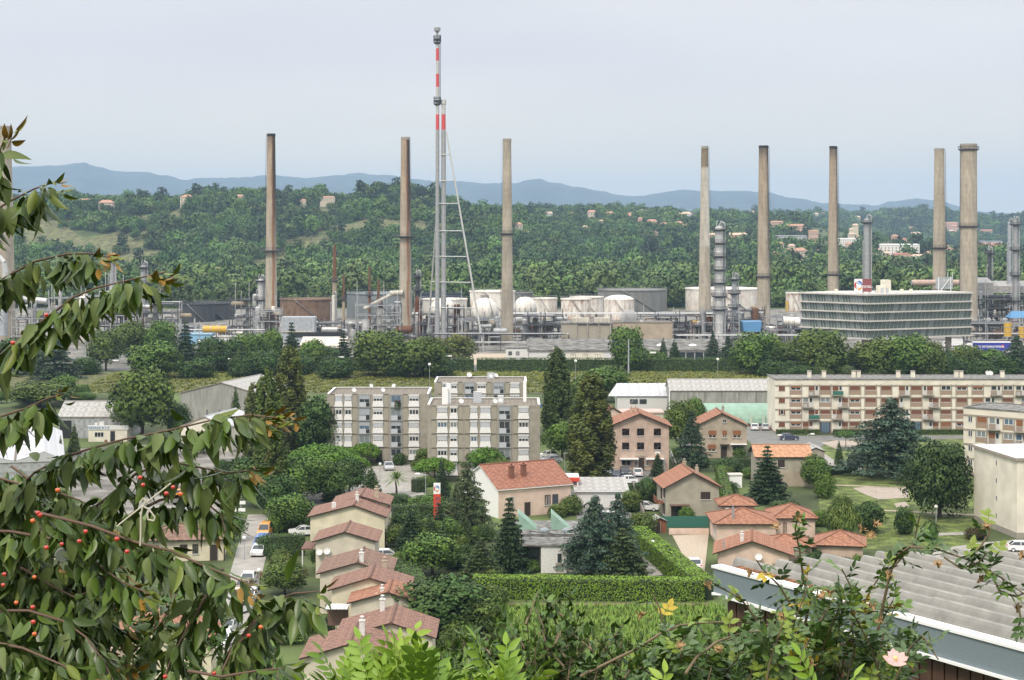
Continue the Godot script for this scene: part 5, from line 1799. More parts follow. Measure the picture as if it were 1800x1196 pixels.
# open steel frame full of vessels and pipes
func process_unit(label: String, px0: float, px1: float, top: float, base: float, sd: int, dark := true, rich := 1.0) -> Node3D:
	rng.seed = sd
	var d := dep(base)
	var k := d / FL
	var w := (px1 - px0) * k
	var h := (base - top) * k
	var dp := clampf(w * 0.6, 8, 22)
	var t := thing("process_unit", label, "process plant", Vector3((px0 - 900) * k, 0, -d), 0.0, "open steel process structures")
	var fm: Material = M.steel_dark if dark else M.steel
	var nx := maxi(1, int(w / 7.0))
	var ny := maxi(1, int(h / 4.2))
	for i in nx + 1:
		for z in 2:
			var x := w * i / nx
			var hh := h * rng.randf_range(0.72, 1.0)
			var mb := MB.new()
			mb.box(x - 0.16, x + 0.16, 0, hh, -dp * z - 0.16, -dp * z + 0.16)
			obj("post", mb, fm, t)
	for j in range(1, ny + 1):
		var y := h * 0.8 * j / ny
		var mb := MB.new()
		for z in 2:
			mb.box(0, w, y - 0.18, y + 0.18, -dp * z - 0.12, -dp * z + 0.12)
		for i in nx + 1:
			mb.box(w * i / nx - 0.1, w * i / nx + 0.1, y - 0.14, y + 0.14, -dp + 0.12, -0.12)
		obj("beam", mb, fm, t)
		mb = MB.new()
		var a := w * rng.randf_range(0, 0.4)
		var b := w * rng.randf_range(0.6, 1)
		mb.box(a, b, y + 0.183, y + 0.25, -dp * 0.95, -0.2)
		for i in 12:
			var x := lerpf(a, b, i / 11.0)
			mb.box(x - 0.03, x + 0.03, y + 0.25, y + 1.3, -0.25, -0.19)
		mb.box(a, b, y + 1.25, y + 1.32, -0.26, -0.18)
		mb.box(a, b, y + 0.75, y + 0.8, -0.26, -0.18)
		obj("deck", mb, M.steel_dark, t)
	var skins := ["steel", "steel_pale", "steel_pale", "steel", "rusty", "tankwhite", "steel", "stack"]
	for i in int((3 + w / 3.5) * rich):
		var x := rng.randf() * w
		var z := -rng.randf_range(0.5, dp)
		var r := rng.randf_range(0.5, 1.5)
		var mb := MB.new()
		if rng.randf() < 0.6:
			var hh := h * rng.randf_range(0.3, 1.0)
			mb.lathe(Vector3(x, 0, z), [Vector2(r * 0.9, 0), Vector2(r * 0.9, hh * 0.12), Vector2(r, hh * 0.16), Vector2(r, hh - r * 0.4), Vector2(r * 0.7, hh - r * 0.1), Vector2(0.01, hh)], 14)
		else:
			var y := h * rng.randf_range(0.1, 0.75)
			var L := rng.randf_range(3, 8)
			mb.cyl(Vector3(x, y, z), Vector3(x + L, y, z), r, r, 14)
			mb.cyl(Vector3(x - r * 0.35, y, z), Vector3(x, y, z), r * 0.55, r, 14)
			mb.cyl(Vector3(x + L, y, z), Vector3(x + L + r * 0.35, y, z), r, r * 0.55, 14)
		obj("vessel", mb, M[skins[rng.randi() % 8]], t)
	for i in int((5 + w / 2.2) * rich):
		var mb := MB.new()
		var y := h * rng.randf_range(0.05, 0.9)
		var z := -rng.randf_range(0.0, dp)
		var x := rng.randf() * w
		var L := rng.randf_range(0.2, 0.7) * w
		var pts := [Vector3(x, h * rng.randf_range(0, 0.3), z), Vector3(x, y, z), Vector3(clampf(x + L, 0, w), y, z), Vector3(clampf(x + L, 0, w), y, z - 2.0), Vector3(clampf(x + L, 0, w), h * rng.randf_range(0.1, 0.9), z - 2.0)]
		var r := rng.randf_range(0.1, 0.32)
		mb.tube(pts, r, r, 6)
		obj("pipe", mb, [M.steel, M.steel_pale, M.steel_dark, M.rusty, M.steel_pale][rng.randi() % 5], t)
	for i in int(3 * rich):
		var mb := MB.new()
		var x := rng.randf() * w
		mb.cyl(Vector3(x, 0, -1), Vector3(x, h * rng.randf_range(1.0, 1.3), -1), 0.18, 0.12, 6)
		obj("vent_pipe", mb, M.steel_pale, t)
	return t
func pipe_rack(label: String, px0: float, px1: float, base: float, h: float, tiers: int, sd: int) -> void:
	rng.seed = sd
	var d := dep(base)
	var k := d / FL
	var w := (px1 - px0) * k
	var t := thing("pipe_rack", label, "pipe rack", Vector3((px0 - 900) * k, 0, -d), 0.0, "long pipe racks")
	var n := int(w / 6.0)
	for i in n + 1:
		var mb := MB.new()
		for z in [0.0, -5.0]:
			mb.box(w * i / n - 0.15, w * i / n + 0.15, 0, h, z - 0.15, z + 0.15)
		for j in tiers:
			mb.box(w * i / n - 0.12, w * i / n + 0.12, h * (j + 1) / tiers - 0.15, h * (j + 1) / tiers + 0.1, -4.85, -0.15)
		obj("trestle", mb, M.steel if i % 2 else M.steel_dark, t)
	for j in tiers:
		for i in 7:
			var r := rng.randf_range(0.1, 0.3)
			var y := h * (j + 1) / tiers + 0.11 + r
			var mb := MB.new()
			var z := -0.3 - i * 0.7
			mb.cyl(Vector3(rng.randf() * 2, y, z), Vector3(w - rng.randf() * 2, y, z), r, r, 7)
			obj("pipe", mb, [M.steel, M.steel_pale, M.steel_dark, M.rusty, M.steel_pale][rng.randi() % 5], t)
func swirl(parent: Node3D, o: Vector3, r: float) -> void:   # round emblem of curved coloured bands
	var set := [[2.0, 4.2, 0.95, 0.55, "logo_red"], [4.3, 6.0, 0.98, 0.6, "logo_orange"], [-0.3, 1.9, 0.95, 0.62, "logo_blue"], [3.2, 5.2, 0.58, 0.35, "logo_pale"], [0.2, 2.6, 0.6, 0.3, "logo_sky"]]
	for s in set:
		var mb := MB.new()
		for i in 12:
			var a0: float = lerpf(s[0], s[1], i / 12.0)
			var a1: float = lerpf(s[0], s[1], (i + 1) / 12.0)
			var w0: float = sin(PI * (i + 0.3) / 12.6) 
			var w1: float = sin(PI * (i + 1.3) / 12.6)
			var m: float = (s[2] + s[3]) * 0.5
			var hw: float = (s[2] - s[3]) * 0.5
			var f := func(a: float, q: float) -> Vector3: return o + Vector3(cos(a) * q * r * 0.85, sin(a) * q * r, 0)
			mb.quad(f.call(a0, m - hw * w0), f.call(a0, m + hw * w0), f.call(a1, m + hw * w1), f.call(a1, m - hw * w1))
		obj("emblem_band", mb, M[s[4]], parent)
func refinery_materials() -> void:
	for q in [["stackpaint", 0.95], ["tankwhite", 0.6], ["tankgrey", 0.7], ["tankdark", 0.7], ["tankblue", 0.7], ["tankrust", 0.8]]:
		if q[0] == "stackpaint":
			mat("stackpaint", 1, 1, 1, 0.95, "streak", 0.05)
		M[q[0]].vertex_color_use_as_albedo = true
	for q in [["logo_red", Color(0.55, 0.03, 0.05)], ["logo_orange", Color(0.75, 0.25, 0.04)], ["logo_blue", Color(0.05, 0.12, 0.45)], ["logo_pale", Color(0.65, 0.62, 0.6)], ["logo_sky", Color(0.2, 0.4, 0.7)], ["logo_maroon", Color(0.25, 0.07, 0.075)]]:
		mat(q[0], q[1].r, q[1].g, q[1].b, 0.5)
func part_refinery() -> void:
	refinery_materials()
	stack("wide concrete chimney cut by the left edge behind cherry leaves", 3, 222, 31, 47, 700, "plain", [], 1)
	stack("concrete chimney with a long black and rust streak, left of the rusty stacks", 476.5, 235, 14, 22, 700, "soot", [[440, 38], [428, 16]], 3)
	stack("concrete chimney streaked orange with rust just left of the striped flare tower", 712.5, 241, 15, 23.5, 705, "rust", [[415, 37]], 4)
	stack("plain beige concrete chimney just right of the striped flare tower", 891.5, 244, 14, 22, 680, "plain", [[410, 27]], 5)
	stack("concrete chimney with a white painted middle and a brown top", 1239, 257, 12, 24, 790, "white", [], 6)
	stack("dark-topped concrete chimney right of the white-banded one", 1342.5, 256, 16.5, 24, 780, "dark", [[485, 30]], 8)
	stack("reddish concrete chimney with a black top above the glass office", 1465, 257, 13, 22, 760, "dark", [[482, 23]], 10)
	stack("beige concrete chimney left of the widest chimney", 1651.5, 261, 17, 25, 740, "plain", [[435, 30]], 12)
	var big := stack("widest concrete chimney, with a light ring just below its top", 1703, 253, 28.5, 31.5, 720, "plain", [[262, 36], [397, 38]], 13)
	# striped flare tower
	var d := 640.0
	var k := d / FL
	var t := thing("flare_tower", "very tall red and white banded flare tower with a slanting brace", "flare tower", Vector3((770 - 900) * k, 0, -d), 0.0)
	var X := func(px: float) -> float: return (px - 770) * k
	var Y := func(py: float) -> float: return EYE - (py - HOR) * k
	var bands := [[600, 560, 4.2, "steel"], [560, 400, 3.9, "steel"], [400, 228, 3.4, "steel"], [228, 201, 3.2, "redwhite"], [201, 180, 3.1, "steel_pale"], [172, 153, 3.0, "steel_pale"], [153, 130, 3.0, "redwhite"], [130, 107, 3.0, "steel_pale"], [107, 85, 3.0, "redwhite"], [85, 74, 3.0, "steel_pale"]]
	for b in bands:
		var mb := MB.new()
		mb.cyl(Vector3(X.call(769 if b[0] < 400 else 768.7), Y.call(b[0]), 0), Vector3(X.call(769), Y.call(b[1]), 0), b[2] * k, b[2] * k * 0.97, 16, false)
		obj("stack_band", mb, M[b[3]], t)
	for b in [[640, 400, 4.6, "steel"], [400, 228, 4.2, "steel"], [228, 201, 3.8, "redwhite"], [201, 184, 3.7, "steel_pale"]]:
		var mb := MB.new()
		mb.cyl(Vector3(X.call(779.5), Y.call(b[0]), -0.6), Vector3(X.call(779.5), Y.call(b[1]), -0.6), b[2] * k, b[2] * k * 0.97, 16, false)
		obj("stack_band", mb, M[b[3]], t)
	var mb := MB.new()
	mb.lathe(Vector3(X.call(779.5), Y.call(184), -0.6), [Vector2(0.8, 0), Vector2(1.0, 0.3), Vector2(1.0, 1.9), Vector2(0.7, 1.9)], 16)
	obj("stack_head", mb, M.steel_pale, t)
	mb = MB.new()
	mb.lathe(Vector3(X.call(768.5), Y.call(66), 0), [Vector2(0.45, -1.8), Vector2(0.45, 1.6), Vector2(0.6, 2.2), Vector2(1.2, 2.5), Vector2(1.25, 3.7), Vector2(1.0, 3.7)], 16)
	obj("flare_tip", mb, M.steel, t)
	walkway(t, Vector3(X.call(768.5), Y.call(74), 0), 0.6, 1.4)
	walkway(t, Vector3(X.call(768.5), Y.call(68), 0), 0.6, 1.4)
	walkway(t, Vector3(X.call(768.5), Y.call(182), 0), 0.6, 1.35)
	walkway(t, Vector3(X.call(768.5), Y.call(176), 0), 0.6, 1.35)
	mb = MB.new()
	mb.tube([Vector3(X.call(773.5), Y.call(182), 0.3), Vector3(X.call(773.5), Y.call(60), 0.3)], 0.16, 0.16, 6)
	for i in 50:
		var y: float = lerpf(Y.call(180), Y.call(64), i / 49.0)
		mb.bar(Vector3(X.call(773.5), y, 0.3), Vector3(X.call(775.2), y, 0.5), 0.07, 0.07)
	obj("ladder", mb, M.steel_dark, t)
	for s in [[Vector3(X.call(784.5), Y.call(230), 2), Vector3(X.call(851), 0.1, 6)], [Vector3(X.call(766.5), Y.call(390), -1), Vector3(X.call(749), Y.call(588), -16)]]:
		mb = MB.new()
		mb.cyl(s[0], s[1], 0.3, 0.4, 10)
		obj("brace", mb, M.steel_pale, t)
	for q in [[272, 772, 788], [318, 768, 793], [358, 767, 797], [406, 766, 803], [451, 764, 808], [496, 758, 814], [541, 753, 827]]:
		mb = MB.new()
		var f: float = (q[0] - 230.0) / 410.0
		mb.tube([Vector3(X.call(q[1]), Y.call(q[0]), -3 if q[0] > 400 else 0), Vector3(X.call(769), Y.call(q[0]), 0), Vector3(X.call(780), Y.call(q[0]), 0.6), Vector3(X.call(lerpf(784.5, 851, f)), Y.call(q[0]), lerpf(2, 6, f))], 0.18, 0.18, 8)
		obj("strut", mb, M.steel_pale, t)
	# storage tanks
	tank("black storage tank partly behind the dark steel frame, farthest left", 308, 372, 535, 567, "tankdark")
	tank("black storage tank with a small white mark, beside the dark steel frame", 334, 408, 534, 563, "tankdark")
	tank("brown and grey streaked storage tank right of the sooty chimney", 486, 582, 527, 566, "tankrust", "flat", 0.6)
	tank("large blue-grey storage tank behind the rusty stacks", 604, 722, 517, 562, "tankblue")
	tank("navy storage tank behind the flare tower", 738, 812, 517, 545, "tanknavy")
	tank("white storage tank behind the first white dome", 740, 820, 527, 559, "tankwhite")
	tank("tall white storage tank just left of the plain beige chimney", 825, 905, 513, 558, "tankwhite", "flat", 0.15)
	sphere_tank("white gas sphere glimpsed behind the flare tower legs", 757, 800, 523, 575)
	sphere_tank("large white gas sphere left of the plain beige chimney", 828, 876, 523, 578)
	sphere_tank("white gas sphere in a steel cage right of the plain beige chimney", 903, 943, 521, 574)
	tank("grey storage tank peeping over the caged gas sphere", 896, 937, 515, 545, "tankgrey")
	tank("white rust-stained storage tank right of the caged gas sphere", 936, 980, 525, 560, "tankwhite", "flat", 0.35)
	tank("broad white storage tank with heavy rust stains left of the grey numbered tank", 987, 1040, 526, 562, "tankwhite", "flat", 0.75)
	tank("white storage tank half hidden behind the heavily rusted one", 1003, 1062, 523, 556, "tankwhite", "flat", 0.4)
	t = tank("large dark grey storage tank bearing the number 104", 1053.5, 1178, 511, 549, "tankgrey")
	lettering(t, "104", Vector3(9.5, 2.2, 13.4), 2.6, M.flashing, 0.6)
	tank("white domed storage tank with rust streaks in front of the grey numbered tank", 1063, 1117, 527, 563, "tankwhite", "dome", 0.5)
	tank("wide white storage tank behind the white-banded chimney", 1212, 1345, 509, 548, "tankwhite", "flat", 0.35)
	tank("white rust-rimmed storage tank at the left end of the glass office", 1384, 1412, 515, 548, "tankwhite", "flat", 0.7)
	# columns and rusty stacks
	column("pale steel column with many walkways right of the white-banded chimney", 1264.5, 397, 15, 606, 7, "steel_pale")
	column("slim steel column with a curved top pipe left of the dark-topped chimney", 1291, 487, 9, 598, 4, "steel")
	column("grey steel stack with a platform crown above the red and white sign", 1524, 384, 11, 590, 2, "steel")
	column("thin dark steel column right of the widest chimney", 1739.5, 440, 6, 580, 3, "steel_dark")
	column("smooth silver column, left of the pair at the right edge", 1775, 390, 6.5, 585, 1, "galv")
	column("silver column with walkways, right of the pair at the right edge", 1785.5, 388, 8, 588, 4, "steel")
	column("silver column beside the sooty chimney", 458, 490, 11, 590, 3, "steel_pale")
	column("steel column topped with a crown of white valves above the cherry branch", 197, 452, 9, 592, 3, "steel")
	column("steel column with a cluster of vessels on top, right of the valve crown", 252, 466, 10, 588, 4, "steel")
	column("slim white column in front of the black tanks", 586, 519, 6, 586, 0, "tankwhite")
	for q in [["tallest rusty stack, brick below and rust above", 588, 434, 8.5, 580], ["slim brick-coloured stack right of the tallest rusty one", 604, 489, 5.5, 580], ["rusty stack rising behind the diagonal white duct", 649.5, 474, 5, 585], ["short rusty stack left of the orange-streaked chimney", 665, 497, 6.5, 585]]:
		d = dep(q[4])
		k = d / FL
		t = thing("rusty_stack", q[0], "stack", Vector3((q[1] - 900) * k, 0, -d), 0.0, "rusty steel stacks")
		var h: float = EYE - (q[2] - HOR) * k
		mb = MB.new()
		mb.cyl(Vector3.ZERO, Vector3(0, h * 0.6, 0), q[3] * k * 0.52, q[3] * k * 0.48, 16)
		obj("lower_shaft", mb, M.stack if q[3] > 5.2 else M.rusty, t)
		mb = MB.new()
		mb.cyl(Vector3(0, h * 0.6, 0), Vector3(0, h, 0), q[3] * k * 0.42, q[3] * k * 0.3, 16)
		mb.cyl(Vector3(0, h, 0), Vector3(0, h + 1.4, 0), 0.35, 0.3, 8)
		obj("upper_shaft", mb, M.rusty, t)
		walkway(t, Vector3(0, h * 0.6, 0), q[3] * k * 0.5, q[3] * k * 0.5 + 0.9)
	column("dark steel column with a rust-red foot right of the orange-streaked chimney", 734, 482, 7, 590, 4, "steel_dark")
	t = thing("rust_red_vessel", "rust-red upright vessel right of the orange-streaked chimney", "vessel", gp(734, 592))
	mb = MB.new()
	mb.lathe(Vector3.ZERO, [Vector2(1.2, 0), Vector2(1.2, 15), Vector2(0.8, 16.5), Vector2(0.01, 16.8)], 16)
	obj("shell", mb, M.orangerust, t)
	# process units from left to right
	var units := [["grey process unit with a square tower, left end behind cherry leaves", 85, 150, 505, 602, 11, false, 1.0], ["silver vessel cluster behind the cherry branch, left of the brown frame", 150, 238, 500, 606, 12, false, 1.5], ["brown pipework frame right of the silver vessel cluster", 240, 312, 520, 598, 13, true, 1.2]]
	units += [["dark steel frame in front of the black tanks", 403, 452, 512, 590, 14, true, 1.2], ["white vessels and frame around the foot of the sooty chimney", 446, 492, 535, 600, 15, false, 1.2], ["grey furnace structure left of the orange-streaked chimney", 625, 703, 520, 606, 16, false, 1.6], ["low plant between the orange-streaked chimney and the flare tower", 726, 768, 540, 606, 17, true, 1.3], ["blue-grey process frame right of the flare tower legs", 786, 815, 528, 604, 18, true, 1.0]]
	units += [["dense pipe frame left of the plain beige chimney", 805, 880, 552, 608, 19, false, 1.3], ["steel cage and pipes under the caged gas sphere", 897, 990, 545, 602, 20, true, 1.3], ["low pipework between the concrete hall and the white-banded chimney", 1120, 1232, 545, 600, 21, true, 1.2], ["tangled pipework around the pale walkway column", 1236, 1300, 535, 604, 22, false, 1.3]]
	units += [["dark pipework behind the blue cover, left of the dark-topped chimney", 1296, 1345, 535, 594, 23, true, 1.3], ["white pipework and vessels left of the glass office", 1350, 1420, 548, 602, 24, false, 1.4], ["black process frame right of the widest chimney", 1716, 1800, 512, 588, 25, true, 2.0], ["low pale pipework in front of the black process frame", 1700, 1800, 560, 604, 26, false, 1.2]]
	units += [["low dark plant in front of the streaked tank", 520, 600, 562, 600, 27, true, 1.0], ["pipework at the far left below the wide chimney", 20, 92, 530, 606, 28, false, 1.3]]
	var more := [310, 360, 500, 548, 600, 655, 705, 760, 830, 860, 930, 1010, 1140, 1180, 1210, 1300, 1350, 1390, 1720, 1755]
	for i in more.size():
		var x: float = more[i]
		units.append(["low pipework patch of the refinery, %s from the left" % nth(i), x, x + 34 + (i * 13) % 22, 566 + (i * 7) % 14, 604 - (i * 11) % 17, 60 + i, i % 3 > 0, 1.5])
	for u in units:
		process_unit(u[0], u[1], u[2], u[3], u[4], u[5], u[6], u[7])
	pipe_rack("long pipe rack from the flare tower to the concrete hall", 760, 1000, 618, 6.0, 2, 41)
	pipe_rack("upper pipe rack running behind the concrete hall", 890, 1260, 590, 9.0, 2, 42)
	pipe_rack("pipe rack in front of the yellow vessel and black tanks", 320, 470, 606, 5.5, 2, 43)
	pipe_rack("low pipe rack left of the glass office", 1180, 1410, 612, 4.5, 1, 44)
	pipe_rack("low pipe rack right of the glass office", 1700, 1810, 612, 5.0, 2, 45)
	refinery_buildings(big)

func cyl_thing(called: String, label: String, cat: String, a: Vector3, b: Vector3, r: float, mt: Material) -> Node3D:
	var t := thing(called, label, cat, a)
	var mb := MB.new()
	var e := b - a
	mb.cyl(Vector3.ZERO, e, r, r, 18)
	obj("shell", mb, mt, t)
	mb = MB.new()
	for f in [0.0, 0.33, 0.66, 1.0]:
		mb.cyl(e * f - e.normalized() * 0.1, e * f + e.normalized() * 0.1, r * 1.05, r * 1.05, 18)
	obj("bands", mb, M.steel, t)
	return t
func refinery_buildings(_big: Node3D) -> void:
	mat("beigeblock", 0.43, 0.36, 0.27, 0.9, "grime", 0.05)
	# concrete hall with columns and a beige extension
	var t := thing("concrete_hall", "concrete hall with a dark open ground floor left of the roadside poplar", "hall", gp(988, 616), 0)
	var k := 639.0 / FL
	pbox("upper_wall", t, M.concrete_panel, 5.5, 18.5, 4.2, 9.6, -14, -0.4)
	pbox("end_wall", t, M.concrete_panel, 0, 5.5, 0, 9.8, -14, 0)
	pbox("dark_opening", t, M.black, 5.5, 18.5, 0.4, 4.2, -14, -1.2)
	for x in [5.5, 9.6, 13.8, 18.2]:
		pbox("pillar", t, M.concrete, x - 0.25, x + 0.25, 0, 9.9, -0.38, 0.1)
	pbox("roof", t, M.roofgrey, -0.3, 19, 9.9, 10.3, -14.3, 0.3)
	pbox("roof_tank", t, M.stack_pale, 4, 10.5, 10.303, 11.8, -9, -5)
	pbox("roof_tank", t, M.stack_pale, 12.4, 18.2, 10.303, 11.8, -9, -5)
	t = thing("beige_block_hall", "windowless beige block hall behind the roadside poplar", "hall", gp(1076, 613), 0)
	pbox("wall", t, M.beigeblock, 0, 23, 0, 9.6, -14, 0)
	pbox("roof", t, M.concrete_dark, -0.1, 23.1, 9.603, 9.9, -14.1, 0.1)
	for x in [4.0, 11.0]:
		pbox("roof_cowl", t, M.white, x, x + 0.9, 9.9, 10.6, -5, -4)
	# long low works building with pale walls
	t = thing("works_building", "long low works building with pale walls and a wide grey roof by the motorway", "works building", gp(930, 640), 0)
	mat("workroof", 0.30, 0.29, 0.265, 0.9, "patch", 0.05)
	pbox("wall", t, M.white, 0, 68, -0.2, 4.4, -22, 0)
	var mb := MB.new()
	mb.hexa([Vector3(-0.6, 4.42, 0.6), Vector3(68.5, 4.42, 0.6), Vector3(68.5, 4.42, -22.6), Vector3(-0.6, 4.42, -22.6), Vector3(-0.6, 4.8, 0.6), Vector3(68.5, 4.8, 0.6), Vector3(68.5, 7.0, -22.6), Vector3(-0.6, 7.0, -22.6)])
	obj("roof", mb, M.workroof, t)
	for x in [13.9, 18.0, 22.2]:
		pbox("wall_panel", t, M.cream, x - 1.2, x + 2.9, 0.6, 4.0, 0.003, 0.04)
		window(t, x, x + 1.8, 1.9, 3.3, 0.06, 2, M.darkgrey, M.glass, 0.08)
	for i in 6:
		pbox("dark_bay", t, M.glass, 50.0 + i * 3.0, 52.7 + i * 3.0, 0.4, 3.9, 0.003, 0.05)
		pbox("bay_post", t, M.steel_pale, 52.75 + i * 3.0, 52.95 + i * 3.0, 0.0, 4.2, 0.003, 0.1)
	for x in [38.0, 45.0, 56.0]:
		mb = MB.new()
		mb.lathe(Vector3(x, 5.6, -8), [Vector2(1.4, 0), Vector2(1.3, 0.3), Vector2(0.6, 0.6), Vector2(0.01, 0.65)], 12)
		obj("dome_light", mb, M.flashing, t)
	pbox("roof_ridge_strip", t, M.stack_pale, 8, 9, 4.95, 5.2, -20, 0)
	t = thing("pale_gate_building", "pale gatehouse block with dark windows left of the long works building", "gatehouse", gp(889, 640), 0)
	pbox("wall", t, M.white, 0, 7.5, -0.2, 5.2, -9, 0)
	pbox("roof", t, M.roofgrey, -0.2, 7.7, 5.203, 5.5, -9.2, 0.2)
	for q in [[0.9, 2.9], [3.4, 2.9], [5.4, 0.9]]:
		window(t, q[0], q[0] + 1.2, q[1], q[1] + 1.3, 0.03, 1, M.darkgrey, M.glass, 0.08)
	# vessels, ducts and covers seen between the units
	cyl_thing("white_duct", "thick white upright duct at the left edge under the cherry leaves", "duct", wp(6, 590, 690), wp(6, 527, 690), 1.6, M.galv)
	mb = MB.new()
	mb.tube([wp(6, 527, 690), wp(8, 520, 690), wp(9, 480, 690), wp(6, 462, 690), wp(-3, 452, 690)], 1.2, 1.2, 14)
	tag(obj("white_duct_elbow", mb, M.steel_pale), "white curved duct rising against the wide left chimney", "duct")
	cyl_thing("ribbed_duct", "thick pale horizontal ribbed duct behind the cherry leaves", "duct", wp(38, 526, 700), wp(82, 530, 700), 1.35, M.steel_pale)
	cyl_thing("yellow_vessel", "horizontal yellow vessel in front of the black tanks", "vessel", wp(357, 579, 660), wp(399, 579, 660), 1.35, M.yellow)
	cyl_thing("yellow_cylinder", "upright yellow cylinder at the foot of the white-banded chimney", "vessel", wp(1222, 590, 690), wp(1222, 562, 690), 1.25, M.yellow)
	cyl_thing("orange_cylinder", "upright orange-rusted cylinder right of the yellow one", "vessel", wp(1240, 592, 692), wp(1240, 560, 692), 1.1, M.orangerust)
	cyl_thing("yellow_cylinder", "stout yellow cylinder right of the glass office", "vessel", wp(1772, 592, 640), wp(1772, 567, 640), 1.4, M.yellow)
	cyl_thing("yellow_cylinder", "yellow cylinder cut by the right edge", "vessel", wp(1796, 594, 640), wp(1796, 574, 640), 1.1, M.yellow)
	cyl_thing("yellow_cylinder", "slim yellow cylinder above the left end of the glass office", "vessel", wp(1384, 548, 720), wp(1384, 530, 720), 0.7, M.yellow)
	cyl_thing("white_vessel", "large horizontal white vessel at the left end of the glass office", "vessel", wp(1376, 564, 660), wp(1406, 566, 660), 1.7, M.tankwhite)
	cyl_thing("white_duct", "pale diagonal duct running up to the orange-streaked chimney", "duct", wp(640, 543, 700), wp(692, 516, 702), 0.75, M.stack_pale)
	cyl_thing("white_duct", "pale horizontal duct meeting the orange-streaked chimney", "duct", wp(686, 516, 702), wp(708, 515, 702), 1.1, M.stack_pale)
	cyl_thing("white_duct", "short pale pipe sloping down right of the orange-streaked chimney", "duct", wp(724, 552, 698), wp(749, 561, 698), 0.7, M.stack_pale)
	cyl_thing("pink_duct", "rusty pink horizontal duct joining the widest chimney", "duct", wp(1603, 497, 735), wp(1690, 497, 735), 1.25, M.pinkwall)
	cyl_thing("furnace_drum", "squat pale furnace drum in front of the grey furnace structure", "vessel", wp(643, 604, 668), wp(643, 562, 668), 1.5, M.steel_pale)
	t = thing("blue_cover", "blue sheet cover over plant left of the dark-topped chimney", "cover", gp(1306, 604), 0)
	for q in [[0.0, 6.6]]:
		mb = MB.new()
		mb.hexa([Vector3(0.5, 4.6, 0), Vector3(7.0, 4.6, 0), Vector3(7.4, 5.0, -7), Vector3(-0.5, 5.0, -7), Vector3(0.0, 8.4, -0.5), Vector3(7.6, 8.6, -0.5), Vector3(7.8, 8.8, -7), Vector3(-0.6, 8.8, -7)])
		obj("sheet", mb, M.bluepaint, t)
	for x in [0.8, 6.8]:
		pbox("post", t, M.steel, x, x + 0.25, 0, 4.6, -0.6, -0.3)
	t = thing("blue_cover", "blue sheet cover at the right edge above the pale pipework", "cover", gp(1776, 600), 0)
	mb = MB.new()
	mb.hexa([Vector3(0, 9.4, 0), Vector3(8, 9.4, 0), Vector3(8, 9.4, -7), Vector3(0, 9.4, -7), Vector3(1.6, 12, -3), Vector3(8, 12, -3), Vector3(8, 12, -4), Vector3(1.6, 12, -4)])
	obj("sheet", mb, M.bluepaint, t)
	for x in [0.4, 7.6]:
		pbox("post", t, M.steel, x, x + 0.25, 0, 9.4, -0.6, -0.3)
	for q in [["light blue sheet roof glimpsed between the left trees", 222, 628, 10.0], ["light blue sheet roof beside the white-roofed shed at left", 318, 606, 12.0]]:
		t = thing("blue_roof_shed", q[0], "shed", gp(q[1], q[2]), 0)
		pbox("wall", t, M.bluewall, 0, q[3], 0, 4.0, -8, 0)
		pbox("roof", t, M.tentpale2, -0.3, q[3] + 0.3, 4.003, 4.3, -8.3, 0.4)
	t = thing("white_roof_shed", "long low shed with a curved white roof behind the dark conifer", "shed", gp(528, 622), 0)
	pbox("wall", t, M.white, 0, 16, 0, 2.2, -12, 0)
	mb = MB.new()
	mb.hexa([Vector3(-0.3, 2.2, 0.4), Vector3(16.3, 2.2, 0.4), Vector3(16.3, 2.2, -12), Vector3(-0.3, 2.2, -12), Vector3(-0.3, 3.0, 0.2), Vector3(16.3, 3.0, 0.2), Vector3(16.3, 5.6, -10), Vector3(-0.3, 5.6, -10)])
	obj("roof", mb, M.roofpale, t)
	t = thing("white_roof_shed", "white-roofed shed with a grey wall between the trees at far left", "shed", gp(347, 622), 0)
	pbox("wall", t, M.galv, 0, 18, 0, 4.0, -12, 0)
	pbox("roof", t, M.roofwhite, -0.4, 18.4, 4.003, 4.6, -12.4, 0.4)
	t = thing("grey_box_building", "pale grey panelled plant building left of the slim white column", "plant building", gp(494, 604), 0)
	pbox("wall", t, M.galv, 0, 13.2, 0, 10.4, -8, 0)
	for i in 6:
		pbox("panel_rib", t, M.steel, 0.9 + i * 2.2, 1.05 + i * 2.2, 5.8, 10.2, 0.003, 0.08)
	pbox("black_wall", t, M.black, 4.0, 24.0, 2.6, 4.4, 0.2, 0.5)
	pbox("ledge", t, M.stack_pale, 0, 13.2, 4.5, 4.9, 0.003, 0.4)
	t = thing("grey_roof_duct", "stepped grey ribbed housing beside the widest chimney at the right edge", "plant building", gp(1716, 586), 0)
	mb = MB.new()
	mb.mapped = true
	for q in [[0, 7.5, 16.5, 22.0], [7.5, 25, 17.5, 20.5]]:
		mb.quad(Vector3(q[0], q[2], 0), Vector3(q[1], q[2], 0), Vector3(q[1], q[3], 0), Vector3(q[0], q[3], 0), Vector2(0, 4), Vector2(8, 4), Vector2(8, 0), Vector2(0, 0))
		mb.quad(Vector3(q[0], q[3], 0), Vector3(q[1], q[3], 0), Vector3(q[1], q[3] + 2.0, -9), Vector3(q[0], q[3] + 2.0, -9), Vector2(0, 9), Vector2(8, 9), Vector2(8, 0), Vector2(0, 0))
	obj("housing", mb, M.rib_grey, t)
	pbox("under_frame", t, M.steel_dark, 0.2, 25, 15.6, 16.4, -9, -0.2)
	for i in 6:
		pbox("post", t, M.steel_dark, i * 4.8, i * 4.8 + 0.4, 0, 15.6, -1.0, -0.6)
	var fg := FogVolume.new()
	fg.name = "steam"
	fg.shape = RenderingServer.FOG_VOLUME_SHAPE_ELLIPSOID
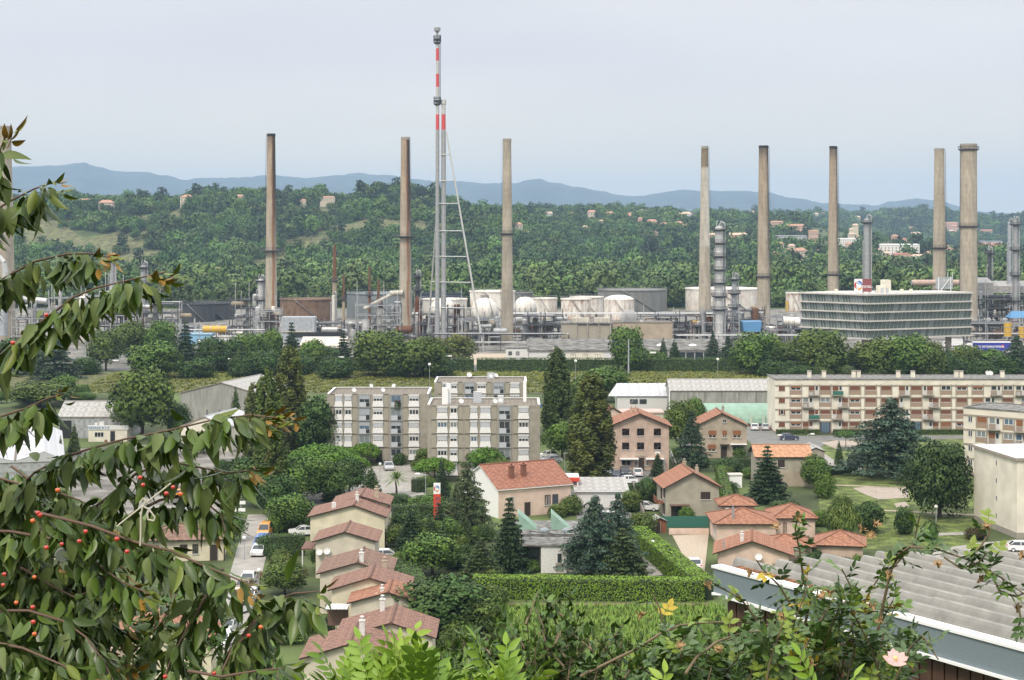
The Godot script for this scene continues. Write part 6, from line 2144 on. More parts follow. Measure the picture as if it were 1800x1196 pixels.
	fg.size = Vector3(7, 5, 5)
	fg.position = wp(1105, 556, 650)
	fg.material = FogMaterial.new()
	fg.material.density = 0.35
	fg.material.albedo = Color(1, 1, 1)
	tag(fg, "small puff of white steam over the concrete hall roof", "steam", "", "stuff")
	add_child(fg)
	glass_office()
func glass_office() -> void:
	var o := Vector3(119.6, 0, -575.0)
	var t := thing("glass_office", "long five-storey glass office on pillars, shaped like a ship's bow", "office building", o, 0)
	var dr := Vector3(40.6, 0, -19).normalized()
	var dl := Vector3(-19, 0, -19).normalized()
	var nr := Vector3(-dr.z, 0, dr.x)
	if nr.z < 0:
		nr = -nr
	var nl := Vector3(dl.z, 0, -dl.x)
	if nl.z < 0:
		nl = -nl
	var Lr := 44.8
	var Ll := 26.9
	var y0 := 8.2
	var fh := 2.96
	var back := Vector3(10.6, 0, -38)
	mat("officeslab", 0.60, 0.58, 0.54, 0.8, "grime", 0.1)
	mat("mullion", 0.34, 0.35, 0.34, 0.5)
	mat("blindpale", 0.42, 0.41, 0.37, 0.9)
	rng.seed = 73
	for f in 6:
		var y := y0 + fh * f
		var e := 0.45
		var th := 0.42 if f < 5 else 0.5
		var pr := dr * (Lr + 0.4) + nr * e
		var c := (nr + nl).normalized() * e * 1.5
		var pl := dl * (Ll + 0.4) + nl * e
		var p := [pl, c, pr, dr * Lr + Vector3(-8, 0, -16), dl * Ll + Vector3(14, 0, -12)]
		var mb := MB.new()
		var bt := []
		var tp := []
		for q in p:
			bt.append(q + Vector3(0, y, 0))
			tp.append(q + Vector3(0, y + th, 0))
		for i in 5:
			mb.quad(bt[i], bt[(i + 1) % 5], tp[(i + 1) % 5], tp[i])
		for i in range(1, 4):
			mb.tri(tp[0], tp[i], tp[i + 1])
			mb.tri(bt[0], bt[i + 1], bt[i])
		obj("floor_slab" if f < 5 else "roof", mb, M.officeslab, t)
		if f == 5:
			break
		for s in 2:
			var dv := dr if s == 0 else dl
			var nv := nr if s == 0 else nl
			var L := Lr if s == 0 else Ll
			var n := 27 if s == 0 else 24
			var lean := nv * 0.75
			for i in n:
				var a := dv * (L * i / n + 0.05) + Vector3(0, y + th, 0) - nv * 0.9
				var b := dv * (L * (i + 1) / n - 0.05) + Vector3(0, y + th, 0) - nv * 0.9
				var up := Vector3(0, fh - th, 0) + lean
				var m2 := MB.new()
				if s == 0:
					m2.hexa([a, b, b - nv * 0.05, a - nv * 0.05, a + up, b + up, b + up - nv * 0.05, a + up - nv * 0.05])
				else:
					m2.hexa([b, a, a - nv * 0.05, b - nv * 0.05, b + up, a + up, a + up - nv * 0.05, b + up - nv * 0.05])
				obj("pane", m2, M.glass_green if rng.randf() < (0.88 if s == 0 else 0.6) else M.glass_pale, t)
			var mm := MB.new()
			for i in n + 1:
				var a := dv * (L * i / n) + Vector3(0, y + th, 0) - nv * 0.86
				mm.bar(a, a + Vector3(0, fh - th, 0) + lean, 0.07, 0.12)
			obj("mullions", mm, M.mullion, t)
	pbox("pillar", t, M.concrete, -0.9, 0.9, 0, y0, -4.0, -2.6)
	for q in [dr * 38 + Vector3(-2, 0, -3), dl * 20 + Vector3(3, 0, -3), dr * 20 + Vector3(0, 0, -4)]:
		pbox("pillar", t, M.concrete, q.x - 0.9, q.x + 0.9, 0, y0, q.z - 0.7, q.z + 0.7)
	var yr := y0 + fh * 5 + 0.5
	# things standing on the roof
	var k := 580.0 / FL
	var at := Vector3((1502 - 900) * k, 0, -580.0) - o
	var s := Node3D.new()
	s.name = "roof_sign"
	t.add_child(s)
	s.position = at + Vector3(0, yr + 0.6, 0)
	pbox("sign_panel", s, M.flashing, 0, 2.75, 0, 4.4, -0.2, 0)
	pbox("sign_panel", s, M.logo_maroon, 2.76, 5.9, 0, 4.4, -0.2, 0)
	swirl(s, Vector3(1.4, 2.2, 0.04), 1.75)
	lettering(s, "TOTAL", Vector3(4.3, 1.75, 0.03), 0.78, M.flashing)
	var mb := MB.new()
	for x in [0.8, 2.9, 5.0]:
		mb.bar(Vector3(x, -0.7, -0.3), Vector3(x, 4.0, -0.3), 0.15, 0.15)
		mb.bar(Vector3(x, 4.0, -0.3), Vector3(x + 3.0, -0.6, -2.5), 0.15, 0.15)
	obj("sign_brace", mb, M.galv, s)
	var q := Vector3((1548 - 900) * k, 0, -583.0) - o
	pbox("roof_hut", t, M.cream, q.x, q.x + 2.4, yr - 0.4, yr + 2.6, q.z - 4, q.z)
	pbox("roof_hut", t, M.cream, q.x + 1.7, q.x + 4.4, yr - 0.4, yr + 4.5, q.z - 5, q.z - 0.6)
	pbox("hut_door", t, M.bluewhite, q.x + 0.7, q.x + 1.8, yr, yr + 1.9, q.z + 0.003, q.z + 0.06)
	pbox("hut_door", t, M.bluewhite, q.x + 2.7, q.x + 3.6, yr, yr + 1.9, q.z - 0.59, q.z - 0.5)
	q = Vector3((1645 - 900) * 590.0 / FL, 0, -590.0) - o
	for j in 4:
		for i in 6:
			pbox("screen_slat", t, M.galv, q.x + i * 1.02, q.x + i * 1.02 + 0.94, yr + 1.2 + j * 1.05, yr + 2.15 + j * 1.05, q.z - 0.1, q.z)
	mb = MB.new()
	for x in [1.0, 5.2]:
		mb.bar(q + Vector3(x, yr - 0.6, 0.2), q + Vector3(x, yr + 5.4, 0.2), 0.22, 0.22)
	mb.bar(q + Vector3(1.0, yr - 0.3, 0.4), q + Vector3(4.6, yr + 4.6, 0.3), 0.22, 0.22)
	mb.bar(q + Vector3(4.2, yr + 5.4, 0.1), q + Vector3(4.2, yr + 7.0, 0.1), 0.14, 0.14)
	mb.bar(q + Vector3(5.8, yr + 5.0, 0.1), q + Vector3(5.8, yr + 7.0, 0.1), 0.14, 0.14)
	obj("screen_frame", mb, M.flashing, t)
	for px in [1470.0, 1586.0, 1602.0]:
		var x: float = (px - 900) * 588.0 / FL - o.x
		pbox("roof_vent", t, M.cream, x, x + 1.0, yr - 0.4, yr + 1.2, -16, -15)

# ---------- planting, streets, vehicles, lamps ----------
func gps(a: Array) -> Array:
	var out := []
	for i in range(0, a.size(), 2):
		out.append(gp(a[i], a[i + 1]))
	return out
var car_src: Node3D
var van_src: Node3D
func make_car(van: bool) -> Node3D:
	var o := Node3D.new()
	o.set_meta("called", "parked_van" if van else "parked_car")
	o.set_meta("category", "van" if van else "car")
	var w := 0.86
	var prof := [Vector2(-2.05, 0.32), Vector2(-2.1, 0.7), Vector2(-1.95, 0.92), Vector2(-1.0, 1.0), Vector2(1.5, 1.02), Vector2(2.0, 0.95), Vector2(2.1, 0.62), Vector2(2.02, 0.32)]
	var cab := [Vector2(-1.0, 1.0), Vector2(-0.35, 1.42), Vector2(0.3, 1.5), Vector2(1.25, 1.45), Vector2(1.85, 1.0)]
	if van:
		prof = [Vector2(-2.3, 0.35), Vector2(-2.35, 0.8), Vector2(-2.1, 1.1), Vector2(-1.5, 1.2), Vector2(2.2, 1.2), Vector2(2.3, 0.8), Vector2(2.25, 0.35)]
		cab = [Vector2(-1.5, 1.2), Vector2(-0.8, 1.88), Vector2(-0.3, 1.98), Vector2(2.1, 1.98), Vector2(2.2, 1.2)]
	var mb := MB.new()
	extrude(mb, prof, w, w * 0.98)
	var body := obj("body", mb, M.carwhite, o)
	mb = MB.new()
	extrude(mb, cab, w * 0.96, w * 0.78)
	obj("cabin_glass", mb, M.glass, o)
	mb = MB.new()
	var top := []
	for p in cab:
		if p.y > 1.4:
			top.append(p + Vector2(0, 0.0))
	for i in top.size() - 1:
		mb.hexa([Vector3(top[i].x, top[i].y - 0.02, w * 0.8), Vector3(top[i + 1].x, top[i + 1].y - 0.02, w * 0.8), Vector3(top[i + 1].x, top[i + 1].y - 0.02, -w * 0.8), Vector3(top[i].x, top[i].y - 0.02, -w * 0.8), Vector3(top[i].x, top[i].y + 0.03, w * 0.77), Vector3(top[i + 1].x, top[i + 1].y + 0.03, w * 0.77), Vector3(top[i + 1].x, top[i + 1].y + 0.03, -w * 0.77), Vector3(top[i].x, top[i].y + 0.03, -w * 0.77)])
	for s in [-1.0, 1.0]:
		for i in cab.size() - 1:
			if i == 0 or i == cab.size() - 2 or i == 2:
				var a: Vector2 = cab[i] if i != 2 else Vector2(cab[2].x, 1.0)
				var b: Vector2 = cab[i + 1] if i != 2 else cab[2]
				mb.bar(Vector3(a.x, a.y, s * w * 0.95), Vector3(b.x, b.y, s * w * 0.8), 0.09, 0.09)
	obj("roof", mb, M.carwhite, o)
	for x in [-1.3, 1.35]:
		for s in [-1.0, 1.0]:
			mb = MB.new()
			mb.cyl(Vector3(x, 0.31, s * (w - 0.2)), Vector3(x, 0.31, s * (w + 0.02)), 0.31, 0.31, 14)
			var wh := obj("wheel", mb, M.black, o)
			mb = MB.new()
			mb.cyl(Vector3(x, 0.31, s * (w + 0.02)), Vector3(x, 0.31, s * (w + 0.04)), 0.19, 0.17, 10)
			obj("rim", mb, M.aluminium, wh)
	var fx := -2.37 if van else -2.1
	var bx := 2.32 if van else 2.08
	for s in [-1.0, 1.0]:
		pbox("headlight", o, M.flashing, fx - 0.02, fx + 0.1, 0.66, 0.82, s * 0.62 - 0.16, s * 0.62 + 0.16)
		pbox("tail_light", o, M.red, bx - 0.1, bx + 0.02, 0.7, 0.9, s * 0.68 - 0.12, s * 0.68 + 0.12)
	pbox("number_plate", o, M.flashing, bx - 0.05, bx + 0.04, 0.5, 0.62, -0.26, 0.26)
	return o
func extrude(mb: MB, prof: Array, w0: float, w1: float) -> void:
	var ymin: float = prof[0].y
	var ymax := ymin
	for p in prof:
		ymax = maxf(ymax, p.y)
		ymin = minf(ymin, p.y)
	var L := []
	var R := []
	for p in prof:
		var w := lerpf(w0, w1, (p.y - ymin) / (ymax - ymin))
		L.append(Vector3(p.x, p.y, w))
		R.append(Vector3(p.x, p.y, -w))
	var n := prof.size()
	for i in n:
		var j := (i + 1) % n
		mb.quad(R[i], R[j], L[j], L[i])
	for i in range(1, n - 1):
		mb.tri(L[0], L[i + 1], L[i])
		mb.tri(R[0], R[i], R[i + 1])
func car(px: float, by: float, deg: float, paint: String, label: String, van := false) -> void:
	var o := copy_of(van_src if van else car_src, gp(px, by), deg_to_rad(deg), Vector3.ONE, label, "parked vehicles around the village")
	for ch in o.get_children():
		if ch.name == "body" or ch.name == "roof":
			ch.material_override = M[paint]
func globe_lamp(px: float, by: float, ty: float, r: float, label: String, arm := 0.0, globe := true) -> void:
	var d := dep(by)
	var h := (by - ty) * d / FL
	var t := thing("street_lamp", label, "street lamp", gp(px, by), 0.0, "street lamps")
	var mb := MB.new()
	mb.cyl(Vector3(0, -0.2, 0), Vector3(0, h - r, 0), 0.075, 0.05, 8)
	if arm != 0.0:
		mb.tube([Vector3(0, h - r - 0.05, 0), Vector3(arm * 0.4, h + 0.1, 0), Vector3(arm, h + 0.12, 0)], 0.05, 0.04, 6)
	obj("post", mb, M.galv, t)
	mb = MB.new()
	if globe:
		var pf := []
		for i in 9:
			var a := -PI / 2 + PI * i / 8
			pf.append(Vector2(maxf(0.01, cos(a) * r), sin(a) * r))
		mb.lathe(Vector3(0, h, 0), pf, 14)
	else:
		mb.hexa([Vector3(arm - 0.5, h, 0.16), Vector3(arm + 0.5, h, 0.16), Vector3(arm + 0.5, h, -0.16), Vector3(arm - 0.5, h, -0.16), Vector3(arm - 0.3, h + 0.25, 0.1), Vector3(arm + 0.35, h + 0.25, 0.1), Vector3(arm + 0.35, h + 0.25, -0.1), Vector3(arm - 0.3, h + 0.25, -0.1)])
	obj("lamp_head", mb, M.lampwhite, t)
func part_village() -> void:
	rng.seed = 17
	mat("lampwhite", 0.75, 0.75, 0.73, 0.4)
	for q in [["carwhite", 0.75, 0.75, 0.75], ["carsilver", 0.45, 0.46, 0.48], ["cardark", 0.03, 0.035, 0.05], ["carnavy", 0.02, 0.03, 0.08], ["carteal", 0.05, 0.14, 0.15], ["carred", 0.30, 0.02, 0.03], ["carorange", 0.62, 0.27, 0.03], ["carblue", 0.05, 0.16, 0.45], ["carbrown", 0.20, 0.10, 0.05], ["cargrey", 0.14, 0.15, 0.16]]:
		var m := mat(q[0], q[1], q[2], q[3], 0.3)
		m.metallic_specular = 0.6
		m.clearcoat_enabled = true
	# streets and yards
	sheet("car_park", gps([470, 905, 480, 868, 560, 842, 640, 822, 700, 816, 790, 818, 790, 832, 745, 838, 738, 862, 790, 905, 800, 925, 700, 905, 560, 900]), 0.03, M.pavement)
	sheet("street", gps([436, 905, 485, 905, 482, 945, 466, 985, 430, 1135, 330, 1190, 300, 1160, 395, 1040, 418, 960]), 0.03, M.pavement)
	sheet("works_yard", gps([130, 790, 470, 770, 440, 830, 400, 905, 150, 905, 120, 860]), 0.03, M.yard)
	sheet("forecourt", gps([1010, 895, 1050, 850, 1072, 828, 1185, 828, 1205, 790, 1212, 795, 1180, 862, 1110, 866, 1110, 915, 1015, 915]), 0.03, M.asphalt)
	sheet("flats_road", gps([1180, 755, 1362, 742, 1366, 768, 1450, 766, 1700, 766, 1700, 772, 1455, 775, 1440, 792, 1395, 784, 1330, 790, 1310, 770, 1200, 790]), 0.03, M.asphalt)
	sheet("path", gps([1425, 790, 1440, 792, 1470, 812, 1520, 822, 1520, 828, 1450, 826, 1430, 806]), 0.05, M.pavement)
	sheet("lawn", gps([1400, 775, 1720, 772, 1720, 970, 1480, 965, 1440, 900, 1440, 830]), 0.02, M.lawn)
	sheet("sandpit", gps([1443, 779, 1470, 775, 1520, 776, 1560, 782, 1525, 792, 1470, 790]), 0.06, M.gravel)
	sheet("sandpit", gps([1499, 859, 1530, 856, 1596, 857, 1598, 876, 1545, 879, 1520, 870]), 0.06, M.gravel)
	sheet("sandpit", gps([1572, 886, 1592, 883, 1600, 892, 1576, 893]), 0.06, M.gravel)
	sheet("path", gps([1552, 897, 1716, 905, 1716, 908, 1552, 899]), 0.06, M.sand)
	sheet("path", gps([1450, 852, 1600, 858, 1600, 860, 1450, 853.5]), 0.06, M.sand)
	sheet("path", gps([1645, 938, 1700, 936, 1700, 941, 1645, 943]), 0.06, M.pavement)
	sheet("parking_court", gps([1640, 968, 1720, 955, 1860, 945, 1860, 1000, 1640, 1000]), 0.04, M.pavement)
	sheet("driveway", gps([1182, 942, 1246, 940, 1238, 1010, 1218, 1010]), 0.04, M.sand)
	sheet("hall_lawn", gps([880, 1004, 1100, 1000, 1160, 1010, 1160, 1030, 880, 1030]), 0.02, M.lawn)
	sheet("hall_path", gps([1120, 950, 1135, 950, 1165, 1012, 1140, 1014]), 0.04, M.pavement)
	sheet("maize_field", gps([860, 1061, 1245, 1060, 1330, 1190, 780, 1190]), 0.02, M.soil)
	sheet("sandy_plot", gps([825, 622, 905, 622, 905, 640, 825, 642]), 0.06, M.sand)
	sheet("garden_lawn", gps([690, 975, 720, 975, 722, 1000, 694, 1000]), 0.03, M.lawn)
	# grass bank under the motorway hedge
	var mb := MB.new()
	var prof := [Vector2(-474, 0.0), Vector2(-489, 1.3), Vector2(-495, 1.7), Vector2(-522, 1.7), Vector2(-530, 0.0)]
	for i in prof.size() - 1:
		mb.quad(Vector3(-150, prof[i].y, prof[i].x), Vector3(160, prof[i].y, prof[i].x), Vector3(160, prof[i + 1].y, prof[i + 1].x), Vector3(-150, prof[i + 1].y, prof[i + 1].x))
	struct("grass_bank", mb, M.drygrass)
	grass_tufts()
	plant_trees()
	fill()
	hedges()
	vehicles()
	lamps()
	signs()
	far_houses()
func tuft_mesh(n: int, h: float, r: float, base: Color) -> ArrayMesh:
	var mb := MB.new()
	mb.colored = true
	for i in n:
		var a := rng.randf() * TAU
		var p := Vector3(cos(a), 0, sin(a)) * r * sqrt(rng.randf())
		var e := p + Vector3(cos(a) * h * 0.4, h * rng.randf_range(0.6, 1.1), sin(a) * h * 0.4)
		var s := Vector3(-sin(a), 0, cos(a)) * h * 0.09
		mb.col = base * rng.randf_range(0.7, 1.3)
		var i0 := mb.vert(p - s, Vector3.UP)
		mb.vert(p + s, Vector3.UP)
		mb.vert(e, Vector3(0.2, 1, 0.2).normalized())
		mb.face(i0, i0 + 1, i0 + 2)
	return mb.mesh()
func scatter(called: String, label: String, mesh: Mesh, at: Array, smin: float, smax: float) -> void:
	var mm := MultiMesh.new()
	mm.transform_format = MultiMesh.TRANSFORM_3D
	mm.use_colors = true
	mm.mesh = mesh
	mm.instance_count = at.size()
	for i in at.size():
		var s := rng.randf_range(smin, smax)
		mm.set_instance_transform(i, Transform3D(Basis(Vector3.UP, rng.randf() * TAU).scaled(Vector3(s, s * rng.randf_range(0.7, 1.2), s)), at[i]))
		var k := rng.randf_range(0.7, 1.2)
		mm.set_instance_color(i, Color(k * rng.randf_range(0.9, 1.2), k, k * 0.9))
	var o := MultiMeshInstance3D.new()
	o.name = numbered(called)
	o.multimesh = mm
	o.material_override = M.leaf
	tag(o, label, "", "", "stuff")
	add_child(o)
func grass_tufts() -> void:
	var at := []
	for i in 9000:
		var z := -rng.randf_range(474, 522)
		var y := 0.0
		if z < -495:
			y = 1.7
		elif z < -489:
			y = lerpf(1.3, 1.7, (-489 - z) / 6.0)
		else:
			y = 1.3 * (-474 - z) / 15.0
		at.append(Vector3(rng.randf_range(-120, 120), y, z))
	scatter("dry_grass", "dry yellow grass and weeds growing on the motorway bank", tuft_mesh(26, 1.0, 1.1, Color(0.165, 0.18, 0.062)), at, 0.3, 0.75)
	at = []
	for r in 58:
		for c in 150:
			var z := -lerpf(171, 207, r / 57.0)
			var x := lerpf(-7.5, 25.5, c / 149.0) + rng.randf_range(-0.06, 0.06)
			at.append(Vector3(x + 0.12 * (r % 2), 0.02, z + rng.randf_range(-0.07, 0.07)))
	scatter("maize_plants", "rows of young maize plants in the field in front of the hedge", tuft_mesh(10, 0.55, 0.12, Color(0.125, 0.20, 0.05)), at, 0.6, 1.25)
	at = []
	for i in 5200:
		var p := gp(rng.randf_range(1440, 1720), rng.randf_range(805, 960))
		if p.z > -320:
			at.append(p)
	scatter("lawn_grass", "short green grass of the park lawn under the cedar", tuft_mesh(22, 0.14, 0.6, Color(0.16, 0.22, 0.05)), at, 0.6, 1.2)
func plant_trees() -> void:
	# village and park
	var L := [["broad0", 250, 772, 643, 112, "large olive-green tree in front of the workshop at left", "leaf_olive"], ["poplar0", 470, 892, 642, 78, "dark poplar, nearest of the left poplar group", "leaf"], ["poplar1", 508, 812, 602, 84, "tallest poplar of the left group, beside the grey flats", "leaf_olive"], ["poplar1", 449, 822, 668, 70, "slim olive poplar at the left end of the poplar group", "leaf_olive"], ["cone", 414, 762, 682, 30, "small pointed tree in front of the left hangar", "leaf"], ["broad1", 556, 812, 690, 84, "dark tree squeezed between the poplars and the grey flats", "leaf_dark"]]
	L += [["poplar0", 979, 772, 607, 74, "tall dark poplar just right of the grey flats", "leaf_chest"], ["poplar1", 1040, 851, 650, 110, "broad poplar in front, its crown flecked with bare twigs", "leaf_olive"], ["broad2", 988, 806, 738, 66, "bright green bushy tree at the foot of the dark poplar", "leaf_bright"], ["broad2", 1062, 707, 640, 92, "rounded green tree on the bank above the white workshop", "leaf"], ["broad0", 1003, 728, 668, 46, "green tree on the bank between the two poplars", "leaf_olive"]]
	L += [["spread", 560, 852, 778, 112, "widest spreading street tree, left of the car park", "leaf"], ["spread", 520, 872, 792, 84, "spreading street tree at the left corner of the car park", "leaf"], ["spread", 640, 818, 777, 56, "round bright street tree by the entrance of the first flats", "leaf_bright"], ["spread", 614, 842, 796, 66, "low spreading street tree right of the widest one", "leaf_bright"], ["spread", 590, 824, 782, 60, "spreading street tree hiding the foot of the first flats", "leaf"], ["spread", 854, 838, 781, 70, "round street tree in front of the nearest flats' balconies", "leaf"], ["spread", 806, 835, 793, 56, "small street tree in front of the nearest flats", "leaf"], ["spread", 764, 846, 803, 70, "bright yellow-green street tree beside the palm", "leaf_bright"], ["broad1", 880, 850, 802, 46, "grey-green tree below the nearest flats' balconies", "leaf_olive"]]
	L += [["broad0", 525, 887, 800, 92, "leafy tree in front of the widest spreading street tree", "leaf"], ["broad2", 577, 882, 806, 80, "leafy tree above the left slope of the farthest row roof", "leaf_chest"], ["broad1", 614, 868, 800, 60, "dark round tree by the car park left of the pointed shrub tree", "leaf_dark"], ["broad0", 487, 908, 832, 74, "dark tree at the foot of the nearest poplar", "leaf_dark"], ["broad1", 452, 892, 800, 84, "dark tree mass left of the nearest poplar's foot", "leaf_chest"]]
	L += [["palm", 697, 872, 818, 62, "tall palm-like plant in the car park island", "leaf"], ["cone", 652, 876, 822, 46, "pointed green shrub tree in front of the car park, right of the roof", "leaf"], ["fir0", 586, 882, 826, 44, "small conifer left of the farthest row roof", "leaf_olive"], ["cone", 776, 882, 806, 34, "dark cypress behind the red and white sign pylon", "leaf_dark"], ["broad0", 512, 934, 866, 82, "rounded bright tree above the street's orange car", "leaf"], ["broad2", 398, 952, 894, 66, "leafy tree at the corner of the brown-roofed house", "leaf"], ["broad1", 430, 860, 800, 70, "dark leafy mass behind the cherry branch at the street's end", "leaf_dark"]]
	L += [["cedar0", 822, 946, 812, 84, "feathery grey-green cedar in front of the white gable", "leaf_olive"], ["fir1", 895, 1006, 874, 76, "dark conifer left of the community hall", "leaf_dark"], ["cedar1", 1046, 1012, 872, 124, "blue-green cedar in front of the community hall", "leaf_blue"], ["cedar0", 1086, 998, 868, 84, "second blue-green cedar just behind the first, by the hedge", "leaf_blue"], ["fir0", 1094, 1018, 928, 104, "broad olive conifer inside the hedge corner", "leaf_olive"], ["broad0", 760, 1012, 936, 96, "round bright-leaved tree beside the row houses", "leaf"], ["fir1", 846, 1026, 944, 84, "olive conifer between the round tree and the hall", "leaf_olive"], ["broad1", 786, 1126, 1006, 158, "big dark tree beside the nearest row houses", "leaf_dark"], ["broad1", 842, 1130, 1046, 90, "grey-green tree right of the big dark one", "leaf_olive"]]
	L += [["cedar1", 1567, 838, 700, 172, "great cedar standing on the park lawn", "leaf_blue"], ["chestnut", 1652, 910, 763, 134, "dense chestnut tree with dark layered leaves in the park", "leaf_chest"], ["umbrella", 1487, 788, 758, 46, "small umbrella-shaped tree on the sand by the cream flats", "leaf"], ["fir0", 1349, 884, 783, 80, "dark conifer in front of the bright orange roof", "leaf_dark"], ["broad2", 1434, 860, 797, 50, "upright rounded tree right of the bright orange roof", "leaf"], ["cone", 1475, 818, 776, 20, "slim young tree by the path below the umbrella tree", "leaf"], ["cedar0", 1216, 828, 722, 62, "irregular dark conifer left of the beige house", "leaf_dark"], ["broad0", 1196, 792, 700, 56, "leafy tree between the tall rose house and beige house", "leaf_olive"], ["broad0", 1222, 766, 696, 40, "green tree in front of the grey hangar's left end", "leaf"], ["cone", 1156, 838, 797, 30, "cone-shaped tree in front of the tall rose house", "leaf_dark"], ["broad1", 1140, 892, 836, 50, "dark round tree left of the grey-beige gable house", "leaf_dark"], ["willow", 1481, 952, 884, 74, "pale weeping tree behind the terracotta houses", "leaf"], ["broad1", 1528, 938, 878, 56, "dark bush tree between the weeping tree and chestnut", "leaf_dark"], ["cedar1", 1774, 792, 762, 52, "blue spruce top in front of the turned cream block", "leaf_blue"]]
	L += [["cone", 130, 800, 746, 26, "pointed tree beside the workshop gate", "leaf_olive"], ["cone", 80, 830, 776, 22, "narrow dark tree in front of the zig-zag roofs", "leaf_olive"], ["cone", 106, 824, 768, 18, "small narrow tree right of the zig-zag roofs", "leaf_olive"], ["broad2", 70, 715, 668, 110, "grey-green thicket behind the workshop roof at left", "leaf_olive"], ["broad1", 112, 706, 656, 50, "round dark tree on the left meadow", "leaf"], ["broad0", 310, 768, 706, 50, "dark tree between the olive tree and the left hangar", "leaf_dark"], ["fir1", 352, 905, 850, 36, "conifer hidden behind cherry leaves by the yard", "leaf_dark"]]
	L += [["broad1", 560, 940, 898, 44, "dark conifer-like tree left of the farthest row house", "leaf_dark"], ["broad0", 722, 945, 896, 66, "dark leafy tree right of the farthest row house", "leaf_dark"], ["broad2", 700, 962, 920, 50, "bushy green tree beside the second row house", "leaf_olive"], ["broad1", 690, 898, 866, 60, "dark shrubbery tree behind the farthest row roof", "leaf_dark"], ["broad1", 752, 905, 868, 70, "leafy shrubbery tree left of the sign pylon", "leaf"], ["broad2", 500, 1046, 984, 78, "grey-leaved spindly tree beside the street", "leaf_olive"], ["broad0", 570, 1000, 958, 50, "leafy bush tree under the dishes of the second row house", "leaf"]]
	for q in L:
		plant(q[0], q[1], q[2], q[3], q[4], q[5], q[6])
	var Bq := [["bush0", 535, 1106, 1080, 64, "clipped bright bush beside the nearest row house", "leaf_bright"], ["bush1", 505, 1130, 1100, 70, "clipped round bright bush at the garden corner", "leaf_bright"], ["bush0", 660, 1066, 1036, 70, "pale olive shrub between two row houses", "leaf_olive"], ["bush1", 640, 1000, 990, 50, "olive shrub on the third row house's left side", "leaf_olive"], ["bush0", 702, 818, 796, 30, "dark round shrub at the foot of the first flats", "leaf_dark"], ["bush1", 746, 820, 790, 40, "silvery shrub between the two blocks of flats", "leaf_olive"], ["bush0", 938, 1006, 984, 30, "clipped round shrub at the hall's corner", "leaf"], ["bush1", 980, 910, 886, 40, "reddish shrub under the pink house windows", "leaf_olive"], ["bush0", 1208, 918, 890, 32, "light green shrub in front of the grey-beige house door", "leaf_bright"], ["bush1", 1378, 906, 880, 70, "dark bushes below the dark conifer", "leaf_dark"], ["bush0", 1634, 950, 914, 34, "small purple-green bush beside the park path", "leaf_dark"], ["bush1", 1716, 948, 928, 46, "low dark red bush at the corner of the blank cream wall", "leaf_red"], ["bush0", 1280, 830, 804, 60, "clipped dark bush in front of the beige house", "leaf_dark"], ["bush1", 1420, 990, 962, 70, "dark shrub between the terracotta houses", "leaf_dark"], ["bush0", 1300, 805, 782, 30, "green shrub on the beige house terrace", "leaf"], ["bush1", 1105, 814, 796, 50, "flower bed shrubs in front of the tall rose house", "leaf_olive"], ["bush0", 1450, 876, 830, 40, "bright creeping shrub along the park edge", "leaf_bright"], ["bush1", 470, 975, 940, 44, "grey-green clipped shrub beside the white car in the street", "leaf_blue"], ["bush0", 600, 1080, 1050, 60, "dark climbing shrub beside the striped awning", "leaf_dark"], ["bush1", 860, 1030, 1000, 50, "olive shrub at the left end of the hedge", "leaf_olive"]]
	Bq += [["bush0", 1004, 905, 870, 46, "shrub beside the white garage door", "leaf_olive"], ["bush1", 1590, 940, 890, 40, "dark bush at the left foot of the chestnut tree", "leaf_dark"], ["bush0", 460, 1180, 1120, 60, "silvery blue bush low at left behind cherry leaves", "leaf_blue"], ["bush1", 690, 1000, 975, 40, "leafy garden shrub right of the third row house", "leaf"], ["bush0", 1128, 940, 900, 60, "brown-green shrubs along the old wall left of the timber shed", "leaf_olive"], ["bush1", 1110, 900, 862, 46, "ragged shrubs on the old wall right of the white garage", "leaf_olive"]]
	for q in Bq:
		plant(q[0], q[1], q[2], q[3], q[4], q[5], q[6])
	# belt of trees between the motorway and the refinery
	var W := [["cedar0", 96, 676, 588, 96, "dark cedar at the left end of the motorway belt", "leaf_dark"], ["broad1", 30, 668, 590, 90, "dark round tree left of the belt's first cedar", "leaf_dark"], ["broad0", 186, 652, 576, 66, "olive tree of the belt right of the first cedar", "leaf_olive"], ["broad2", 226, 640, 560, 66, "tree of the belt in front of the silver vessels", "leaf_olive"], ["broad1", 274, 676, 595, 92, "big rounded dark tree of the belt above the left meadow", "leaf"], ["broad0", 282, 640, 560, 60, "tree of the belt behind the big rounded one", "leaf"], ["fir0", 326, 660, 564, 60, "dark conifer of the belt right of the big rounded tree", "leaf_dark"], ["broad1", 372, 664, 588, 66, "dark tree of the belt in front of the yellow vessel", "leaf_dark"], ["broad2", 406, 664, 590, 50, "dark green tree of the belt in front of the dark steel frame", "leaf_dark"], ["broad0", 442, 658, 582, 66, "green tree of the belt left of the sooty chimney's foot", "leaf"], ["broad1", 476, 652, 574, 46, "light green tree of the belt at the sooty chimney's foot", "leaf_bright"], ["fir1", 512, 650, 566, 46, "dark conifer of the belt between poplars and white roof", "leaf_dark"], ["broad2", 548, 662, 594, 56, "yellow-green tree of the belt below the white-roofed shed", "leaf_bright"], ["broad1", 578, 660, 606, 46, "low dark tree of the belt under the white-roofed shed", "leaf_dark"]]
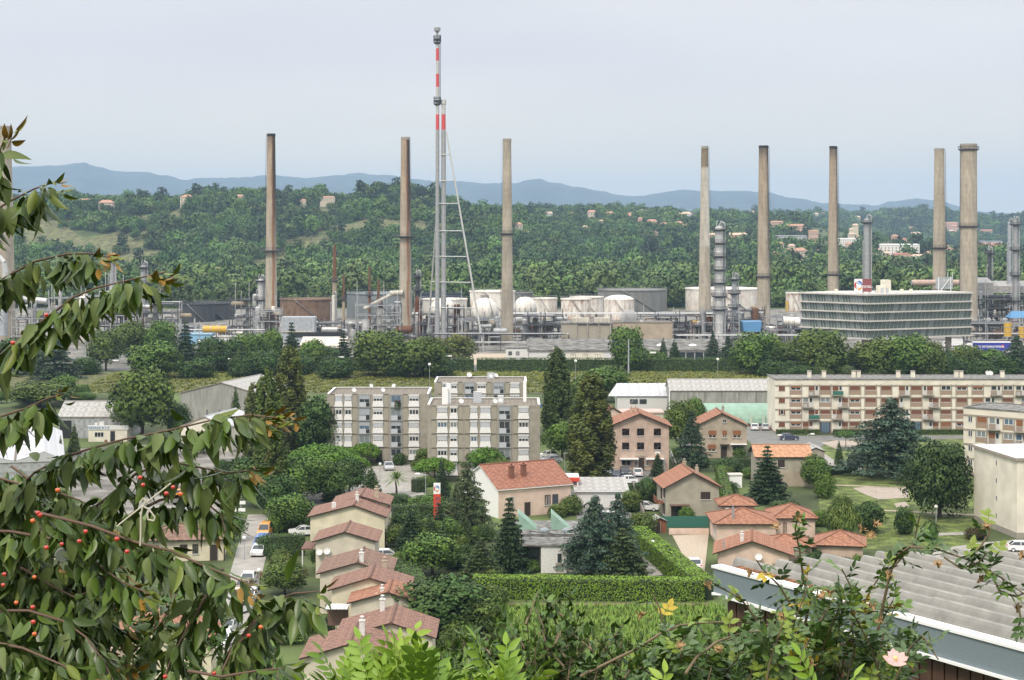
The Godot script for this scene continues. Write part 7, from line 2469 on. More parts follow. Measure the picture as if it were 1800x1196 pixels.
	W += [["fir0", 603, 655, 580, 46, "dark conifer of the belt left of the broad olive tree", "leaf_dark"], ["fir1", 634, 655, 590, 40, "second dark conifer of the belt left of the broad olive tree", "leaf_dark"], ["broad0", 668, 672, 576, 108, "broad olive tree of the belt under the orange-streaked chimney", "leaf_olive"], ["broad2", 738, 674, 588, 96, "broad tree of the belt left of the flare tower's foot", "leaf_olive"], ["airy0", 806, 650, 584, 72, "thin see-through tree beside the flare tower's foot", "leaf_olive"], ["airy1", 772, 660, 590, 60, "thin tree in front of the flare tower's foot", "leaf_olive"], ["broad0", 1103, 662, 570, 66, "tall roadside poplar-like tree in front of the beige block hall", "leaf"], ["broad1", 1150, 655, 614, 40, "yellowish round bush tree right of the tall roadside tree", "leaf_bright"], ["cone", 1166, 648, 596, 26, "dark conifer, left of the pair in front of the works building", "leaf_blue"], ["cone", 1186, 648, 598, 34, "dark conifer, right of the pair in front of the works building", "leaf_blue"], ["cedar0", 1253, 652, 582, 34, "narrow dark conifer in front of the pale walkway column", "leaf_dark"], ["cedar1", 1280, 656, 592, 50, "dark conifer right of the narrow one by the works building", "leaf_dark"], ["broad0", 1330, 668, 580, 88, "big green tree left of the glass office", "leaf"], ["broad2", 1386, 662, 596, 66, "tree in front of the glass office's left end", "leaf_olive"], ["broad0", 1446, 672, 574, 98, "big tree in front of the glass office's left half", "leaf_olive"], ["fir1", 1432, 668, 590, 34, "dark narrow conifer before the glass office's big left tree", "leaf_dark"]]
	W += [["broad1", 1546, 674, 588, 86, "big tree right of the glass office's front pillar", "leaf_olive"], ["broad0", 1596, 674, 584, 96, "big rounded tree in front of the glass office's right half", "leaf"], ["broad2", 1634, 676, 598, 60, "tree at the right end of the glass office", "leaf_olive"], ["cone", 1666, 668, 612, 34, "blue-grey conifer below the car park by the glass office", "leaf_blue"], ["broad0", 1702, 668, 604, 60, "yellow-green tree below the blue lorry", "leaf_olive"], ["broad1", 1742, 668, 610, 66, "dark green tree below the rear of the blue lorry", "leaf"], ["cedar1", 1788, 674, 590, 76, "dark cedar at the right end of the belt", "leaf_dark"], ["fir0", 1716, 662, 604, 24, "dark narrow conifer before the blue lorry", "leaf_dark"], ["broad0", 1446, 676, 642, 40, "flowering pale shrub tree above the long cream roof, leftmost", "leaf_pale"], ["broad1", 1490, 676, 640, 40, "flowering pale shrub tree above the long cream roof, middle", "leaf_pale"], ["broad2", 1540, 676, 642, 46, "flowering pale shrub tree above the long cream roof, rightmost", "leaf_pale"], ["broad2", 1410, 676, 640, 60, "dark tree above the left end of the long cream roof", "leaf_dark"], ["broad1", 1390, 668, 632, 50, "dark tree behind the grey hangar's right end", "leaf_dark"], ["broad2", 1360, 672, 630, 60, "dark tree right of the motorway lamp by the hangar", "leaf_dark"]]
	for q in W:
		plant(q[0], q[1], q[2], q[3], q[4], q[5], q[6], "trees between the motorway and the refinery")
	# darker filling trees, each in its own place along the belt
	var xs := [150, 345, 425, 465, 530, 590, 700, 770, 1480, 1515, 1575, 1620, 1660, 1690, 1725, 1765]
	for i in xs.size():
		var by := 668.0 + (i * 7) % 9
		plant("broad%d" % (i % 3), xs[i], by, by - 42 - (i * 5) % 16, 52 + (i * 11) % 22, "low dark tree at the foot of the motorway belt, %s from the left" % nth(i), "leaf_dark", "trees between the motorway and the refinery")
func hedges() -> void:
	var g := Color(0.055, 0.09, 0.028)
	hedge("field_hedge", "big clipped hedge around the hall, dark in front and bright on top", [gp(832, 1050), gp(1238, 1056), gp(1120, 957)], 2.6, 2.6, Color(0.115, 0.18, 0.028), 0.22, 46.0)
	hedge("motorway_hedge", "long dark hedge along the motorway behind the grey flats", [gp(330, 659), gp(833, 659)], 2.4, 5.2, g, 0.42, 9.0)
	hedge("motorway_hedge", "long dark hedge along the motorway in front of the works building", [gp(838, 658), gp(1330, 658)], 2.4, 5.0, g, 0.42, 9.0)
	hedge("motorway_hedge", "second lower hedge behind the motorway, left of the flats", [gp(520, 652), gp(780, 652)], 2.0, 4.0, g, 0.45, 8.0)
	hedge("garden_hedge", "dark clipped hedge beside the street's orange car", [gp(474, 978), gp(536, 976)], 1.4, 3.0, g, 0.2, 34.0)
	hedge("garden_hedge", "clipped hedge below the cherry twigs in front of the nearest row house", [gp(478, 1120), gp(592, 1108)], 1.2, 1.6, g, 0.18, 36.0)
	hedge("garden_hedge", "dark hedge with green netting in front of the beige house", [gp(1266, 828), gp(1322, 824)], 1.0, 2.0, g, 0.2, 30.0)
	hedge("garden_hedge", "bright hedge running back beside the grey-beige gable house", [gp(1283, 905), gp(1266, 842)], 1.6, 2.4, Color(0.08, 0.125, 0.026), 0.2, 30.0)
	hedge("park_hedge", "dark hedge on the lawn left of the great cedar", [gp(1452, 836), gp(1505, 830)], 1.2, 1.5, g, 0.2, 30.0)
	hedge("park_hedge", "short hedge beside the sandpit behind the great cedar", [gp(1494, 812), gp(1525, 808)], 1.0, 1.4, g, 0.2, 30.0)
	hedge("car_park_hedge", "square dark hedge block behind the car park's street lamp", [gp(728, 866), gp(744, 864)], 2.0, 2.4, g, 0.2, 34.0)
	hedge("shrub_border", "low shrub border between the row houses and the sign pylon", [gp(690, 915), gp(800, 912)], 3.0, 2.4, g, 0.26, 22.0)
	hedge("field_hedge", "overgrown hedge between the row houses and the maize field", [gp(706, 1010), gp(735, 1060)], 3.0, 2.2, g, 0.26, 22.0)
func vehicles() -> void:
	car_src = make_car(false)
	van_src = make_car(true)
	car(683, 826, 98, "carsilver", "silver car seen from behind by the entrance of the first flats")
	car(1387, 774, 182, "carnavy", "dark blue car seen from the side below the long cream block")
	car(962, 822, 20, "carteal", "teal car parked beside the nearest grey flats")
	car(969, 814, 20, "carsilver", "silver car behind the teal one beside the grey flats")
	car(963, 806, 20, "carwhite", "white car, farthest of the three beside the grey flats")
	car(1083, 842, 80, "carnavy", "dark blue car left in front of the tall rose house")
	car(1099, 836, 92, "cardark", "black car in the middle before the tall rose house")
	car(1121, 837, 268, "carwhite", "white car facing us before the tall rose house")
	car(1100, 851, 10, "carwhite", "white car half hidden below the black one")
	car(1072, 835, 90, "carwhite", "white car half hidden by the broad poplar")
	car(1327, 756, 262, "carwhite", "white car on the road beside the green tent hall")
	car(1346, 756, 262, "carsilver", "silver car beside the white one, at the corner of the cream block")
	car(466, 943, 88, "carorange", "orange van seen from behind in the left street", true)
	car(459, 966, 88, "carblue", "blue van parked between the orange van and a white car", true)
	car(455, 976, 88, "carwhite", "white car beside the grey-green clipped shrub in the street")
	car(436, 1027, 90, "carwhite", "white car in front of the small street lawn")
	car(429, 1040, 85, "carbrown", "brown car parked in front of the white one below the street lawn")
	car(440, 1056, 80, "carwhite", "white car glimpsed between cherry leaves, right of the brown one")
	car(422, 1078, 60, "carwhite", "white hatchback under the cherry leaves beside a globe lamp")
	car(402, 1112, 80, "carsilver", "silver car low between the cherry twigs")
	car(393, 1136, 80, "carwhite", "white car lowest in the street between the cherry twigs")
	car(532, 942, 10, "carwhite", "white car behind the dark hedge of the street")
	car(668, 985, 10, "carwhite", "white car behind the third row house")
	car(1219, 1000, 275, "carwhite", "white car on the driveway beside the big hedge")
	car(1136, 898, 170, "carwhite", "white car behind the old wall left of the grey-beige house")
	car(1072, 922, 190, "carwhite", "white car behind the cedar tops, left of two", true)
	car(1095, 926, 190, "carwhite", "white car behind the cedar tops, right of two")
	car(1798, 970, 170, "carwhite", "white car cut by the right edge below the blank cream wall")
	car(334, 874, 20, "carorange", "small yellow machine-coloured car in the yard behind cherries")
	car(314, 876, 10, "carorange", "second yellow car in the yard behind cherries")
	car(298, 868, 80, "carred", "red car in the yard behind the cherry twigs")
	car(1030, 690, 10, "carwhite", "white van on the bank between the two right poplars", true)
	car(938, 718, 20, "carblue", "pale blue car behind the grey flats on the right")
	car(1409, 646, 5, "carwhite", "white van between the trees left of the glass office", true)
	car(1381, 652, 5, "carteal", "teal car between the trees left of the glass office")
	car(1671, 624, 80, "carred", "dark red car at the front of the office car park")
	car(1690, 623, 80, "cardark", "black car at the front of the office car park")
	car(1680, 629, 5, "carwhite", "white car nearest us in the office car park")
	car(1668, 618, 5, "carsilver", "silver car behind the dark red one in the office car park")
	car(1682, 616, 5, "carwhite", "white van behind the black car in the office car park", true)
	car(1694, 616, 5, "carsilver", "silver car next to the lorry cab")
	car(1728, 622, 200, "cargrey", "grey car in front of the blue lorry")
	car(1744, 624, 5, "carwhite", "white car in front of the lorry's lettering")
	car(1675, 676, 5, "carsilver", "car roof showing above the long cream roof")
	for i in 3:
		car([905, 700, 752][i], [628, 640, 636][i], 5, ["carsilver", "carwhite", "carwhite"][i], ["silver car by the pale gatehouse block", "white car glimpsed through the belt below the orange-streaked chimney", "white car glimpsed through the belt left of the flare tower"][i])
	# blue lorry
	var t := thing("blue_lorry", "blue curtain-sided lorry with white lettering and a white cab", "lorry", gp(1701, 622), 0.0)
	var k := dep(622) / FL
	pbox("trailer", t, M.lorryblue, 11 * k, 77 * k, 1.1, 4.0, -2.6, 0)
	pbox("trailer_roof", t, M.flashing, 11 * k - 0.05, 77 * k + 0.05, 4.003, 4.25, -2.65, 0.05)
	pbox("rear_post", t, M.flashing, 77 * k + 0.003, 77 * k + 0.25, 1.0, 4.2, -2.6, 0.02)
	var mb := MB.new()
	extrude(mb, [Vector2(-0.1, 0.5), Vector2(-0.1, 1.8), Vector2(0.25, 3.2), Vector2(0.7, 3.7), Vector2(2.0, 3.8), Vector2(2.0, 0.5)], 1.25, 1.2)
	var cabn := obj("cab", mb, M.carwhite, t)
	cabn.position.z = -1.3
	pbox("cab_window", t, M.glass, 0.35, 1.2, 2.0, 2.9, -0.1, -0.02)
	for x in [0.9, 3.6, 11.0, 12.3, 13.6]:
		mb = MB.new()
		mb.cyl(Vector3(x, 0.5, -0.4), Vector3(x, 0.5, -0.05), 0.5, 0.5, 14)
		obj("wheel", mb, M.black, t)
	lettering(t, "BK INTERNATIONAL", Vector3(8.6, 2.55, 0.02), 0.75, M.flashing)
	mb = MB.new()
	mb.cyl(Vector3(12.9, 2.75, 0.003), Vector3(12.9, 2.75, 0.03), 0.55, 0.55, 6)
	obj("emblem", mb, M.red, t)
	t = thing("white_lorry", "white lorry cab and box behind the cars in the office car park", "lorry", gp(1668, 612), 0.0)
	pbox("box", t, M.carwhite, 0, 5.5, 0.9, 3.3, -2.4, 0)
	pbox("cab", t, M.carwhite, -1.8, -0.05, 0.6, 2.5, -2.3, -0.1)
	pbox("cab_window", t, M.glass, -1.6, -0.8, 1.6, 2.3, -0.098, -0.06)
	for x in [-1.0, 1.2, 4.2]:
		mb = MB.new()
		mb.cyl(Vector3(x, 0.45, -0.4), Vector3(x, 0.45, -0.05), 0.45, 0.45, 12)
		obj("wheel", mb, M.black, t)
func lamps() -> void:
	var A := [[755, 697, 641, 0.42, "globe lamp on the bank between the two rows of grey flats"], [1012, 682, 635, 0.42, "globe lamp on the bank between the two right poplars"], [1262, 676, 632, 0.42, "globe lamp behind the grey hangar"], [1507, 668, 632, 0.42, "globe lamp by the glass office's front pillar"], [1743, 668, 628, 0.42, "globe lamp above the long cream roof at right"]]
	A += [[429, 985, 946, 0.28, "white globe lamp beside the left street's lawn"], [455, 1024, 1003, 0.28, "white globe lamp beside the spindly grey tree"], [422, 1098, 1072, 0.28, "white globe lamp beside the white hatchback"], [1005, 1014, 993, 0.22, "low white globe lamp on the hall lawn"], [1148, 985, 953, 0.26, "white globe lamp above the big hedge's side run"], [1646, 918, 891, 0.3, "white-capped park lamp under the chestnut tree"], [557, 876, 848, 0.26, "small globe lamp under the widest street tree"], [668, 850, 816, 0.26, "slim lamp at the entrance of the car park"]]
	for q in A:
		globe_lamp(q[0], q[1], q[2], q[3], q[4])
	for q in [[484, 900, 858, -1.4, "arm lamp at the street's far end beside the dark poplar"], [541, 880, 838, 1.4, "arm lamp with two heads under the spreading street trees"], [748, 870, 834, -1.4, "arm lamp beside the square hedge block in the car park"], [993, 848, 797, 1.3, "blue-footed arm lamp left of the broad poplar"], [1168, 830, 797, -1.3, "arm lamp at the corner of the tall rose house"], [1379, 790, 766, -1.0, "arm lamp in front of the dark blue car"], [1420, 784, 764, 1.0, "arm lamp on the lawn edge right of the dark blue car"]]:
		globe_lamp(q[0], q[1], q[2], 0.1, q[4], q[3], false)
	# motorway posts with a wire and lights hung on it
	var d := 515.0
	var k := d / FL
	var posts := [[-340, 612], [150, 612], [647, 607], [1105, 596], [1560, 590], [2060, 585]]
	for i in posts.size():
		if i == 0 or i == 5:
			continue
		var p := wp(posts[i][0], posts[i][1], d)
		var t := thing("lighting_mast", ["tall grey lighting mast on the left meadow", "tall grey lighting mast behind the first grey flats", "tall grey lighting mast in front of the tall roadside tree", "tall grey lighting mast hidden among the glass office's trees"][i - 1], "mast", Vector3(p.x, 0, p.z))
		var mb := MB.new()
		mb.cyl(Vector3(0, -0.2, 0), Vector3(0, p.y, 0), 0.28, 0.18, 10)
		obj("post", mb, M.galv, t)
	for i in posts.size() - 1:
		var a := wp(posts[i][0], posts[i][1] + 3, d)
		var b := wp(posts[i + 1][0], posts[i + 1][1] + 3, d)
		var mb := MB.new()
		var pts := []
		var pts2 := []
		for j in 15:
			var f := j / 14.0
			var sag := 4.0 * f * (1 - f)
			pts.append(a.lerp(b, f) + Vector3(0, -sag * 1.4, 0))
			pts2.append(a.lerp(b, f) + Vector3(0, -sag * 4.2 - 0.5, 0))
		mb.tube(pts, 0.035, 0.035, 4)
		mb.tube(pts2, 0.035, 0.035, 4)
		tag(obj("suspension_wire", mb, M.steel_dark), "pair of wires hung between motorway masts, %s span from the left" % nth(i), "wire", "wires over the motorway")
	var lx := [99, 203, 305, 406, 599, 696, 789, 1148, 1405, 1406]
	var ly := [634, 634, 632, 631, 628, 627, 626, 620, 615.5, 622]
	var ll := ["leftmost hanging light, above the dark cedar", "hanging light right of the left mast", "hanging light above the big rounded dark tree", "hanging light left of the poplar group", "hanging light left of the mast behind the flats", "hanging light below the orange-streaked chimney", "hanging light left of the flare tower's foot", "hanging light right of the tall roadside tree", "upper hanging light left of the glass office", "lower hanging light left of the glass office"]
	for i in 10:
		var p := wp(lx[i], ly[i], d)
		var t := thing("hanging_light", "white motorway " + ll[i], "light", p, 0.0, "lights hung over the motorway")
		pbox("housing", t, M.flashing, -0.9, 0.9, -0.2, 0.2, -0.25, 0.25)
		pbox("hanger", t, M.steel_dark, -0.03, 0.03, 0.2, 0.7, -0.03, 0.03)
func signs() -> void:
	# petrol station pylon
	var t := thing("sign_pylon", "red and white petrol station price pylon in front of the dark cypress", "sign", gp(768, 916), 0.0)
	var k := dep(916) / FL
	var w := 12.0 * k
	pbox("white_panel", t, M.flashing, -w * 0.5, w * 0.5, 4.2, 5.9, -0.3, 0)
	pbox("red_panel", t, M.signred, -w * 0.5, w * 0.5, 0, 4.197, -0.3, 0)
	swirl(t, Vector3(-0.05, 5.05, 0.03), 0.55)
	for i in 3:
		pbox("price_board", t, M.logo_maroon, -0.25, 0.45, 3.2 - i * 0.75, 3.75 - i * 0.75, 0.003, 0.03)
	t = thing("station_canopy", "red-edged petrol station canopy corner beside the big pink roof", "canopy", gp(1002, 888), 0.0)
	pbox("fascia", t, M.signred, -2.0, 1.6, 3.9, 4.5, -4.0, 0)
	pbox("roof", t, M.flashing, -1.9, 1.5, 4.503, 4.7, -3.9, -0.1)
	for x in [-1.6, 1.2]:
		pbox("post", t, M.flashing, x, x + 0.2, 0, 3.9, -0.4, -0.2)
	for q in [[423, 880, "upper white arrow signs beside the street at left"], ]:
		t = thing("arrow_sign", q[2], "sign", gp(q[0], 930), 0.0)
		var mb := MB.new()
		mb.cyl(Vector3(0, 0, 0), Vector3(0, 4.2, 0), 0.05, 0.05, 6)
		obj("post", mb, M.galv, t)
		for s in 2:
			mb = MB.new()
			var y := 4.1 - s * 1.1
			mb.hexa([Vector3(-1.0, y - 0.35, 0.08), Vector3(0.7, y - 0.35, 0.08), Vector3(0.7, y - 0.35, 0.03), Vector3(-1.0, y - 0.35, 0.03), Vector3(-0.7, y + 0.15, 0.08), Vector3(0.7, y + 0.15, 0.08), Vector3(0.7, y + 0.15, 0.03), Vector3(-0.7, y + 0.15, 0.03)])
			obj("arrow_panel", mb, M.flashing, t)
	# low walls
	for q in [[[306, 915], [355, 900], 1.4, "white", "white yard wall behind the brown-roofed house"], [[1060, 812], [1076, 818], 0.8, "white", "low white wall beside the broad poplar"], [[1178, 800], [1198, 850], 1.2, "pavement", "pale ramp wall between the rose and beige houses"], [[1270, 826], [1322, 822], 0.6, "concrete", "low wall under the hedge of the beige house"], [[1112, 862], [1140, 940], 1.6, "concrete_dark", "old ivy-topped wall right of the white garage"], [[450, 1018], [540, 1012], 0.9, "soil", "brown garden wall beside the street"]]:
		var a: Vector3 = gp(q[0][0], q[0][1])
		var b: Vector3 = gp(q[1][0], q[1][1])
		var mb := MB.new()
		mb.bar(a + Vector3(0, q[2] * 0.5, 0), b + Vector3(0, q[2] * 0.5, 0), 0.25, q[2])
		tag(obj("garden_wall", mb, M[q[3]]), q[4], "wall")
	# motorway crash barrier stays hidden; swing frame by the terracotta houses
	t = thing("swing_frame", "white and green swing frame behind the rose canes", "swing frame", gp(1486, 970), 0.0)
	var mb := MB.new()
	for x in [-1.3, 1.3]:
		mb.bar(Vector3(x, 0, 0.6), Vector3(x, 2.3, 0), 0.09, 0.09)
		mb.bar(Vector3(x, 0, -0.6), Vector3(x, 2.3, 0), 0.09, 0.09)
	obj("leg", mb, M.greencloth, t)
	mb = MB.new()
	mb.cyl(Vector3(-1.7, 2.32, 0), Vector3(1.7, 2.32, 0), 0.06, 0.06, 8)
	obj("top_bar", mb, M.flashing, t)
# ---------- houses on the far hills ----------
func zone(px: float) -> String:
	var z := [[150, "at far left"], [466, "left of the sooty chimney"], [700, "between the sooty and orange-streaked chimneys"], [880, "around the flare tower"], [1060, "right of the plain beige chimney"], [1160, "midway between the plain and white-banded chimneys"], [1232, "left of the white-banded chimney"], [1335, "right of the white-banded chimney"], [1458, "right of the dark-topped chimney"], [1640, "above the glass office"], [1690, "left of the widest chimney"]]
	for q in z:
		if px < q[0]:
			return q[1]
	return "right of the widest chimney"
func far_house_proto(kind: int) -> Node3D:
	var o := Node3D.new()
	o.set_meta("called", "far_house")
	o.set_meta("category", "house")
	var w: float = [10.0, 24.0, 40.0][kind]
	var h: float = [4.0, 7.0, 10.0][kind]
	var mb := MB.new()
	mb.box(-w * 0.5, w * 0.5, -12, h, -9, 0)
	obj("wall", mb, M.farwall, o)
	mb = MB.new()
	mb.mapped = true
	var r := 2.4 if kind < 2 else 1.0
	var p := [Vector3(-w * 0.5 - 0.5, h, 0.5), Vector3(w * 0.5 + 0.5, h, 0.5), Vector3(w * 0.5 + 0.5, h, -9.5), Vector3(-w * 0.5 - 0.5, h, -9.5)]
	var a := Vector3(-w * 0.5 + 2, h + r, -4.5)
	var b := Vector3(w * 0.5 - 2, h + r, -4.5)
	mb.quad(p[0], p[1], b, a)
	mb.quad(p[2], p[3], a, b)
	mb.tri(p[1], p[2], b)
	mb.tri(p[3], p[0], a)
	obj("roof", mb, M.tile_orange, o)
	var n: int = [3, 7, 11][kind]
	for f in int(h / 2.6):
		for i in n:
			var x := -w * 0.5 + w * (i + 0.5) / n
			pbox("window", o, M.glass, x - 0.5, x + 0.5, 1.0 + f * 2.6, 2.2 + f * 2.6, 0.003, 0.06)
	return o
func far_houses() -> void:
	rng.seed = 404
	for q in [["farwall", 0.55, 0.48, 0.38], ["farwhite", 0.72, 0.70, 0.66], ["farorange", 0.55, 0.33, 0.20], ["farpink", 0.52, 0.36, 0.28], ["fargrey", 0.42, 0.42, 0.42]]:
		mat(q[0], q[1], q[2], q[3], 0.9)
	for q in [["roof_orange", 0.40, 0.225, 0.155], ["roof_red", 0.36, 0.17, 0.125], ["roof_pale", 0.55, 0.40, 0.30], ["roof_slate", 0.22, 0.22, 0.23], ["roof_turquoise", 0.10, 0.45, 0.42], ["roof_white", 0.70, 0.70, 0.68]]:
		mat(q[0], q[1], q[2], q[3], 0.9)
	var H := []
	var add := func(a: Array, kind: int, wall: String, roof: String) -> void:
		for i in range(0, a.size(), 3):
			H.append([a[i], a[i + 1], a[i + 2], kind, wall, roof])
	add.call([185, 364, 24, 330, 420, 16, 290, 353, 12, 325, 354, 20, 420, 350, 14, 532, 356, 10, 430, 489, 18, 732, 478, 10], 0, "farwall", "roof_orange")
	add.call([144, 359, 28, 575, 354, 26, 366, 486, 44], 1, "farwall", "roof_orange")
	add.call([405, 478, 14, 841, 371, 20], 0, "farwhite", "roof_slate")
	add.call([411, 487, 26], 0, "farwall", "roof_turquoise")
	add.call([876, 376, 10, 910, 382, 16, 945, 398, 16, 1003, 377, 9, 1072, 381, 16, 1092, 384, 12, 1110, 385, 18, 1126, 387, 9, 1258, 404, 10, 1240, 382, 14], 0, "farpink", "roof_orange")
	add.call([909, 389, 14, 961, 377, 9, 967, 377, 9, 1150, 375, 13, 1172, 375, 18, 1109, 431, 12, 1293, 408, 14, 1305, 413, 10, 1205, 381, 18], 0, "farwhite", "roof_pale")
	add.call([910, 401, 18, 1040, 378, 15, 1145, 396, 18, 1170, 399, 14, 1192, 397, 14, 1207, 400, 12, 1150, 414, 14, 1002, 474, 10], 0, "farwall", "roof_orange")
	add.call([1190, 381, 14, 1130, 375, 12, 1090, 372, 14, 1060, 392, 10, 1030, 402, 9, 975, 404, 9, 925, 412, 10], 0, "farwall", "roof_pale")
	add.call([1204, 423, 18], 1, "farwhite", "roof_white")
	add.call([1240, 426, 44, 1295, 424, 40], 1, "farorange", "roof_pale")
	add.call([1312, 433, 22], 1, "farwall", "roof_pale")
	add.call([1366, 396, 22, 1400, 407, 36, 1430, 413, 18, 1674, 399, 24], 1, "farpink", "roof_orange")
	add.call([1391, 428, 56, 1742, 434, 42], 2, "fargrey", "roof_slate")
	add.call([1372, 433, 14, 1436, 434, 15, 1360, 449, 12, 1360, 459, 16, 1390, 455, 17, 1410, 448, 20, 1478, 448, 16, 1484, 456, 12], 0, "farwall", "roof_orange")
	add.call([1495, 430, 44, 1582, 447, 70], 2, "farwhite", "roof_white")
	add.call([1582, 428, 26, 1587, 456, 32, 1742, 446, 50, 1735, 411, 22, 1580, 465, 20, 1668, 447, 26], 1, "farpink", "roof_red")
	add.call([1548, 447, 28, 1618, 458, 28, 1676, 446, 22], 1, "farwhite", "roof_pale")
	add.call([1740, 400, 10, 1797, 430, 14, 1797, 446, 12, 1725, 452, 14], 0, "farwhite", "roof_orange")
	for i in 84:   # the town in the plain
		H.append([rng.randf_range(1350, 1800), rng.randf_range(432, 476), rng.randf_range(8, 14), 0, ["farwall", "farpink", "farwhite"][i % 3], ["roof_orange", "roof_pale", "roof_orange", "roof_red"][i % 4]])
	for i in 22:   # scattered along the plateau's edge
		H.append([rng.randf_range(1020, 1460), rng.randf_range(374, 384), rng.randf_range(6, 11), 0, ["farwhite", "farwall"][i % 2], ["roof_pale", "roof_orange", "roof_slate"][i % 3]])
	for i in 26:
		H.append([rng.randf_range(1480, 1800), rng.randf_range(384, 424), rng.randf_range(7, 12), 0, ["farwall", "farpink"][i % 2], ["roof_pale", "roof_orange"][i % 2]])
	H.sort_custom(func(p, q): return p[0] < q[0])
	var src := [far_house_proto(0), far_house_proto(1), far_house_proto(2)]
	var count := {}
	var tone := {"roof_orange": "orange-roofed", "roof_red": "red-roofed", "roof_pale": "pale-roofed", "roof_slate": "grey-roofed", "roof_turquoise": "turquoise-roofed", "roof_white": "white-roofed"}
	var body := {"farwall": "beige", "farwhite": "white", "farorange": "orange", "farpink": "pink", "fargrey": "grey"}
	for h in H:
		var p := hit(h[0], h[1] + 1.0, 9.5 if h[0] > 1330 else 6.5)
		var d := -p.z
		var w: float = h[2] * d / FL
		var s: float = w / [10.0, 24.0, 40.0][h[3]]
		var what: String = ["house", "long building", "apartment building"][h[3]]
		var key := "%s %s far %s %s" % [body[h[4]], tone[h[5]], what, zone(h[0])]
		count[key] = count.get(key, -1) + 1
		var o := copy_of(src[h[3]], p, rng.randf_range(-0.35, 0.35) if h[3] == 0 else 0.0, Vector3(s, clampf(s, 0.7, 1.3), s), "%s, %s from the left" % [key, nth(count[key])], "houses on the far hills and plain")
		for ch in o.get_children():
			if ch.name == "wall":
				ch.material_override = M[h[4]]
			elif ch.name == "roof":
				ch.material_override = M[h[5]]
		clearings.append({"x": p.x, "z": p.z, "w": w * 1.2})
func fill() -> void:   # the green that closes the gaps between the gardens
	rng.seed = 63
	var F := [["bush", "garden shrub between the row houses and the hall", [690, 900, 870, 1010], 30, 34, 22], ["bush", "shrub along the wooded slope right of the nearest row houses", [770, 1040, 900, 1150], 20, 44, 36], ["bush", "shrub beside the left street", [470, 880, 560, 1010], 14, 40, 26], ["bush", "shrub in the gardens behind the cherry branches", [230, 930, 420, 1010], 12, 40, 26], ["bush", "shrub around the car park of the flats", [500, 826, 800, 900], 22, 30, 18], ["bush", "shrub beside the terracotta houses", [1245, 880, 1530, 1010], 20, 34, 22], ["bush", "shrub between the rose house and the grey-beige house", [1110, 800, 1320, 905], 20, 32, 20]]
	F += [["broad", "small tree of the gardens right of the row houses", [690, 885, 850, 990], 14, 52, 46], ["broad", "small tree at the foot of the grey flats", [540, 800, 960, 835], 12, 40, 34], ["broad", "small tree left of the poplar group", [300, 770, 440, 850], 8, 44, 42], ["broad", "small tree on the meadow below the motorway belt at left", [0, 690, 320, 720], 12, 44, 30], ["broad", "tree of the dark group behind the grey flats", [420, 700, 575, 790], 9, 56, 62], ["broad", "small tree on the bank behind the white workshop", [960, 690, 1170, 715], 9, 44, 32], ["fir", "small conifer of the gardens between the row houses and the hall", [700, 900, 880, 1010], 8, 40, 56]]
	for f in F:
		var spots := []
		for i in f[3]:
			spots.append(Vector2(rng.randf_range(f[2][0], f[2][2]), rng.randf_range(f[2][1], f[2][3])))
		spots.sort_custom(func(a, b): return a.x < b.x)
		var n := 0
		for s in spots:
			var skip := false
			for b in [[525, 860, 705, 1200], [738, 868, 800, 945], [425, 905, 480, 1140], [640, 815, 735, 868], [1155, 830, 1275, 925], [1245, 880, 1440, 1003], [1065, 740, 1185, 850], [1215, 735, 1320, 815], [795, 830, 1010, 925], [1185, 938, 1245, 1010], [265, 915, 400, 990], [920, 900, 1010, 1012], [870, 1010, 1245, 1160]]:
				if s.x > b[0] and s.x < b[2] and s.y > b[1] and s.y < b[3]:
					skip = true
			if skip:
				continue
			var k: float = (s.y - HOR) / 480.0
			var h: float = f[5] * k * rng.randf_range(0.7, 1.25)
			plant("%s%d" % [f[0], rng.randi() % 2], s.x, s.y, s.y - h, f[4] * k * rng.randf_range(0.75, 1.25), "%s, %s from the left" % [f[1], nth(n)], ["leaf", "leaf_dark", "leaf_olive", "leaf", "leaf_bright"][rng.randi() % 5], f[1])
			n += 1

# ---------- the garden on the hillside, close to the camera ----------
func blade(len: float, wid: float, fold: float, droop: float, seg := 8, mb: MB = null, at := Transform3D(), wave := 0.0) -> MB:
	if mb == null:
		mb = MB.new()
	var prev := []
	for i in seg + 1:
		var t := float(i) / seg
		var w := wid * 0.5 * pow(sin(PI * pow(t, 0.8)), 0.85) * (1.0 - 0.25 * t)
		var y := -droop * t * t * len
		var c := Vector3(0, y, t * len)
		var rip := wave * float(i % 2) * len
		var l := c + Vector3(-w, fold * w + rip, 0)
		var r := c + Vector3(w, fold * w + rip, 0)
		var row := [at * l, at * c, at * r]
		if i > 0:
			mb.quad(prev[1], prev[0], row[0], row[1])
			mb.quad(prev[2], prev[1], row[1], row[2])
		prev = row
	return mb
func smooth(mb: MB) -> ArrayMesh:
	var st := SurfaceTool.new()
	st.begin(Mesh.PRIMITIVE_TRIANGLES)
	st.set_smooth_group(0)
	for i in mb.ix:
		st.add_vertex(mb.v[i])
	st.index()
	st.generate_normals()
	return st.commit()
func leaf_frame(p: Vector3, dir: Vector3, roll: float, s: float) -> Transform3D:
	var z := dir.normalized()
	var x := z.cross(Vector3.UP if absf(z.y) < 0.98 else Vector3.RIGHT).normalized().rotated(z, roll)
	return Transform3D(Basis(x, z.cross(x), z) * s, p)
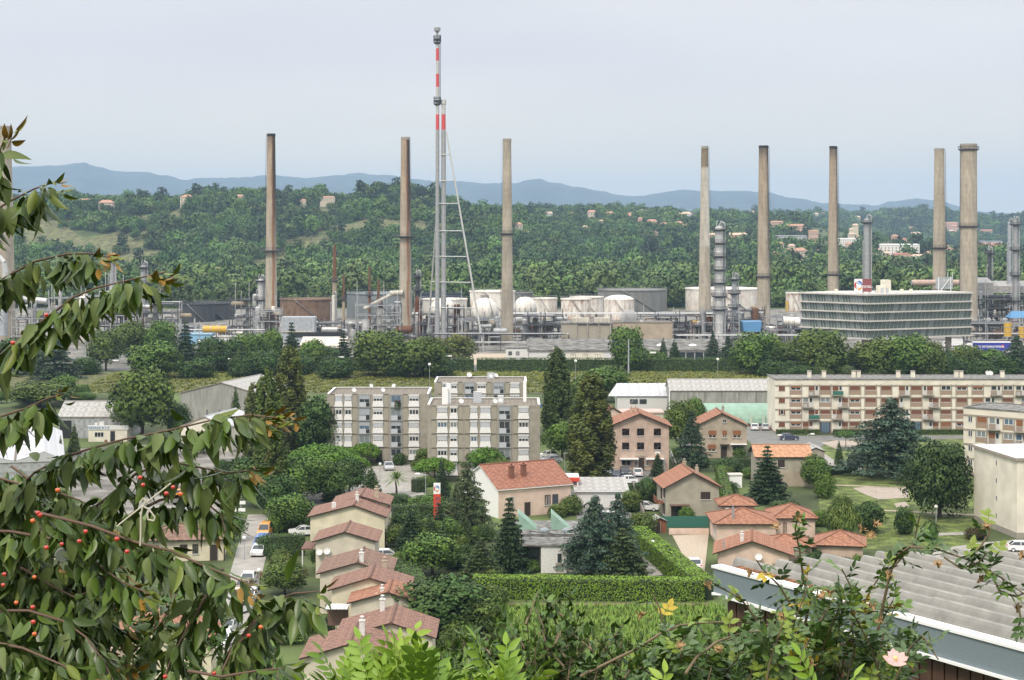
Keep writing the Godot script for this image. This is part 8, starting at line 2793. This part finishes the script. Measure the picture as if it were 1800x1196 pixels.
func foliate(t: Node3D, called: String, meshes: Array, mats: Array, frames: Array, singles: int) -> void:
	# the leaves that show largest are parts of their own, the rest is one mass
	frames.sort_custom(func(a, b): return a[1] > b[1])
	var rest := []
	for i in frames.size():
		var f: Array = frames[i]
		if i < singles:
			var o := put(called, meshes[i % meshes.size()], mats[f[2] % mats.size()], t)
			o.transform = f[0]
		else:
			rest.append(f)
	for m in mats.size():
		var mine := rest.filter(func(f): return f[2] % mats.size() == m)
		if mine.size() < 9:
			continue
		var mm := MultiMesh.new()
		mm.transform_format = MultiMesh.TRANSFORM_3D
		mm.mesh = meshes[m % meshes.size()]
		mm.instance_count = mine.size()
		for i in mine.size():
			mm.set_instance_transform(i, mine[i][0])
		var o := MultiMeshInstance3D.new()
		o.name = "foliage"
		o.multimesh = mm
		o.material_override = mats[m]
		o.set_meta("kind", "stuff")
		t.add_child(o, true)
func path3(a: Array, d0: float, d1: float) -> Array:
	var out := []
	var n := a.size() / 2
	for i in n:
		out.append(wp(a[i * 2], a[i * 2 + 1], lerpf(d0, d1, float(i) / (n - 1))))
	return out
func along(pts: Array, step: float) -> Array:   # [point, direction, share] every step metres
	var out := []
	var total := 0.0
	for i in pts.size() - 1:
		total += (pts[i + 1] - pts[i]).length()
	var run := 0.0
	var next := 0.0
	for i in pts.size() - 1:
		var L: float = (pts[i + 1] - pts[i]).length()
		while next <= run + L:
			out.append([pts[i].lerp(pts[i + 1], (next - run) / L), (pts[i + 1] - pts[i]) / L, next / total])
			next += step
		run += L
	return out
func gleaf(key: String, r: float, g: float, b: float, rough := 0.42, back := 0.3) -> StandardMaterial3D:
	var m := mat(key, r, g, b, rough, "leafvein", 9.0, false)
	m.backlight = Color(back, back, back)
	m.metallic_specular = 0.4
	return m
func part_garden() -> void:
	rng.seed = 2024
	T.leafvein = noise_tex(0.03, 3, 0.72, 1.0, 33)
	gleaf("cherry_dark", 0.052, 0.096, 0.018, 0.36, 0.2)
	gleaf("cherry_mid", 0.100, 0.165, 0.025, 0.38)
	gleaf("cherry_pale", 0.145, 0.195, 0.058, 0.6)
	gleaf("cherry_fresh", 0.17, 0.22, 0.030, 0.45, 0.5)
	gleaf("cherry_tip", 0.30, 0.17, 0.025, 0.5, 0.5)
	gleaf("rose_dark", 0.072, 0.145, 0.034, 0.4, 0.2)
	gleaf("rose_mid", 0.135, 0.235, 0.045, 0.42)
	gleaf("rose_blue", 0.135, 0.21, 0.095, 0.5)
	gleaf("rose_fresh", 0.22, 0.30, 0.04, 0.5, 0.45)
	gleaf("rose_yellow", 0.55, 0.42, 0.05, 0.6, 0.4)
	gleaf("locust_a", 0.20, 0.34, 0.025, 0.5, 0.6)
	gleaf("locust_b", 0.14, 0.26, 0.025, 0.5, 0.6)
	gleaf("locust_c", 0.27, 0.40, 0.04, 0.5, 0.6)
	gleaf("plum_a", 0.085, 0.165, 0.03, 0.5)
	gleaf("plum_b", 0.13, 0.225, 0.04, 0.5, 0.4)
	gleaf("plum_c", 0.055, 0.115, 0.028, 0.5)
	cherry_tree()
	rose_bush()
	shrubs()
	shed_roof()
func cherry_tree() -> void:
	var t := thing("cherry_tree", "cherry tree in front at left, its branches full of hanging leaves and red cherries", "cherry tree", wp(-420, 900, 7.2))
	var o := t.position
	var tk := MB.new()
	tk.tube([Vector3(-0.2, -2.6, 0), Vector3(0, -0.4, 0), Vector3(0.05, 1.4, 0)], 0.16, 0.11, 12)
	obj("trunk", tk, M.bark, t)
	var B := [[[-300, 470, -60, 400, 20, 352, 60, 332, 102, 318], 6.6, 6.2, 1.0], [[-300, 420, -60, 330, -6, 280, 10, 236], 6.2, 6.0, 1.0], [[-300, 640, -40, 515, 60, 460, 118, 447, 158, 446, 192, 452], 6.8, 6.3, 1.0], [[-300, 760, -40, 655, 30, 600, 80, 560, 130, 522, 170, 506, 230, 492, 292, 478], 6.6, 5.8, 1.15], [[-300, 800, -40, 745, 40, 720, 85, 700, 112, 692], 6.4, 6.2, 1.0]]
	B += [[[-300, 1010, -40, 915, 20, 868, 62, 830, 110, 805, 155, 790, 220, 772, 300, 756, 380, 737, 440, 730, 502, 736], 6.9, 5.9, 1.25], [[150, 905, 200, 866, 240, 832, 300, 812, 350, 822, 400, 832, 456, 826], 6.6, 6.1, 1.1], [[230, 905, 280, 880, 330, 868, 362, 884, 388, 906, 396, 935], 6.4, 6.2, 1.0], [[-100, 930, 20, 935, 83, 946, 120, 954, 150, 972, 178, 998, 215, 1024, 262, 1044], 6.6, 6.0, 1.2], [[60, 900, 160, 925, 236, 953, 301, 969, 351, 992, 400, 1012, 430, 1024, 452, 1042], 6.2, 5.9, 1.2]]
	B += [[[392, 1000, 369, 1036, 340, 1086, 318, 1124, 300, 1160, 286, 1200], 6.3, 6.1, 1.1], [[455, 1085, 430, 1120, 406, 1147, 390, 1180, 380, 1215], 6.1, 5.9, 1.1], [[400, 1150, 449, 1089, 480, 1058, 515, 1044, 560, 1040], 6.2, 5.8, 1.0], [[-60, 1075, 50, 1074, 110, 1092, 150, 1120, 180, 1160, 200, 1200], 6.4, 6.1, 1.25], [[-60, 985, 40, 1000, 90, 1030, 130, 1050, 190, 1030], 6.8, 6.4, 1.25], [[-60, 880, 30, 905, 70, 930, 110, 990], 7.0, 6.6, 1.2], [[-60, 1120, 40, 1140, 110, 1170, 150, 1200], 6.2, 6.0, 1.25], [[-40, 830, 30, 850, 90, 862, 140, 880, 180, 905], 7.1, 6.8, 1.15], [[-40, 1040, 40, 1050, 100, 1066], 6.9, 6.7, 1.2], [[200, 1210, 230, 1150, 280, 1100, 300, 1070], 6.8, 6.6, 0.9], [[-40, 955, 40, 975, 120, 1010, 170, 1060], 7.3, 7.0, 1.3], [[-40, 1105, 60, 1110, 130, 1150, 170, 1210], 7.2, 7.0, 1.3], [[20, 820, 60, 850, 130, 900, 200, 930], 7.4, 7.1, 1.2], [[330, 1180, 390, 1190, 450, 1180, 500, 1175], 5.9, 5.8, 0.9]]
	for i in 12:
		var y := 900.0 + i * 27
		B.append([[-60, y, 40 + i * 5, y + 12, 110 + (i * 37) % 60, y + 34, 170 + (i * 53) % 90, y + 62], 7.0 + 0.1 * (i % 5), 6.6 + 0.1 * (i % 4), 1.2])
	var meshes := []
	for i in 7:
		meshes.append(smooth(blade(1.0, 0.37 + 0.04 * (i % 3), 0.25 + 0.14 * (i % 4), 0.12 + 0.12 * (i % 3), 13, null, Transform3D(), 0.010)))
	var frames := []
	for b in B:
		var pts := path3(b[0], b[1], b[2])
		var loc := []
		for p in pts:
			loc.append(p - o)
		var mb := MB.new()
		mb.tube(loc, 0.0062, 0.0024, 7)
		obj("branch", mb, M.twig, t)
		for q in along(loc, 0.0092 / b[3]):
			var p: Vector3 = q[0]
			var n := 1 if rng.randf() < 0.65 else 2
			for j in n:
				var sx := q[1] as Vector3
				var side := rdir()
				var dir := (Vector3.DOWN * rng.randf_range(0.5, 1.5) + sx * rng.randf_range(-0.1, 0.7) + side * 0.6).normalized()
				var tip: bool = q[2] > 0.93
				if tip:
					dir = (sx + rdir() * 0.7 + Vector3.DOWN * 0.3).normalized()
				var st := p + Vector3.DOWN * 0.008 + dir * rng.randf_range(0.01, 0.035) + side * 0.028
				var s := rng.randf_range(0.070, 0.118) * (0.6 if tip else 1.0)
				var px := 900.0 + (st.x + o.x) * FL / -(st.z + o.z)
				var py := HOR + (EYE - st.y - o.y) * FL / -(st.z + o.z)
				if px < -60 or py > 1230 or (px > 70 and px < 130 and py > 955 and py < 990):
					continue
				var m := 0
				var r := rng.randf()
				if tip:
					m = 4 if r < 0.45 else 3
				elif r < 0.34:
					m = 0
				elif r < 0.70:
					m = 1
				elif r < 0.92:
					m = 2
				else:
					m = 3
				var show := 1.0 + rng.randf() if px > 0 and py < 1190 else 0.0
				frames.append([leaf_frame(st, dir, rng.randf_range(-0.9, 0.9) + PI * float(m == 2), s), show, m])
	foliate(t, "leaf", meshes, [M.cherry_dark, M.cherry_mid, M.cherry_pale, M.cherry_fresh, M.cherry_tip], frames, 300)
	# cherries on their stalks
	mat("cherry_red", 0.48, 0.025, 0.012, 0.18).clearcoat_enabled = true
	mat("cherry_orange", 0.62, 0.11, 0.015, 0.18).clearcoat_enabled = true
	var fr := MB.new()
	fr.lathe(Vector3.ZERO, [Vector2(0.001, -0.95), Vector2(0.42, -0.88), Vector2(0.8, -0.58), Vector2(1.0, -0.05), Vector2(0.96, 0.35), Vector2(0.72, 0.72), Vector2(0.35, 0.84), Vector2(0.08, 0.74), Vector2(0.001, 0.7)], 14)
	var cm := smooth(fr)
	var sk := MB.new()
	sk.tube([Vector3(0, 0.7, 0), Vector3(0.25, 3.0, 0.1), Vector3(0.3, 5.0, -0.2)], 0.09, 0.07, 5)
	var sm := sk.mesh()
	var spots := [[81, 554], [22, 603], [101, 862], [246, 840], [251, 853], [292, 868], [317, 869], [304, 857], [66, 902], [70, 906], [57, 916]]
	spots += [[81, 963], [139, 952], [108, 957], [60, 1015], [5, 1029], [57, 1068], [58, 1094], [60, 1115], [223, 970], [205, 948], [7, 1010], [458, 1103], [437, 1118], [376, 1184], [290, 1190], [28, 1060], [150, 935]]
	for i in spots.size():
		var c := Node3D.new()
		c.name = "cherry"
		t.add_child(c, true)
		c.position = wp(spots[i][0], spots[i][1], 5.75) - o
		c.scale = Vector3.ONE * rng.randf_range(0.0072, 0.0088)
		c.rotation = Vector3(rng.randf_range(-0.3, 0.3), rng.randf() * TAU, rng.randf_range(-0.3, 0.3))
		put("fruit", cm, M.cherry_orange if i % 4 == 2 else M.cherry_red, c)
		put("stalk", sm, M.cherry_mid, c)
	# cord tied into the branches, white disc, board
	var cd := MB.new()
	cd.tube(path3([300, 850, 285, 862, 262, 880, 240, 898, 222, 912, 205, 926], 6.0, 6.0), 0.0032, 0.0032, 6)
	cd.tube(path3([246, 884, 252, 876, 256, 882, 250, 892, 247, 910, 247, 940, 246, 960], 5.95, 5.95), 0.0032, 0.0032, 6)
	cd.tube(path3([250, 890, 262, 896, 272, 910, 270, 916, 260, 914, 258, 900], 5.95, 5.95), 0.003, 0.003, 6)
	tag(obj("knotted_rope", cd, M.cord), "pale knotted cord tied between the cherry branches", "cord")
	var dk := thing("white_disc", "shiny pale disc hanging among the cherry leaves", "disc", wp(110, 976, 6.3))
	var dm := MB.new()
	dm.cyl(Vector3(0, 0, -0.004), Vector3(0, 0, 0.0), 0.028, 0.028, 20)
	obj("plate", dm, M.bluewhite, dk)
	dk.rotation = Vector3(0.3, 0.4, 0)
	var bd := MB.new()
	bd.bar(wp(112, 1154, 9.4), wp(214, 1145, 9.2), 0.05, 0.045)
	tag(obj("wooden_board", bd, M.pinkwall), "pinkish wooden board end below the cherry leaves", "board")
func rose_bush() -> void:
	var t := thing("rose_bush", "rambling rose bush in front at lower right with arching canes and one pink flower", "rose bush", wp(1480, 1300, 8.0))
	var o := t.position
	var leaf := []
	for v in 4:
		var mb := MB.new()
		mb.tube([Vector3.ZERO, Vector3(0, -0.03, 0.5), Vector3(0, -0.1, 0.9)], 0.014, 0.008, 4)
		for i in 5:
			var side := [0, -1, 1, -1, 1][i] as float
			var z: float = [0.62, 0.5, 0.5, 0.2, 0.2][i]
			var fr := leaf_frame(Vector3(0, -0.05 * z, z), Vector3(side * 1.2, rng.randf_range(-0.4, 0.2), 0.7), rng.randf_range(-0.5, 0.5), rng.randf_range(0.34, 0.46))
			blade(1.0, 0.62, 0.22, 0.2, 5, mb, fr)
		leaf.append(smooth(mb))
	var canes := [[[1020, 1190, 1070, 1165, 1120, 1141, 1160, 1115, 1195, 1100, 1240, 1095, 1300, 1094, 1352, 1100, 1420, 1190], 7.2, 7.6], [[1205, 1185, 1225, 1155, 1262, 1128, 1310, 1112, 1350, 1110, 1440, 1200], 6.9, 7.4], [[1380, 1250, 1425, 1056, 1413, 1021, 1406, 970, 1398, 930, 1404, 905], 7.4, 7.2], [[1520, 1230, 1550, 1075, 1566, 1005, 1580, 975, 1600, 962, 1646, 965, 1701, 984, 1761, 1016, 1805, 1048], 7.4, 6.8], [[1560, 1010, 1606, 958, 1612, 930, 1617, 908], 7.2, 7.1], [[1470, 1240, 1490, 1120, 1530, 1040, 1555, 1000], 7.6, 7.4], [[1740, 1002, 1760, 1045, 1790, 1048, 1808, 1040], 6.9, 6.8], [[1700, 985, 1725, 960, 1741, 935, 1738, 925], 6.9, 6.9], [[1560, 1225, 1600, 1140, 1622, 1118, 1650, 1160], 7.0, 6.8], [[1150, 1200, 1170, 1120, 1160, 1070, 1148, 1045], 7.6, 7.6]]
	canes += [[[1660, 980, 1690, 1000, 1720, 990, 1736, 972], 6.9, 6.9], [[1345, 1180, 1330, 1090, 1300, 1050, 1242, 1022], 7.4, 7.3], [[1400, 1080, 1370, 1030, 1340, 1000, 1330, 985], 7.4, 7.3], [[1790, 1060, 1795, 1090, 1788, 1110], 6.8, 6.8], [[1440, 1200, 1470, 1080, 1500, 1040, 1480, 1000], 7.5, 7.4]]
	for i in 60:
		var bx := rng.randf_range(1110, 1590)
		var ty := rng.randf_range(1105, 1180) if bx < 1330 else rng.randf_range(1010, 1150)
		var tx := bx + rng.randf_range(-80, 80)
		if tx > 1610:
			tx = 1600
			ty = maxf(ty, 1100)
		canes.append([[bx, 1240, lerpf(bx, tx, 0.4) + rng.randf_range(-20, 20), lerpf(1240, ty, 0.5), tx, ty], rng.randf_range(6.9, 8.4), rng.randf_range(6.9, 8.4)])
	var frames := []
	for ci in canes.size():
		var c: Array = canes[ci]
		var loc := []
		for p in path3(c[0], c[1], c[2]):
			loc.append(p - o)
		var mb := MB.new()
		mb.tube(loc, 0.007 if ci < 4 else 0.0048, 0.003, 6)
		obj("cane", mb, M.cane, t)
		for q in along(loc, 0.033 if ci > 14 else 0.042):
			if ci < 2 and rng.randf() < 0.55:
				continue
			var dir := ((q[1] as Vector3) * 0.4 + rdir() + Vector3.UP * 0.25).normalized()
			var r := rng.randf()
			var m := 0 if r < 0.3 else 1 if r < 0.6 else 2 if r < 0.84 else 3 if r < 0.98 else 4
			frames.append([leaf_frame(q[0], dir, rng.randf_range(-0.5, 0.5), rng.randf_range(0.08, 0.122)), rng.randf() + (1.0 if ci < 15 else 0.0), m])
	foliate(t, "leaf", leaf, [M.rose_dark, M.rose_mid, M.rose_blue, M.rose_fresh, M.rose_yellow], frames, 300)
	# the open pink flower
	mat("petal", 0.56, 0.33, 0.30, 0.6).backlight = Color(0.3, 0.3, 0.3)
	mat("petal_core", 0.75, 0.50, 0.22, 0.7)
	mat("dried", 0.30, 0.19, 0.09, 0.9)
	var fl := Node3D.new()
	fl.name = "flower"
	t.add_child(fl)
	fl.position = wp(1574, 1160, 6.6) - o
	fl.rotation = Vector3(0.5, 0.1, 0)
	for i in 11:
		var a := i * 2.39996
		var pm := smooth(blade(0.052 if i < 7 else 0.036, 0.050 if i < 7 else 0.034, 0.5, -0.1 if i < 7 else -0.7, 6))
		var p := put("petal", pm, M.petal, fl)
		p.transform = leaf_frame(Vector3(0, 0.004 * float(i >= 7), 0), Vector3(cos(a), 0.35 + 0.5 * float(i >= 7), sin(a)), 0.0, 1.0)
	var cm := MB.new()
	cm.lathe(Vector3.ZERO, [Vector2(0.001, 0.0), Vector2(0.010, 0.004), Vector2(0.008, 0.012), Vector2(0.001, 0.016)], 10)
	obj("flower_centre", cm, M.petal_core, fl)
	var heads := [[1365, 926], [1516, 930], [1541, 922], [1530, 942], [1547, 1091], [1736, 926], [1796, 978], [1724, 1020], [1650, 992], [1790, 1070], [1376, 1085]]
	heads += [[1318, 1008], [1405, 912], [1246, 1030], [1535, 1068], [1460, 1042], [1446, 1048], [1126, 1082], [1265, 1142], [1196, 1136], [1428, 1170], [1562, 1012]]
	for h in heads:
		var mb := MB.new()
		for i in 9:
			var a := i * 2.39996
			blade(0.026, 0.012, 0.6, 0.3, 4, mb, leaf_frame(Vector3.ZERO, Vector3(cos(a), rng.randf_range(-0.2, 0.9), sin(a)), 0, 1.0))
		mb.cyl(Vector3(0, -0.018, 0), Vector3(0, 0.006, 0), 0.004, 0.009, 7)
		var s := obj("faded_flower", mb, M.dried, t)
		s.position = wp(h[0], h[1], 6.9) - o
		s.rotation = Vector3(rng.randf_range(-0.8, 0.8), rng.randf() * 6.0, rng.randf_range(-0.8, 0.8))
func shoots(called: String, label: String, at: Vector3, list: Array, leaf: Array, mats: Array, step: float, smin: float, smax: float, up: float, singles: int, rad := 0.006) -> void:
	var t := thing(called, label, "shrub", at)
	var frames := []
	for c in list:
		var loc := []
		for p in path3(c[0], c[1], c[2]):
			loc.append(p - at)
		var mb := MB.new()
		mb.tube(loc, rad, rad * 0.35, 5)
		obj("stem", mb, M.cane, t)
		for q in along(loc, step):
			if q[2] < 0.12:
				continue
			var dir := ((q[1] as Vector3) * up + rdir() + Vector3.UP * 0.2).normalized()
			frames.append([leaf_frame(q[0], dir, rng.randf_range(-0.6, 0.6), rng.randf_range(smin, smax)), rng.randf() + float(q[2]), rng.randi() % 8])
	foliate(t, "leaf", leaf, mats, frames, singles)
func shrubs() -> void:
	# bright pinnate leaves low in the middle
	var pin := []
	for v in 4:
		var mb := MB.new()
		mb.tube([Vector3.ZERO, Vector3(0, 0.04, 0.5), Vector3(0, -0.05, 1.0)], 0.010, 0.005, 4)
		for i in 6:
			for s in [-1.0, 1.0]:
				var z := 0.2 + 0.14 * i
				blade(1.0, 0.42, 0.2, 0.15, 5, mb, leaf_frame(Vector3(0, 0.03, z), Vector3(s * 1.0, rng.randf_range(-0.1, 0.35), 0.75), s * 0.3, rng.randf_range(0.24, 0.34)))
		blade(1.0, 0.42, 0.2, 0.15, 5, mb, leaf_frame(Vector3(0, -0.03, 0.98), Vector3(0, 0.1, 1), 0, 0.3))
		pin.append(smooth(mb))
	var L := []
	for q in [[566, 1180], [590, 1150], [612, 1150], [630, 1140], [655, 1150], [678, 1140], [700, 1100], [712, 1120], [730, 1135], [745, 1120], [760, 1140], [780, 1140], [550, 1190], [800, 1160], [705, 1160], [640, 1170], [600, 1180], [735, 1165], [770, 1170]]:
		L.append([[lerpf(q[0], 680, 0.3), 1330, q[0], q[1] + 74], 5.4 + rng.randf() * 0.8, 5.4 + rng.randf() * 0.8])
	for q in [[850, 1170], [880, 1165], [905, 1160], [930, 1180], [862, 1190], [893, 1185], [830, 1190], [1455, 1190], [1160, 1200]]:
		L.append([[q[0], 1330, q[0], q[1] + 62], 5.4 + rng.randf() * 0.6, 5.4 + rng.randf() * 0.6])
	shoots("bright_shrub", "bright yellow-green shrub with feathery leaves at the bottom edge", wp(690, 1400, 5.8), L, pin, [M.locust_a, M.locust_b, M.locust_c], 0.028, 0.13, 0.22, 0.75, 170)
	# upright plum shoots
	var ov := []
	for v in 4:
		ov.append(smooth(blade(1.0, 0.45 + 0.05 * v, 0.3, 0.15 + 0.1 * v, 5)))
	L = []
	for q in [[905, 1090], [925, 1055], [960, 1070], [985, 1045], [1003, 1040], [1020, 1075], [1045, 1090], [880, 1120], [870, 1080], [1070, 1110], [940, 1110], [1000, 1100], [1095, 1120], [975, 1120], [1030, 1130], [900, 1140], [850, 1110], [1110, 1150], [1060, 1160], [950, 1150], [860, 1150], [1000, 1160]]:
		var b: float = lerpf(q[0], 970, 0.3) + rng.randf_range(-25, 25)
		L.append([[b, 1300, lerpf(b, q[0], 0.6) + rng.randf_range(-12, 12), lerpf(1300, q[1], 0.6), q[0], q[1]], 8.6 + rng.randf(), 8.2 + rng.randf()])
		for j in 5:
			var f := rng.randf_range(0.35, 0.85)
			var x: float = lerpf(b, q[0], f)
			var y: float = lerpf(1300, q[1], f)
			L.append([[x, y, x + rng.randf_range(-45, 45), y - rng.randf_range(15, 60)], 8.4 + rng.randf() * 0.6, 8.4 + rng.randf() * 0.8])
	shoots("plum_shrub", "upright green shrub with small leaves in front of the maize field", wp(970, 1420, 8.6), L, ov, [M.plum_a, M.plum_b, M.plum_c, M.plum_a], 0.022, 0.035, 0.065, 0.4, 250)
	L = []
	for i in 34:
		var bx := rng.randf_range(120, 470)
		var ty := rng.randf_range(1060, 1180)
		if bx > 230 and bx < 400:
			ty -= rng.randf_range(0, 70)
		var tx := bx + rng.randf_range(-50, 50)
		L.append([[bx, 1290, lerpf(bx, tx, 0.5) + rng.randf_range(-15, 15), lerpf(1290, ty, 0.5), tx, ty], 9.5 + rng.randf(), 9.5 + rng.randf()])
		L.append([[lerpf(bx, tx, 0.5), lerpf(1290, ty, 0.5), tx + rng.randf_range(-60, 60), ty + rng.randf_range(0, 60)], 9.5 + rng.randf(), 9.5 + rng.randf()])
	shoots("leafy_shrub", "leafy green shrub behind the cherry branches at lower left", wp(300, 1420, 10.0), L, ov, [M.plum_b, M.plum_a, M.plum_a, M.plum_c], 0.024, 0.05, 0.085, 0.4, 250, 0.007)
	L = []
	for i in 40:
		var bx := rng.randf_range(1080, 1330)
		var ty := rng.randf_range(1120, 1185)
		L.append([[bx, 1280, bx + rng.randf_range(-30, 30), ty], 9.0 + rng.randf(), 9.0 + rng.randf()])
	for i in 14:
		var bx := rng.randf_range(780, 860)
		L.append([[bx, 1280, bx + rng.randf_range(-30, 30), rng.randf_range(1110, 1180)], 9.0 + rng.randf(), 9.0 + rng.randf()])
	shoots("leafy_shrub", "low green shrub filling the gap between the plum shoots and the rose bush", wp(1200, 1420, 9.2), L, ov, [M.plum_b, M.plum_a, M.rose_mid, M.plum_c], 0.022, 0.04, 0.07, 0.4, 200)
func shed_roof() -> void:
	# neighbour's shed just below: corrugated roof, zinc fascia, brown plank wall
	var a := wp(1262, 1000, 19.3)
	var b := wp(1800, 1142, 15.55)
	var u := Vector3(b.x - a.x, 0, b.z - a.z).normalized()
	var v := Vector3(-u.z, 0, u.x)
	if v.z > 0:
		v = -v
	var t := thing("garden_outbuilding", "outbuilding with a corrugated grey roof and blue-grey fascia at lower right", "outbuilding", a)
	t.basis = Basis(u, Vector3.UP, u.cross(Vector3.UP))
	var sgn := 1.0 if u.cross(Vector3.UP).dot(v) > 0 else -1.0
	var L := 7.6
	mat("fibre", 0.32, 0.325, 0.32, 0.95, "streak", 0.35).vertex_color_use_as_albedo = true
	mat("zinc", 0.215, 0.27, 0.30, 0.6, "fine", 2.5)
	mat("planks", 0.085, 0.045, 0.030, 0.7, "streak", 0.8)
	mat("rustedge", 0.42, 0.15, 0.05, 0.9, "rust", 1.0)
	var per := 0.44
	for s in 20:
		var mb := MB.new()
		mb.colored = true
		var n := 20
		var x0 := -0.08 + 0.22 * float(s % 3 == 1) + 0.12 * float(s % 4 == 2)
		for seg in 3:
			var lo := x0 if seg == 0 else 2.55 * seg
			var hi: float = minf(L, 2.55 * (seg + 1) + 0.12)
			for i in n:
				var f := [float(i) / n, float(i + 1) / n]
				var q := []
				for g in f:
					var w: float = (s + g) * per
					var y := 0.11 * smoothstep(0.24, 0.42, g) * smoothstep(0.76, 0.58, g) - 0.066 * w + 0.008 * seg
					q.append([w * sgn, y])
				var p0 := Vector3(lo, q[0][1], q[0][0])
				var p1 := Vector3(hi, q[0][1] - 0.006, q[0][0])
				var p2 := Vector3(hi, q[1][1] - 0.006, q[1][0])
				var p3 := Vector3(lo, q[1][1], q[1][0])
				mb.col = Color(1, 1, 1).lerp(Color(0.86, 0.855, 0.84), clampf(1.0 - absf(0.5 - (i + 0.5) / n) * 0.0 - smoothstep(0.2, 0.5, 0.5 - absf(0.5 - (i + 0.5) / n)), 0, 1))  # pans tinted darker than ridges: shade of the corrugation put into the colour
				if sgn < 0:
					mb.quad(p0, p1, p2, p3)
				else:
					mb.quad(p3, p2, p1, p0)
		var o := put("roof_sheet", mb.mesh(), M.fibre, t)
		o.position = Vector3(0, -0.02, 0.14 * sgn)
	var z := func(w: float) -> float: return w * sgn
	var mb := MB.new()
	mb.box(-0.05, L, -0.27, 0.0, -0.03, 0.02)
	obj("fascia", mb, M.zinc, t)
	mb = MB.new()
	mb.box(-0.07, L, 0.003, 0.03, minf(z.call(0.11), z.call(-0.04)), maxf(z.call(0.11), z.call(-0.04)))
	obj("white_capping", mb, M.flashing, t)
	mb = MB.new()
	mb.box(-0.05, L, -0.30, -0.273, -0.05, 0.05)
	obj("fascia_lip", mb, M.flashing, t)
	mb = MB.new()
	mb.box(0.05, 1.5, -0.03, 0.012, minf(z.call(0.155), z.call(0.42)), maxf(z.call(0.155), z.call(0.42)))
	obj("rusty_gutter", mb, M.rustedge, t)
	for i in 46:
		pbox("plank", t, M.planks, 0.1 + i * 0.165, 0.1 + i * 0.165 + 0.145, -3.4, -0.302, minf(z.call(0.06), z.call(0.1)), maxf(z.call(0.06), z.call(0.1)))
	pbox("back_boarding", t, M.black, 0.1, L, -3.4, -0.31, minf(z.call(0.105), z.call(0.16)), maxf(z.call(0.105), z.call(0.16)))
	pbox("end_wall", t, M.planks, 0.1, 0.2, -3.4, -0.7, minf(z.call(0.2), z.call(8.4)), maxf(z.call(0.2), z.call(8.4)))
